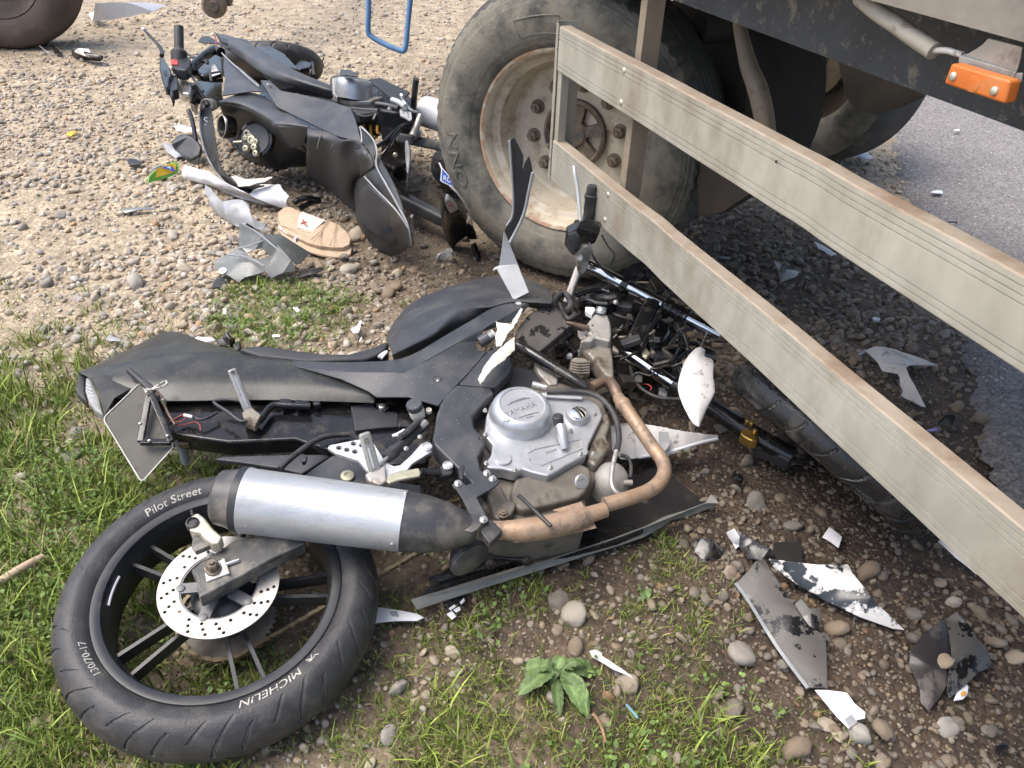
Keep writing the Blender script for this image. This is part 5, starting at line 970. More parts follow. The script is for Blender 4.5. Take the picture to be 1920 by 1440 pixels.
# tangle round the steering head
dark = slab('air_box', G(z('f', '1042 560 1075 540 1135 528 1200 548 1245 575 1282 640 1255 690 1190 700 1150 720 1120 690 1062 640'), .10), 'wet_black', nb, .06, .01)
slab('head_cover', [P(x, y, .26) for x, y in z('b6', '330 950 500 880 560 840 680 820 720 860 690 900 640 960 560 990 430 980')], 'wet_black', nb, .05, .012)
slab('instrument_case', [P(x, y, .17) for x, y in z('c4', '1210 470 1300 330 1400 300 1520 380 1550 480 1480 590 1350 680 1230 690')], 'wet_black', nb, .05, .012)
slab('mount_plate', [P(x, y, .24) for x, y in z('c4', '905 170 940 140 1000 125 1130 170 1110 220 960 200')], 'black_plastic', nb, .02, .003)
bolt('bolt', P(*z('c4', '925 165')[0], .255), R_, .007, .008, 'steel', nb)
slab('connector', G(z('c4', '585 210 680 215 700 240 660 300 590 260'), .26), 'white_plastic', nb, .015)
for nm, l, h, r, mt in (('cable', '200 230 260 110 340 60 400 110 420 200 370 260', .27, .009, 'rubber'), ('cable', '220 230 300 300 350 400 400 460', .27, .008, 'rubber'), ('cable', '290 170 330 260 390 350 470 300', .26, .007, 'rubber'),
   ('cable', '360 190 380 250 400 330 330 560 300 660', .25, .010, 'wet_black'), ('cable', '480 80 600 40 760 20 860 50', .28, .008, 'wet_black'), ('cable', '500 150 600 130 720 170 830 180', .26, .006, 'rubber'),
   ('cable', '440 690 520 720 640 820 760 900 900 1000', .19, .004, 'cast_grey'), ('cable', '1090 790 1095 920 1150 1060 1280 1180 1450 1240 1640 1250', .14, .0055, 'rubber'), ('cable', '1800 450 1680 490 1600 560 1500 680 1380 750 1310 730', .17, .006, 'rubber'),
   ('cable', '1640 500 1680 560 1710 640 1690 700', .12, .005, 'rubber'), ('cable', '1530 800 1620 780 1700 720', .12, .007, 'wet_black'), ('red_wire', '1130 1115 1200 1085 1280 1085 1325 1110 1320 1150', .13, .0016, 'red'),
   ('cable', '930 300 1000 340 1060 380 1040 460', .20, .006, 'oily_metal'), ('cable', '1000 420 940 520 900 560', .18, .003, 'cast_grey'), ('cable', '300 640 260 700 300 760 380 720', .20, .007, 'oily_metal')):
    tube(nm, G(z('c4', l), h), r, mt, nb, 6, 8)
slab('wire_connector', G(z('c4', '1205 640 1250 630 1320 740 1280 770 1230 750'), .18), 'brass', nb, .014, .003)
for l, mt, h in (('410 570 470 540 530 590 520 690 450 730 400 660', 'oily_metal', .19), ('240 650 300 630 370 680 350 760 260 770', 'wet_black', .19), ('355 705 430 700 440 770 380 760', 'white_plastic', .20), ('200 560 280 590 250 700 200 690', 'cast_grey', .17), ('900 640 960 700 960 730 890 690', 'cast_grey', .16),
  ('1450 560 1560 460 1620 480 1600 600 1480 640', 'white_dirty', .09), ('1430 760 1540 690 1560 760 1500 790', 'white_dirty', .07), ('1510 790 1560 780 1600 960 1570 1000 1530 900', 'fairing_grey', .10), ('1580 810 1680 910 1670 930 1570 850', 'white_dirty', .10), ('1420 1110 1480 1120 1510 1190 1490 1210 1410 1170', 'white_dirty', .08), ('620 620 700 600 760 700 720 780 640 720', 'oily_metal', .16)):
    slab('broken_bracket', G(z('c4', l), h), mt, nb, .012, .002)
rc_ = random.Random(3)
for i in range(90):       # snapped clips, plugs and hose ends packed round the steering head
    x, y = rc_.choice([(1075, 600), (1130, 560), (1180, 600), (1210, 640), (1090, 660), (1160, 690), (1240, 610), (1060, 570), (1200, 560), (1260, 660), (1230, 690), (1285, 690), (1300, 640)]); x += rc_.uniform(-38, 38); y += rc_.uniform(-30, 30); h = rc_.uniform(.09, .22); c = P(x, y, h)
    d1 = V((rc_.uniform(-1, 1), rc_.uniform(-1, 1), rc_.uniform(-.5, .5))).normalized(); mt = rc_.choice(['wet_black', 'wet_black', 'wet_black', 'black_plastic', 'oily_metal', 'oily_metal', 'rubber', 'cast_dirty'])
    if i % 2: tube('loose_hose', [c-d1*.05, c-d1*.02+V((rc_.uniform(-.03, .03), rc_.uniform(-.03, .03), .01)), c+d1*.02+V((rc_.uniform(-.03, .03), rc_.uniform(-.03, .03), 0)), c+d1*rc_.uniform(.04, .07)], rc_.uniform(.0025, .007), mt, nb, 5, 8)
    else: x_, y_, d_ = frame_of(d1); box('broken_clip', c, x_*rc_.uniform(.006, .02), y_*rc_.uniform(.004, .012), d_*rc_.uniform(.01, .028), mt, nb, .002)
# front wheel turned on its lock, tread to the viewer
q0, q1 = P(1345, 690, .2), P(1700, 985, .2); Ld = (q1-q0); Ld.z = 0; Ld.normalize(); sv = V((-Ld.y, Ld.x, 0)); sv = sv if sv.dot(CAM-q0) > 0 else -sv
ev = (sv*.72+UP*.69).normalized(); fax = Ld.cross(ev).normalized()
fc = P(1470, 752, .18+.29*ev.z)-ev*.29
def front(a, s, r, h):
    u = 1-abs(s)
    if u < .35 or u > .96: return 0
    t = (u-.35)/.61; ph = a*22/(2*math.pi)+1.6*t-.7*t*t+(.5 if s < 0 else 0)
    return .0036 if (ph % 1) < .075 and t > (.0 if int(ph) % 2 else .25) else 0
fp = [(.206, .036), (.215, .046), (.240, .052), (.258, .050), (.273, .040), (.283, .024), (.288, 0)]; fprof = fine(fp+[(r, -h) for r, h in fp[-2::-1]], 7)
tyre('front_tyre', fc, fax, fprof, 640, Ld, ['wet_rubber', 'groove_dust'], nb, front, 'groove')
lathe('front_rim', fc, fax, [(.03, -.03), (.19, -.02), (.205, -.036), (.214, -.038), (.214, .038), (.205, .036), (.19, .02), (.03, .03)], 'rim_black', nb, 64)
gc = slab('front_caliper', [P(x, y, .10) for x, y in z('b7', '800 812 826 775 840 735 866 745 892 795 925 800 928 868 880 868 826 838')], 'gold', nb, .03, .004)
for x, y in z('b7', '850 730 880 745 905 800'): lathe('piston_bolt', P(x, y, .115), V((-.2, -.3, 1)), [(.006, -.008), (.006, .006), (.004, .008), (.0, .008)], 'gold', gc, 12)
slab('axle_clamp', [P(x, y, .07) for x, y in z('b7', '930 870 970 850 1190 965 1160 1015 1000 930 900 905')], 'black_plastic', nb, .04, .006)
frow = [('1305 652 1315 651 1323 657', .30), ('1290 668 1307 668 1322 668', .305), ('1279 691 1308 690 1337 676', .31), ('1271 725 1304 722 1337 705', .31), ('1279 756 1308 752 1340 735', .30), ('1296 790 1308 785 1325 768', .29), ('1304 799 1310 800 1312 799', .285)]
sheet('mudguard_shell', [[P(*z('f', r)[0], h-.006), P(*z('f', r)[1], h+.004), P(*z('f', r)[2], h-.003)] for r, h in frow], 'white_dirty', nb, .003, 4, 4)
tube('mudguard_stay', [P(1312, 655, .30), P(1318, 640, .27), P(1326, 622, .22)], .002, 'steel', nb, 2, 6)
# broken fairing stay standing up in front of the trailer wheel
sy_ = P(962, 560, .28).y
stand = slab('fairing_stay', [atY(x, y, sy_+dy) for (x, y), dy in zip(z('b3', '1462 60 1502 38 1545 110 1592 205 1582 335 1606 260 1640 205 1658 260 1676 352 1640 520 1600 705 1550 830 1468 985 1418 882 1455 800 1492 738 1500 500 1480 300'), [.03]*18)], 'black_plastic', nb, .006, .0015)
tube('stay_edge', [atY(x, y, sy_+.02) for x, y in z('b3', '1466 65 1482 300 1498 560 1494 735 1440 830')], .0032, 'fairing_grey', stand, 4, 8)
tube('stay_edge', [atY(x, y, sy_+.02) for x, y in z('b3', '1676 352 1640 520 1600 705 1550 830 1470 980')], .0045, 'fairing_grey', stand, 4, 8)
slab('stay_bracket', [atY(x, y, sy_+d) for (x, y), d in zip(z('b3', '1418 882 1465 985 1540 1180 1640 1430 1500 1500 1470 1440 1350 1220 1310 1235 1330 1205 1370 1190 1400 1020'), [.03, .03, .0, -.06, -.07, -.05, .0, .0, .01, .01, .02])], 'fairing_grey', nb, .004, .001)

# ---------------------------------------------------------------- far motorcycle, lying on its left side with the tank to the viewer
bb = thing('motorcycle', 'black motorcycle lying behind, tank and seat toward us, its tail under the trailer tyre', 'motorcycle', P(560, 300, 0))
def H(k, s, h): return G(z(k, s), h)
BR = V((.12, .30, .94)).normalized()                 # its right side points up and a little away
BV = (CAM-P(500, 260, .2)).normalized()
sheet('fuel_tank', [H('c6', '400 190 600 108 800 88 960 140 1200 318 1440 470', .40), H('c6', '425 215 640 236 850 318 1000 405 1075 460 1430 500', .375), H('c6', '470 330 660 350 880 420 1040 500 1130 560 1420 560', .31),
   H('c6', '530 460 700 500 900 560 1060 620 1215 690 1400 700', .22), H('c6', '620 640 760 740 900 790 1050 790 1230 820 1410 820', .13), H('c6', '690 790 820 860 920 900 1060 945 1210 925 1412 915', .04)], 'black_plastic', bb, .004, 4, 4)
slab('tank_panel', H('c6', '1078 466 1430 484 1375 690 1232 692 1190 650 1125 555', [.378, .39, .27, .262, .275, .33]), 'grey_plastic', bb, .006, .002)
sheet('tank_shoulder', [H('c6', '420 185 620 100 790 82 965 142 1190 312 1440 466', .405), H('c6', '440 200 640 190 820 230 1000 320 1130 400 1435 480', .398), H('c6', '470 200 650 232 850 310 1000 400 1070 450 1428 490', .382)], 'grey_plastic', bb, .003, 4, 3)
for l in ('485 195 640 235 850 315 1000 405 1072 460 1110 540 1215 685 1370 692',): tube('tank_crease', H('c6', l, [.383, .38, .372, .365, .36, .32, .262, .262]), .0035, 'grey_plastic', bb, 3, 6)
tube('tank_crease', H('c6', '1060 745 1140 790 1225 830', [.18, .16, .14]), .005, 'seat_vinyl', bb, 3, 6)
fc2 = P(*z('c6', '840 610')[0], .235); fn = V((-.15, -.82, .55)).normalized()
cap = lathe('filler_neck', fc2, fn, [(.078, -.02), (.082, .0), (.078, .008), (.068, .010), (.064, .004), (.058, -.004), (.0, -.006)], 'wet_black', bb, 48, 40)
lathe('filler_ring', fc2+fn*.004, fn, [(.066, .0), (.069, .004), (.066, .009), (.063, .006)], 'grey_plastic', cap, 40)
for dx, dy, r in ((750, 545, .016), (800, 620, .020), (730, 600, .011), (735, 715, .013), (830, 700, .014), (845, 770, .012), (790, 580, .012), (850, 640, .012)):
    q = P(*z('c6', f'{dx} {dy}')[0], .235+(610-dy)*.00026); lathe('cap_fitting', q+fn*.002, fn, [(r*1.25, -.006), (r*1.25, .004), (r*.95, .012), (r*.5, .014), (r*.4, .008), (.0, .008)], 'brass', cap, 9)
tube('ignition_key', [P(*z('c6', '700 640')[0], .23)+fn*.01, P(*z('c6', '615 655')[0], .22)+fn*.02], .006, 'brass', cap, 1, 8)
kc = P(*z('c6', '455 462')[0], .28); kn = V((-.75, -.6, .3)).normalized(); lathe('steering_lock', kc-kn*.02, kn, [(.045, -.03), (.05, .0), (.05, .014), (.046, .018), (.042, .014), (.03, .004), (.0, .0)], 'wet_black', bb, 32, 40)
tube('lock_ring', [kc+(frame_of(kn)[0]*math.cos(a)+frame_of(kn)[1]*math.sin(a))*.046 for a in np.linspace(0, 2*math.pi, 25)[:-1]], .0024, 'steel', bb, 1, 6, True)
slab('tank_underside', H('c6', '500 560 690 790 920 900 1060 945 1200 925 1200 700 900 560', .02), 'wet_black', bb, .02, .004)
# seat and tail
sheet('seat', [H('c7', '185 205 390 238 520 318 640 330 712 352', .41), H('c7', '182 300 380 330 505 380 640 390 770 470', .385), H('c7', '180 430 370 470 490 530 630 560 770 600', .31), H('c7', '178 540 360 600 470 680 590 730 690 700', .21), H('c7', '180 620 345 700 450 775 560 850 650 850', .12), H('c7', '186 690 335 765 440 835 540 935 650 1010', .04)], 'seat_vinyl', bb, .01, 4, 4)
tube('seat_seam', H('c7', '560 330 510 400 480 480 475 560 470 620', [.405, .37, .32, .28, .24]), .003, 'rubber', bb, 3, 6)
for l in ('330 270 300 330 280 410', '450 350 420 400 405 440'): tube('seat_crease', H('c7', l, [.40, .385, .36]), .0028, 'seat_vinyl', bb, 3, 6)
sheet('seat_hump', [H('c7', '700 350 760 410 800 500 810 590', [.41, .40, .38, .36]), H('c7', '690 400 720 460 740 540 745 640', [.395, .385, .355, .30]), H('c7', '640 420 670 500 690 580 700 680', [.385, .36, .32, .27])], 'black_plastic', bb, .006, 4, 3)
sheet('tail_cover', [H('c7', '845 580 920 720 1010 880 1090 1020 1165 1165 1195 1335', [.36, .35, .34, .32, .29, .22]), H('c7', '790 625 850 760 930 880 1030 1010 1120 1190 1165 1360', [.345, .32, .30, .28, .24, .14]),
   H('c7', '740 668 760 770 800 900 870 1050 990 1220 1090 1400', [.31, .28, .24, .20, .15, .06]), H('c7', '690 690 690 780 700 920 740 1080 850 1250 1000 1430', [.26, .24, .19, .14, .08, .01]), H('c7', '645 720 640 820 645 950 665 1110 740 1240 850 1390', [.20, .16, .12, .08, .03, .0])], 'black_plastic', bb, .006, 4, 4)
sheet('pillion_pad', [H('c7', '772 750 850 830 960 940 1080 1072', [.318, .305, .285, .262]), H('c7', '735 780 800 900 900 1020 1070 1180', [.30, .265, .235, .205]), H('c7', '700 840 740 980 820 1110 1062 1285', [.265, .215, .175, .135]), H('c7', '692 1010 710 1120 800 1220 1005 1342', [.195, .155, .12, .085])], 'seat_vinyl', bb, .012, 4, 4)
lathe('pad_hole', P(*z('c7', '968 1185')[0], .205), BV, [(.012, -.004), (.012, .004), (.0, .004)], 'wet_black', bb, 14)
slab('tail_side', H('c7', '848 575 870 478 935 590 1010 720 1085 890 1165 1165 1090 1030 1010 885 920 720', [.365, .39, .38, .37, .35, .30, .325, .345, .355]), 'black_plastic', bb, .008, .002)
slab('tail_side', H('c7', '690 200 740 225 815 310 855 420 850 560 820 500 770 400 715 350', [.42, .42, .415, .405, .375, .39, .40, .41]), 'tail_plastic', bb, .006, .002)
for l, h in (('700 190 745 230 820 315 858 430 852 570 930 720 1020 880 1095 1020 1165 1165 1190 1330', [.425, .425, .42, .41, .372, .362, .35, .332, .30, .225]), ('738 675 850 800 960 910 1060 1020 1165 1175', [.318, .325, .315, .305, .29]), ('690 195 708 265 712 350', [.425, .42, .413])): tube('trim_line', H('c7', l, h), .0032, 'fairing_grey', bb, 3, 6)
slab('tail_lamp', H('c7', '1168 1070 1195 1075 1222 1180 1225 1270 1200 1340 1180 1240', [.27, .27, .22, .17, .13, .2]), 'lamp_clear', bb, .02, .004)
# upper fairing, right side up
sheet('side_fairing', [H('1', '462 84 560 106 650 146 760 216 890 284 1038 345', [.42, .47, .49, .50, .50, .48]), H('1', '480 120 560 150 650 200 760 268 890 320 1042 375', [.43, .475, .495, .505, .50, .475]), H('1', '495 152 590 210 680 275 760 318 890 362 1044 408', [.42, .45, .47, .47, .46, .43])], 'grey_plastic', bb, .005, 4, 3)
slab('side_fairing_lower', H('1', '760 318 890 350 1042 380 1046 412 1040 420 900 392 790 372 700 300', [.468, .47, .45, .42, .41, .42, .43, .455]), 'black_plastic', bb, .01, .002)
slab('cockpit_panel', H('c5', '920 430 1140 590 1335 760 1400 860 1230 860 900 905 925 700 905 560', [.44, .45, .455, .44, .42, .41, .42, .435]), 'grey_plastic', bb, .006, .002)
tube('panel_joint', H('c5', '890 390 1000 500 1140 620 1250 720 1350 800', [.45, .455, .46, .46, .455]), .0032, 'fairing_grey', bb, 3, 6)
slab('side_cover', H('1', '688 320 735 322 790 372 920 398 1050 428 1140 460 1165 520 1195 632 1080 602 960 547 850 492 770 452 735 395', [.455, .46, .46, .455, .45, .445, .44, .41, .40, .405, .41, .42, .44]), 'grey_plastic', bb, .008, .002)
lathe('cover_bolt', P(*z('1', '730 342')[0], .462), BR, [(.009, -.002), (.009, .002), (.006, .003), (.0, .003)], 'silver_paint', bb, 16)
slab('nose_piece', H('c5', '600 240 640 185 730 178 840 250 1000 330 950 330 850 275 710 255 690 285 670 265', .45), 'black_plastic', bb, .006)
slab('nose_fin', H('c5', '795 120 860 180 1040 250 1080 200 1200 225 1290 330 1080 300 900 250', .46), 'black_plastic', bb, .008)
slab('radiator_shroud', H('1', '655 155 740 150 810 190 880 265 800 250 720 205', .40), 'wet_black', bb, .02, .003)
# front wheel beyond
fa2 = V((-.10, .52, .85)).normalized(); fw2 = P(508, 124, .22); 
tyre('front_tyre', fw2, fa2, fprof, 420, V((1, 0, 0)), ['rubber', 'groove_dust'], bb, front, 'groove')
lathe('front_rim', fw2, fa2, [(.03, -.03), (.19, -.02), (.205, -.036), (.214, -.038), (.214, .038), (.205, .036), (.19, .02), (.03, .03)], 'rim_black', bb, 48)
slab('fork_bottom', H('b2', '0 350 70 360 130 380 110 430 20 450 -60 440', .32), 'wet_black', bb, .04, .006)
tube('mudguard_stay', H('b2', '140 380 150 450 160 520', .30), .008, 'black_plastic', bb, 2, 8)
tube('loose_strip', H('b2', '265 330 250 370 262 410', [.08, .05, .02]), .005, 'black_plastic', bb, 3, 6)
# engine, its round cover up
e2 = P(*z('b2', '585 640')[0], .42)
slab('engine', H('b2', '330 520 480 500 760 560 870 545 1000 600 1110 680 1250 790 1180 900 1000 900 800 870 540 850 330 760', .37), 'black_plastic', bb, .10, .012)
lathe('clutch_cover', e2, BR, [(.080, -.05), (.079, .0), (.077, .020), (.072, .030), (.064, .035), (.0, .036)], 'silver_case', bb, 56, 32)
tv, tf = textgeo('YAMAHA', .025, .0006); tx0 = sum(v.x for v in tv)/len(tv); exb = V((.98, -.15, -.08)).normalized(); exb = (exb-BR*exb.dot(BR)).normalized(); eyb = BR.cross(exb)
mk('lettering', [e2+BR*(.0365+v.z)+exb*(v.x-tx0)+eyb*(v.y-.006) for v in tv], tf, 'silver_text', bb, False)
slab('crankcase_cover', H('b2', '350 540 430 530 450 720 400 740 360 700', .40), 'cast_grey', bb, .03, .006)
slab('case_flange', H('b2', '400 730 480 745 600 765 740 745 860 720 900 740 760 790 560 790 390 760', .385), 'cast_grey', bb, .02, .004)
for x, y in z('b2', '430 690 570 740 780 640 830 710 880 715'): bolt('bolt', P(x, y, .395), BR, .007, .01, 'steel', bb)
slab('knee_guard', H('b2', '735 560 860 540 960 590 1180 690 1100 775 960 740 860 660', .43), 'black_plastic', bb, .008, .002)
slab('cover_patch', H('b2', '440 450 540 458 610 490 630 525 520 510 430 520', .50), 'panel_dark', bb, .005)
slab('frame_spar', H('b2', '330 770 540 850 800 830 960 850 820 900 640 930 540 860 350 810', .36), 'grey_plastic', bb, .04, .006)
slab('inner_frame', H('1', '690 330 900 400 1140 470 1190 625 1190 690 1060 680 940 640 850 600 770 540 680 480', .30), 'wet_black', bb, .05, .004)
slab('shock_guard', H('b2', '850 960 960 940 1080 1010 1060 1120 960 1180 880 1150', .30), 'wet_black', bb, .02, .004)
# foot controls
peg = tube('rider_peg', H('b2', '1215 850 1228 700 1243 555', [.36, .43, .49]), .0135, 'rubber', bb, 3, 12)
tube('gear_lever', H('b2', '1085 720 1100 760 1140 830 1200 890 1260 910', [.46, .44, .42, .40, .39]), .006, 'silver_paint', bb, 4, 8)
tube('brake_pedal', H('b2', '990 775 1060 800 1130 850', .42), .012, 'silver_paint', bb, 3, 10)
slab('heel_plate', H('b2', '1068 880 1085 865 1190 905 1198 980 1175 990 1130 960 1075 935', .40), 'silver_paint', bb, .006, .0015, [[P(*z('b2', f'{x+9*math.cos(a)} {y+9*math.sin(a)}')[0], .40) for a in np.linspace(0, 6.28, 9)[:-1]] for x, y in ((1108, 890), (1155, 905), (1110, 915), (1160, 930), (1165, 955))])
tube('master_cylinder', H('b2', '820 820 960 840 1060 870', .40), .013, 'black_plastic', bb, 2, 12)
bolt('bolt', P(*z('b2', '960 880')[0], .41), BR, .008, .01, 'steel', bb)
tube('passenger_peg', H('b2', '1205 1165 1250 1050 1290 940', [.33, .36, .39]), [.016, .015, .013], 'peg_alu', bb, 3, 8)
slab('peg_clevis', H('b2', '1165 1120 1200 1080 1300 1090 1290 1140 1215 1195', .33), 'wet_black', bb, .02, .003)
tube('subframe_tube', H('b2', '830 1265 930 1200 1040 1090 1130 1035 1230 1030', [.35, .36, .37, .37, .36]), .0075, 'wet_black', bb, 5, 10)
tube('subframe_tube', H('b2', '880 1360 950 1280 1030 1150 1100 1070 1180 1050', [.32, .34, .35, .36, .36]), .0075, 'wet_black', bb, 5, 10)
tube('cable', H('b2', '615 950 620 930 680 950 780 935 840 880 855 850', [.36, .36, .36, .37, .38, .38]), .0035, 'rubber', bb, 5, 8)
tube('cable', H('b2', '790 980 820 920 855 860', .37), .004, 'cast_grey', bb, 4, 8)
# silencer running back behind the trailer wheel
m0, m1 = P(*z('b2', '1285 880')[0], .33), P(*z('b2', '1700 1010')[0], .30)
lathe('muffler', m0, (m1-m0), [(.0, 0), (.05, .0), (.060, .008), (.066, .03), (.068, .35), (.06, .36)], 'white_plastic', bb, 40, 40)
# rear suspension, swing arm and wheel
so0, so1 = P(*z('b2', '650 1090')[0], .27), P(*z('b2', '860 1110')[0], .27); sx, sy, sdv = frame_of(so1-so0); ln = (so1-so0).length; hel = []
for k in range(3*14+1): a = 2*math.pi*k/14; hel.append(so0+sdv*(ln*k/42)+(sx*math.cos(a)+sy*math.sin(a))*.030)
tube('shock_spring', hel, .0062, 'spring_orange', bb, 1, 8); tube('shock_body', [so0, so1], .020, 'wet_black', bb, 1, 16)
bar('swingarm', P(*z('b2', '1040 1170')[0], .30), P(*z('b2', '1640 1290')[0], .26), .05, .04, 'swingarm', bb, BR, .008)
bar('swingarm', P(*z('c7', '1100 890')[0], .10), P(*z('c7', '1560 1120')[0], .08), .05, .05, 'grey_plastic', bb, UP, .01)
slab('rear_mudguard', H('b2', '900 1100 1050 1170 1140 1200 1150 1420 1000 1500 860 1400', .22), 'wet_black', bb, .03, .006)
tube('guard_blade', H('c7', '1145 330 1155 420 1158 520 1155 640', [.33, .30, .27, .24]), [.006, .012, .010, .002], 'fairing_grey', bb, 4, 6)
ra = V((.10, .12, .98)).normalized(); rw = P(935, 322, .10); tyre('rear_tyre', rw, ra, mprof, 600, V((1, 0, 0)), ['rubber', 'groove_dust'], bb, street, 'groove')
lathe('rear_wheel', rw, ra, [(.03, -.04), (.19, -.03), (.21, -.045), (.226, -.05), (.226, .05), (.21, .045), (.19, .03), (.03, .04)], 'rim_black', bb, 48)
slab('inner_fender', H('c7', '905 470 1000 420 1100 480 1160 640 1150 800 1080 760 980 620', .16), 'wet_black', bb, .03, .006)
lathe('link_bolt', P(*z('c7', '1035 465')[0], .26), BV, [(.010, -.004), (.010, .003), (.006, .006), (.0, .006)], 'brass', bb, 12)
# number plate with blue country field, indicator and its holder
def pv(x, y, h): return P(*z('b3', f'{x-22} {y}')[0], h+.15*max(0, min(1, (900-y)/300)))
pO = P(833, 322, .27); pn_ = (BV+V((-.35, .1, .25))).normalized()
def pq(x, y, o=0.0): return onplane(*z('b3', f'{x} {y}')[0], pO+pn_*o, pn_)
pw = slab('number_plate', [pq(*q) for q in ((824, 258), (842, 268), (862, 310), (905, 362), (955, 430), (990, 480), (975, 492), (860, 440), (842, 424), (848, 370), (850, 320))], 'white_plastic', bb, .0015, .0003)
slab('country_field', [pq(*q, .002) for q in ((858, 318), (905, 372), (950, 438), (985, 482), (972, 484), (862, 430), (852, 418), (856, 370))], 'blue_plate', pw, .001, .0002)
tv, tf = textgeo('RO', 1, .0); mk('lettering', [pq(866+v.x*52+v.y*4, 418+v.x*22-v.y*62, .0035) for v in tv], tf, 'white_plastic', pw, False)
tube('plate_edge', [pv(950, 470, .23), pv(1020, 540, .20), pv(1080, 620, .16), pv(1130, 720, .12), pv(1152, 830, .08)], .003, 'white_plastic', bb, 4, 6)
hold = slab('plate_holder', [pv(885, 640, .2), pv(930, 700, .18), pv(1040, 700, .16), pv(1110, 780, .12), pv(1100, 880, .08), pv(1150, 900, .06), pv(1040, 980, .03), pv(970, 1050, .0), pv(930, 1000, .02), pv(890, 880, .09), pv(875, 760, .15)], 'wet_black', bb, .05, .01)
slab('indicator', [pv(915, 558, .24), pv(950, 600, .225), pv(1025, 690, .19), pv(985, 715, .18), pv(948, 722, .18), pv(925, 680, .20), pv(908, 615, .225)], 'lamp_clear', bb, .02, .006)
lathe('indicator_bulb', pv(958, 640, .21), BV, [(.008, -.004), (.007, .004), (.003, .007), (.0, .007)], 'red_dull', bb, 12)
slab('holder_leg', [pv(1158, 990, .05), pv(1185, 980, .05), pv(1235, 1120, .0), pv(1225, 1150, .0), pv(1205, 1140, .0)], 'wet_black', bb, .02, .003)
slab('holder_stub', [pv(1100, 860, .1), pv(1180, 880, .08), pv(1200, 960, .05), pv(1110, 960, .05)], 'wet_black', bb, .04, .006)
# handlebar end
hb0 = P(*z('c5', '365 600')[0], .42); hb1 = P(*z('c5', '362 55')[0], .585); hdv = hb1-hb0
lathe('handlebar_grip', hb0, hdv, [(.012, 0), (.012, .03), (.034, .035), (.036, .08), (.030, .088), (.021, .095), (.0205, .19), (.0195, .196), (.0, .196)], 'rubber', bb, 24, 35)
slab('switch_housing', [P(*q, .47) for q in z('c5', '280 430 420 400 500 440 495 540 450 590 330 575 270 540')], 'black_plastic', bb, .05, .01)
slab('stop_switch', [P(*q, .475)+BV*.004 for q in z('c5', '268 462 352 475 350 528 266 518')], 'red', bb, .006, .0015)
tube('brake_lever', H('b1', '1215 248 1250 290 1300 340 1350 400 1368 440 1365 470', [.56, .55, .535, .515, .505, .50]), [.006, .007, .007, .008, .009, .010], 'wet_black', bb, 5, 10)
lathe('lever_ball', P(*z('b1', '1214 247')[0], .562), V((-1, .2, .3)), [(.005, -.01), (.0095, -.004), (.0095, .004), (.005, .010), (.0, .011)], 'silver_paint', bb, 14)
slab('master_cylinder', [P(*q, .46) for q in z('c5', '125 440 170 430 250 560 280 640 240 700 230 800 185 795 150 700 120 560')], 'wet_black', bb, .04, .008)
slab('fluid_tank', [P(*q, .44) for q in z('c5', '220 660 330 650 350 700 345 830 290 850 285 920 265 930 245 840 225 820')], 'black_plastic', bb, .04, .006)
tube('tank_band', [P(*q, .445) for q in z('c5', '222 830 220 665 235 655 320 660')], .004, 'cast_grey', bb, 3, 6)
ck = P(*z('c5', '432 838')[0], .36); kn2 = V((.1, -.95, .25)).normalized(); lathe('fork_cap', ck, kn2, [(.030, -.10), (.031, -.01), (.0315, .0), (.029, .003), (.0255, .003), (.025, -.006), (.0, -.006)], 'steel', bb, 30, 30)
slab('clip_on', [P(*q, .40) for q in z('c5', '360 690 440 690 490 750 520 800 500 880 380 880 355 800')], 'steel', bb, .04, .01)
tube('fork_brace', H('c5', '560 800 640 920 700 1000 720 1040', [.36, .34, .32, .31]), [.010, .013, .014, .012], 'oily_metal', bb, 4, 10)
ck2 = P(*z('c5', '712 1030')[0], .31); lathe('fork_cap', ck2, kn2, [(.028, -.06), (.029, .0), (.029, .008), (.025, .010), (.021, .006), (.012, .006), (.0, .006)], 'cast_grey', bb, 26, 30)
slab('top_yoke', [P(*q, .28) for q in z('c5', '510 760 640 700 760 680 880 680 890 900 800 980 640 1000 520 960 520 1100 590 1150 610 1020 700 980')], 'wet_black', bb, .04, .008)
tube('dash_frame', H('c5', '550 640 545 560 620 480 730 390 800 355 880 380', [.40, .42, .43, .44, .44, .44]), .022, 'wet_black', bb, 5, 12)
tube('dash_frame', H('c5', '560 650 660 690 760 670 870 650', .39), .016, 'wet_black', bb, 5, 10)
slab('dash_back', H('c5', '560 600 740 420 880 400 900 700 760 700 580 680', .36), 'wet_black', bb, .02, .004)
slab('white_scrap', H('c5', '735 580 800 505 825 570 875 640 760 680', .40), 'white_dirty', bb, .003)
for l in ('440 395 560 440 640 470 720 520', '470 600 530 690 600 780 660 860', '740 600 750 680 760 740', '620 420 660 440 720 500', '500 440 620 455 700 500'): tube('cable', H('c5', l, .43), .006, 'rubber', bb, 5, 8)
tube('red_wire', H('c5', '800 180 820 240 815 340', .45), .003, 'copper_red', bb, 3, 6)
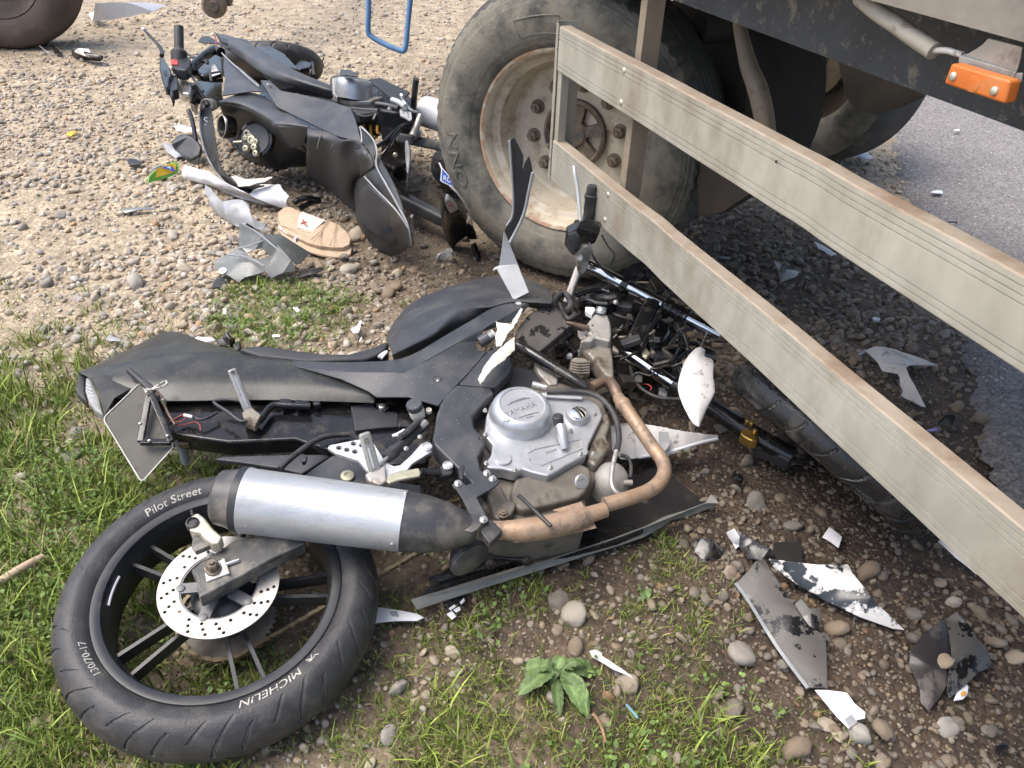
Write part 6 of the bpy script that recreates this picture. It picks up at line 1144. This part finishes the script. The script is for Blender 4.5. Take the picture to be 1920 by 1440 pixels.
# windscreen band and mirror
scr = [(x, y) for x, y in z('c6', '222 235 208 330 212 500 232 620 262 725 300 820 345 905 405 990 480 1080 585 1150 700 1205 860 1265 1025 1315 980 1210 930 1122 780 1125 640 1130 560 1060 490 990 430 900 400 780 385 640 365 500 345 360 335 255')]
sh_ = [.30, .28, .24, .21, .18, .15, .13, .10, .08, .06, .05, .04, .03, .06, .09, .09, .10, .12, .14, .17, .20, .23, .27, .30, .31]
slab('windscreen', G(scr, sh_), 'black_plastic', bb, .004, .001)
tube('screen_edge', G(scr[:13], [h+.004 for h in sh_[:13]]), .0035, 'fairing_grey', bb, 3, 6)
tv, tf = textgeo('S', .05, .0005, .1); o_ = P(*z('c6', '262 452')[0], .262); exs = V((.95, .25, .1)).normalized(); exs = (exs-BV*exs.dot(BV)).normalized(); mk('lettering', [o_+BV*(.006+v.z)+exs*v.x*.85+BV.cross(exs)*v.y for v in tv], tf, 'white_plastic', bb, False)
shard('torn_shell', H('c6', '560 1030 600 1000 650 1040 720 1070 830 1065 940 1050 1025 1015 1020 1040 940 1095 860 1105 760 1130 640 1130 610 1080', .12), 'torn_white', bb, .003)

# ---------------------------------------------------------------- debris, each piece on its own
def bit(name, label, cat, pts, mat_, t=.003, jag=0, group=None, bulge=None):
    sz = max((a-b).length for a in pts for b in pts); bl = sz*.07 if bulge is None else bulge
    o = shard(name, pts, mat_, None, t, jag, bl) if jag else slab(name, pts, mat_, None, t, .0008, bulge=bl); return tag(o, label, cat, group)
def GZ(k, s, h): return G(z(k, s), h)
# upper left
bit('fairing_shard', 'long white fairing shard on the gravel beside the lorry wheel', 'shard', GZ('b1', '735 108 830 122 815 60 1080 58 1410 46 1300 130 1120 175 960 205 790 215', [.03, .05, .14, .12, .06, .03, .02, .01, .01]), 'white_plastic')
o = thing('broken_shell', 'black and white broken shell half under the lorry wheel', 'shell', P(165, 108, 0))
slab('black_shell', GZ('b1', '600 440 640 430 750 470 850 490 870 500 850 520 760 515 620 490', [.05, .06, .06, .05, .04, .0, .0, .0]), 'wet_black', o, .02, .003)
slab('white_liner', GZ('b1', '612 435 660 405 750 412 765 440 720 455 820 468 850 465 835 488 720 475', [.05, .085, .085, .075, .07, .065, .06, .05, .05]), 'white_dirty', o, .006)
tag(tube('wire_scrap', GZ('b1', '335 388 370 415 405 440 440 462 470 468', [.05, .04, .03, .015, .01]), .004, 'steel', None, 3, 6), 'thin bright wire scrap in the shadow of the lorry wheel', 'wire')
bit('dark_shard', 'small dark shard between the lorry wheel and the broken shell', 'shard', GZ('b1', '440 390 480 400 520 440 510 460 460 450', .02), 'wet_black')
bit('yellow_chip', 'small yellow plastic chip lying alone on the pale gravel', 'chip', GZ('b1', '552 1140 575 1115 650 1105 640 1120 600 1148', .025), 'yellow_paint', .006)
bit('fairing_shard', 'thin white shard lying left of the windscreen band', 'shard', GZ('b1', '1470 1072 1500 1060 1580 1058 1680 1095 1670 1115 1560 1115 1490 1095', .04), 'white_plastic')
mir = thing('mirror', 'black oval mirror with its stalk lying left of the windscreen', 'mirror', P(345, 290, 0))
slab('mirror_shell', GZ('b1', '1445 1215 1480 1150 1530 1122 1600 1142 1660 1190 1695 1240 1680 1310 1610 1345 1540 1315 1470 1265', [.09, .11, .12, .12, .11, .09, .06, .04, .04, .06]), 'grey_plastic', mir, .02, .008)
tube('mirror_stalk', GZ('b1', '1590 930 1615 990 1635 1080 1655 1190', [.16, .14, .12, .10]), .011, 'wet_black', mir, 4, 10)
bit('flat_shard', 'flat dark grey shard tucked under the oval mirror', 'shard', GZ('b1', '1370 1215 1440 1210 1520 1280 1600 1335 1480 1330 1410 1280', .02), 'fairing_grey')
bit('black_shard', 'small flat black shard left of the painted panel', 'shard', GZ('b1', '1070 1345 1130 1338 1200 1365 1180 1392 1090 1395', .03), 'black_plastic', .008)
pan = thing('painted_panel', 'small green edged yellow painted panel lying on the gravel', 'panel', P(305, 335, 0))
slab('panel_body', GZ('b8', '200 185 215 130 290 60 400 20 430 5 445 60 440 105 380 135 280 165', [.03, .05, .075, .09, .095, .07, .045, .03, .02]), 'green_paint', pan, .006, .002)
slab('yellow_field', [p+UP*.003 for p in GZ('b8', '215 150 225 115 295 62 400 30 425 45 425 95 360 120 270 145', [.038, .052, .075, .088, .082, .053, .04, .033])], 'yellow_paint', pan, .002, .0005)
slab('dark_streak', [p+UP*.005 for p in GZ('b8', '315 72 345 55 395 60 425 95 400 98 370 82', [.07, .076, .073, .055, .055, .063])], 'blue_plate', pan, .0015, .0003)
slab('white_streak', [p+UP*.0068 for p in GZ('b8', '350 66 380 62 412 85 395 86', [.073, .072, .06, .06])], 'white_plastic', pan, .001, .0002)
tube('grey_streak', [p+UP*.006 for p in GZ('b8', '228 105 270 72 320 55', [.055, .07, .077])], .003, 'moss_blue', pan, 3, 6)
bit('clear_strip', 'thin clear plastic strip lying on the pale gravel at left', 'strip', GZ('c8', '935 62 960 45 1100 38 1220 42 1225 52 1100 62 980 75', .018), 'clear_plastic', .004)
# white bodywork below the far motorcycle
bit('white_cowl', 'long bright white cowl piece under the windscreen band', 'cowl', GZ('b8', '493 42 600 68 700 95 800 150 900 200 1050 270 1130 190 1225 200 1325 290 1325 380 1270 392 1100 345 950 305 760 215 660 185 545 165 493 150', [.07, .08, .09, .09, .08, .07, .07, .10, .09, .03, .02, .02, .02, .02, .02, .02, .02]), 'white_plastic', .004)
bit('white_cowl', 'curved grey white cowl piece above the clear broken panel', 'cowl', GZ('b8', '660 195 720 230 790 300 850 350 900 320 940 312 1000 360 1030 395 1080 480 1195 535 1160 580 1100 560 1040 520 980 560 860 510 760 430 705 370 735 345', [.03, .05, .08, .08, .10, .12, .11, .09, .07, .04, .03, .04, .04, .03, .02, .02, .02, .04]), 'fairing_grey', .004)
clr = thing('broken_windshield', 'smoky clear broken panel with a square hole beside the shoe', 'panel', P(490, 490, 0))
hol = GZ('b8', '993 745 1060 715 1118 706 1178 770 1110 792 1030 785', [.085, .095, .095, .075, .07, .075])
slab('clear_panel', GZ('b8', '932 498 1060 560 1130 600 1250 690 1350 800 1390 890 1280 905 1185 948 1145 890 1050 920 975 938 925 980 845 925 800 905 735 870 740 800 850 745 900 705 930 680', [.17, .15, .14, .12, .09, .05, .05, .03, .05, .045, .04, .02, .03, .03, .03, .045, .06, .08, .10]), 'smoke_clear', clr, .004, .001, [hol])
slab('clear_wing', GZ('b8', '1135 600 1260 590 1340 640 1500 740 1430 830 1390 830 1300 740 1200 660', [.15, .14, .12, .06, .04, .06, .10, .13]), 'smoke_clear', clr, .004)
for l, h in (('940 505 1060 570 1200 680 1330 790', [.175, .152, .135, .10]), ('900 710 1000 690 1090 660 1130 640', [.105, .125, .135, .14]), ('850 760 960 770 1050 800 1130 850', [.085, .085, .08, .07])): tube('fold_line', GZ('b8', l, h), .003, 'fairing_grey', clr, 3, 6)
lathe('grommet', P(*z('b8', '802 890')[0], .036), V((0, -.4, 1)), [(.014, -.002), (.014, .004), (.006, .005), (.006, .001), (.0, .001)], 'white_plastic', clr, 18)
bit('dark_shard', 'dark shard sticking out right of the clear broken panel', 'shard', GZ('b8', '1400 930 1470 880 1560 862 1620 872 1540 910 1420 940', .02), 'panel_dark')
bit('dark_shard', 'dark shard under the lower left corner of the clear broken panel', 'shard', GZ('b8', '705 1025 740 950 830 930 860 965 790 1020', .012), 'black_plastic')
tag(tube('rubber_strip', GZ('c7', '60 930 120 890 200 880 300 905 270 915 200 935 120 985', [.05, .06, .06, .03, .03, .03, .02]), .012, 'wet_black', None, 4, 8), 'curled black rubber strip on the wet soil above the shoe', 'strip')
# shoe
shoe = thing('shoe', 'dusty tan slip-on shoe lying on its side below the far motorcycle', 'shoe', P(590, 440, 0))
so_ = z('b8', '1240 470 1245 420 1290 380 1340 374 1400 400 1480 450 1560 480 1640 480 1720 510 1790 570 1825 630 1815 680 1760 705 1680 705 1580 690 1480 660 1400 620 1330 590 1270 540')
hs_ = [.075, .08, .08, .08, .08, .082, .085, .085, .08, .07, .055, .045, .04, .042, .05, .055, .06, .062, .068]
hs_ = [h*.78 for h in hs_]; slab('upper', G(so_, hs_), 'shoe_tan', shoe, .026, .008, bulge=.008)
slab('sole', [p-UP*.022 for p in G([(x+(x-590)*.02, y+5+(y-430)*.05) for x, y in so_], hs_)], 'shoe_tan', shoe, .012, .004)
slab('insole_label', [p+UP*.010 for p in GZ('b8', '1410 470 1440 430 1620 500 1520 590 1400 560', [.062, .064, .066, .048, .052])], 'shoe_insole', shoe, .002, .0006)
for l in ('1510 655 1570 600 1620 530 1650 485', '1660 700 1690 620 1710 515', '1560 690 1620 540 1640 500', '1440 440 1500 470 1560 490 1620 498', '1270 540 1340 560 1400 575 1500 600'): tube('stitching', [p+UP*.009 for p in GZ('b8', l, [.047, .053, .062, .066][:len(l.split())//2])], .0016, 'rim_rust', shoe, 4, 6)
mk_ = [p+UP*.013 for p in GZ('b8', '1440 500 1452 498 1458 512 1478 520 1474 526 1460 522 1466 536 1480 546 1474 551 1456 538 1446 528 1428 532 1426 526 1444 518', [.058]*14)]
slab('red_mark', mk_, 'red_dull', shoe, .0006, .0001)
ax = P(*z('b8', '1410 645')[0], .03); lathe('loose_ring', ax, V((.3, -.8, .5)), [(.020, -.006), (.021, .006), (.012, .007), (.011, -.004), (.0, -.004)], 'white_plastic', shoe, 22)
tube('loose_cord', GZ('b8', '1260 540 1300 575 1350 600 1390 625', [.04, .04, .04, .035]), .007, 'white_dirty', shoe, 4, 8)
bit('indicator_lens', 'clear pointed indicator lens lying in the mud beside the trailer tyre', 'lens', GZ('b3', '815 1135 850 1080 912 1028 940 1070 952 1105 900 1125 830 1142', [.01, .03, .05, .05, .03, .01, .0]), 'lamp_clear', .01)
for i, (k, s, lab) in enumerate((('3', '1530 375 1560 365 1580 330 1588 345 1570 395 1545 400', 'crumpled white scrap near the tank of the near motorcycle'), ('3', '870 270 890 268 892 300 875 298', 'small white scrap at the left end of the weed patch'),
      ('3', '1230 265 1255 262 1268 285 1250 288', 'small white scrap in the middle of the weed patch'), ('3', '1125 405 1168 405 1165 415 1130 418', 'small white scrap at the lower edge of the weed patch'), ('3', '1580 420 1590 415 1580 440 1570 442', 'tiny white scrap beside the seat of the near motorcycle'))):
    bit('white_scrap', lab, 'scrap', [p+UP*.0 for p in GZ(k, s, .03)], 'paper', .002, .0015)
o = thing('broken_clip', 'white and black broken clip behind the tail fairing', 'clip', P(395, 630, 0))
slab('white_cover', GZ('3', '715 425 740 412 820 418 835 430 770 442', .03), 'white_plastic', o, .01, .003)
slab('black_clip', GZ('3', '830 430 870 415 875 392 895 390 910 430 905 470 850 462', [.03, .04, .06, .06, .05, .02, .02]), 'wet_black', o, .02, .004)
slab('black_knob', GZ('3', '920 455 940 432 965 440 958 475 935 482', .03), 'rubber', o, .02, .006)
bit('dark_shard', 'thin dark shard in the gravel above the tail fairing', 'shard', GZ('c8', '835 1060 870 1040 950 1065 940 1085 850 1080', .02), 'fairing_grey')
# foreground
sh1 = thing('fairing_shard', 'white triangular shard sticking out from the rear tyre of the near motorcycle', 'shard', P(745, 1160, 0))
slab('shell', GZ('6', '0 700 40 705 110 718 200 735 232 752 200 768 100 770 -20 775', .025), 'white_plastic', sh1, .004, bulge=.006); slab('clip', GZ('6', '75 722 108 718 118 745 85 742', .032), 'fairing_grey', sh1, .006)
o = thing('glass_fragments', 'small clear glass fragments in the grass below the belly fairing', 'glass', P(858, 1140, 0))
for s in ('335 735 360 720 380 745 360 760', '365 715 395 700 400 715 380 728', '395 680 415 660 418 675 402 690', '345 708 372 690 378 700 352 718'): slab('fragment', GZ('6', s, .025), 'white_plastic', o, .002, .0004)
slab('dark_fragment', GZ('6', '318 680 420 650 440 640 400 690 350 720 325 710', .018), 'wet_black', o, .003)
bit('white_shard', 'narrow white shard lying right of the leafy plant', 'shard', GZ('6', '988 908 1030 898 1050 910 1045 932 1195 1025 1190 1032 1095 990 1000 930', .02), 'white_dirty', .006)
tag(tube('blue_stick', GZ('6', '1158 1150 1185 1180 1210 1212', .015), .0028, 'moss_blue', None, 1, 6), 'thin pale blue stick in the grass right of the leafy plant', 'stick')
tag(tube('dry_twig', GZ('6', '1005 1190 1030 1225 1050 1270 1062 1325', .012), .003, 'dry_stem', None, 3, 6), 'brown dry twig below the leafy plant', 'twig')
tag(tube('dry_twig', GZ('f', '0 1090 40 1065 80 1045', [.04, .045, .03]), .009, 'shoe_tan', None, 3, 8), 'pale dry leaf stalk in the grass at the left edge', 'twig')
bit('black_block', 'square wet black plastic block in the grass right of the belly fairing', 'block', GZ('7', '0 345 50 328 100 345 138 395 130 415 50 440 5 400', [.02, .03, .03, .025, .015, .01, .01]), 'wet_black', .012)
bit('white_scrap', 'folded white scrap leaning at the top of the long torn panel', 'scrap', GZ('7', '155 305 195 285 222 330 225 368 205 385 190 350', [.03, .06, .05, .02, .01, .02]), 'paper', .003)
pn = thing('torn_panel', 'long grey black torn fairing panel lying at lower right', 'panel', P(1460, 1170, 0))
slab('panel_face', GZ('7', '205 550 260 500 300 450 345 435 380 500 470 640 500 690 560 760 640 800 645 1020 648 1055 552 1055 400 850 270 640', [.03, .04, .05, .05, .05, .045, .045, .04, .04, .03, .03, .02, .02, .02]), 'panel_wet', pn, .004, .001, bulge=.014)
slab('panel_wing', GZ('7', '485 650 520 620 560 670 610 670 615 775 560 765', [.04, .05, .05, .045, .03, .03]), 'panel_wet', pn, .004)
tube('panel_rim', GZ('7', '205 550 270 640 400 850 552 1055', .028), .004, 'fairing_grey', pn, 3, 6)
lathe('panel_eye', P(*z('7', '628 818')[0], .035), V((0, -.3, 1)), [(.012, -.003), (.012, .003), (.005, .0035), (.005, -.001), (.0, -.001)], 'panel_wet', pn, 16)
slab('panel_bracket', GZ('7', '385 350 500 345 530 380 525 440 520 540 480 560 430 470 390 430', .025), 'panel_dark', pn, .006)
bit('crumpled_sheet', 'crumpled glossy black sheet above the long torn panel', 'shard', GZ('7', '205 285 290 340 370 380 400 430 330 440 260 430 225 380', [.05, .04, .05, .03, .03, .02, .02]), 'wet_black', .006)
bit('white_shard', 'curved white shard with black paint scraped through', 'shard', GZ('7', '362 436 450 448 600 462 748 455 765 500 850 610 870 640 1018 776 960 770 800 715 640 640 500 560 390 480', [.05, .06, .07, .07, .065, .06, .05, .015, .015, .02, .02, .025, .035]), 'white_scraped', .004)
bit('white_card', 'small square white card on the dark soil', 'card', GZ('7', '622 325 655 280 718 325 700 380', .02), 'paper', .002)
pc_ = thing('paper_scrap', 'torn white paper scrap below the long torn panel', 'paper', P(1575, 1320, 0))
slab('sheet', GZ('7', '585 1062 640 1062 740 1075 780 1130 830 1170 828 1200 790 1208 750 1250 690 1190', .025), 'paper', pc_, .002); slab('dark_square', [p+UP*.002 for p in GZ('7', '728 1205 762 1182 790 1222 752 1250', .025)], 'fairing_grey', pc_, .001, .0002)
fp_ = thing('folded_panel', 'dark folded panel with a brown stone on it at the right edge', 'panel', P(1780, 1235, 0))
slab('left_leaf', GZ('7', '1215 720 1228 800 1232 900 1235 1020 1180 1110 1130 1168 1090 1130 1085 1060 1040 940 1045 880 1100 800', [.05, .05, .04, .03, .02, .01, .01, .02, .03, .04, .05]), 'panel_dark', fp_, .004, .001, bulge=.012)
slab('right_leaf', GZ('7', '1215 722 1270 685 1335 770 1360 820 1400 850 1438 905 1425 960 1370 980 1300 1050 1235 1105 1225 1060 1240 900 1232 800', [.055, .07, .065, .06, .05, .04, .03, .03, .02, .02, .03, .045, .055]), 'panel_wet', fp_, .004, .001, bulge=.010)
v, f, c = stones(np.array([0.]), np.array([0.]), np.array([1.]), 3); v -= v.mean(0); c[:] = STC[5]*.8; ps = P(*z('7', '1208 925')[0], .045); st = bpy.data.objects.new('stone', npmesh('stone', v, f, c, 'stone')); link(st, None, ps); st.scale = (.017,)*3; st.rotation_euler = (.2, .1, 2.4); tag(st, 'brown stone lying in the fold of the dark panel', 'stone')
wd = thing('white_disc', 'half round white disc with orange smear below the folded panel', 'disc', P(1803, 1300, 0))
slab('disc', GZ('7', '1255 1115 1268 1080 1290 1045 1315 1025 1328 1050 1322 1085 1300 1108', .022), 'paper', wd, .003); slab('smear', [p+UP*.0035 for p in GZ('7', '1285 1085 1300 1072 1315 1080 1305 1095 1290 1098', .022)], 'spring_orange', wd, .0006, .0001)
bit('dark_shard', 'small dark shard near the bottom right corner', 'shard', GZ('7', '1455 1330 1500 1315 1525 1340 1500 1365 1460 1360', .02), 'wet_black', .008)
bit('dark_shard', 'dark shard right of the large grey stone', 'shard', GZ('7', '900 1255 970 1265 960 1300 910 1305', .012), 'panel_wet')
bit('white_sliver', 'long white sliver half hidden under the lower guard rail', 'sliver', GZ('d4', '530 885 550 880 660 960 760 1060 800 1105 770 1095 640 990', .03), 'white_plastic')
bit('white_scrap', 'pale torn scrap under the lower guard rail beside the tyre', 'scrap', GZ('d4', '265 680 300 655 350 665 375 700 330 690', .03), 'white_dirty')
tag(bolt('loose_bolt', P(1382, 899, .02), V((.1, -.4, 1)), .011, .02, 'wet_black'), 'round black bolt head standing in the wet soil', 'bolt')
# under the trailer
fs2 = thing('fairing_shard', 'forked white fairing shard speckled with mud between the guard rails', 'shard', P(1690, 700, 0))
slab('shell', GZ('d8', '275 610 345 585 480 620 620 655 750 700 752 712 640 705 560 712 535 725 560 790 610 870 672 975 640 970 560 930 508 905 520 875 500 840 495 790 480 770 385 750 355 690 310 640', [.06, .07, .07, .06, .05, .04, .04, .05, .06, .05, .04, .02, .02, .02, .02, .02, .03, .04, .04, .03, .04, .05]), 'white_dirty', fs2, .004, bulge=.012)
tube('clip', GZ('d8', '238 632 262 625 280 605', .06), .004, 'fairing_grey', fs2, 2, 6)
o = thing('purple_shard', 'black shard with purple tip between guard rails and road', 'shard', P(1770, 800, 0))
slab('black_piece', GZ('d8', '745 1085 800 1040 840 1018 865 1030 850 1080 830 1110', [.03, .05, .06, .05, .03, .02]), 'wet_black', o, .01); slab('purple_tip', GZ('d8', '675 1118 745 1098 752 1120 700 1125', .02), 'purple', o, .004)
bit('white_pill', 'pill shaped white scrap on the dark gravel between the guard rails', 'scrap', GZ('d8', '330 395 340 390 380 400 376 412 340 410', .03), 'white_plastic', .008)
bit('clear_shard', 'grey translucent pointed shard on dark gravel behind the lower guard rail', 'shard', GZ('d7', '1043 435 1100 480 1125 510 1220 520 1190 560 1095 595 1075 540', [.06, .06, .05, .02, .015, .01, .03]), 'clear_plastic', .003)
bit('white_sliver', 'white sliver on dark gravel just below the upper guard rail', 'sliver', GZ('d7', '1310 328 1340 335 1440 390 1465 412 1430 415 1340 365', .03), 'white_plastic')
bit('clear_shard', 'thin clear splinter on dark gravel next to the lower guard rail', 'shard', GZ('d7', '690 425 765 425 765 438 700 432', .03), 'clear_plastic')
bit('white_chip', 'small white chip on the asphalt near the trailer', 'chip', GZ('d3', '835 208 880 193 912 198 920 215 870 215', .035), 'white_plastic', .003)
bit('white_chip', 'small white chip on the asphalt below the marker lamp', 'chip', GZ('8', '1580 630 1608 628 1605 637 1584 637', .04), 'white_plastic', .003)
bit('white_chip', 'white broken plate on the gravel beside the road', 'chip', GZ('8', '1100 735 1140 730 1190 770 1150 780 1105 760', .04), 'white_dirty', .003)
bit('flat_stone_plate', 'flat pale slab lying in the gravel strip behind the upper rail', 'slab', GZ('8', '1020 720 1040 690 1110 680 1130 700 1090 740 1040 745', .035), 'shoe_insole', .012)
tag(tube('twig', GZ('d3', '955 400 985 398 1015 405', .03), .003, 'wet_black', None, 2, 6), 'thin black twig lying on the asphalt', 'twig')
bit('pale_flap', 'small pale plastic flap lying behind the trailer tyre', 'flap', GZ('8', '275 1035 300 1020 315 1018 318 1028 300 1038', .02), 'white_dirty')
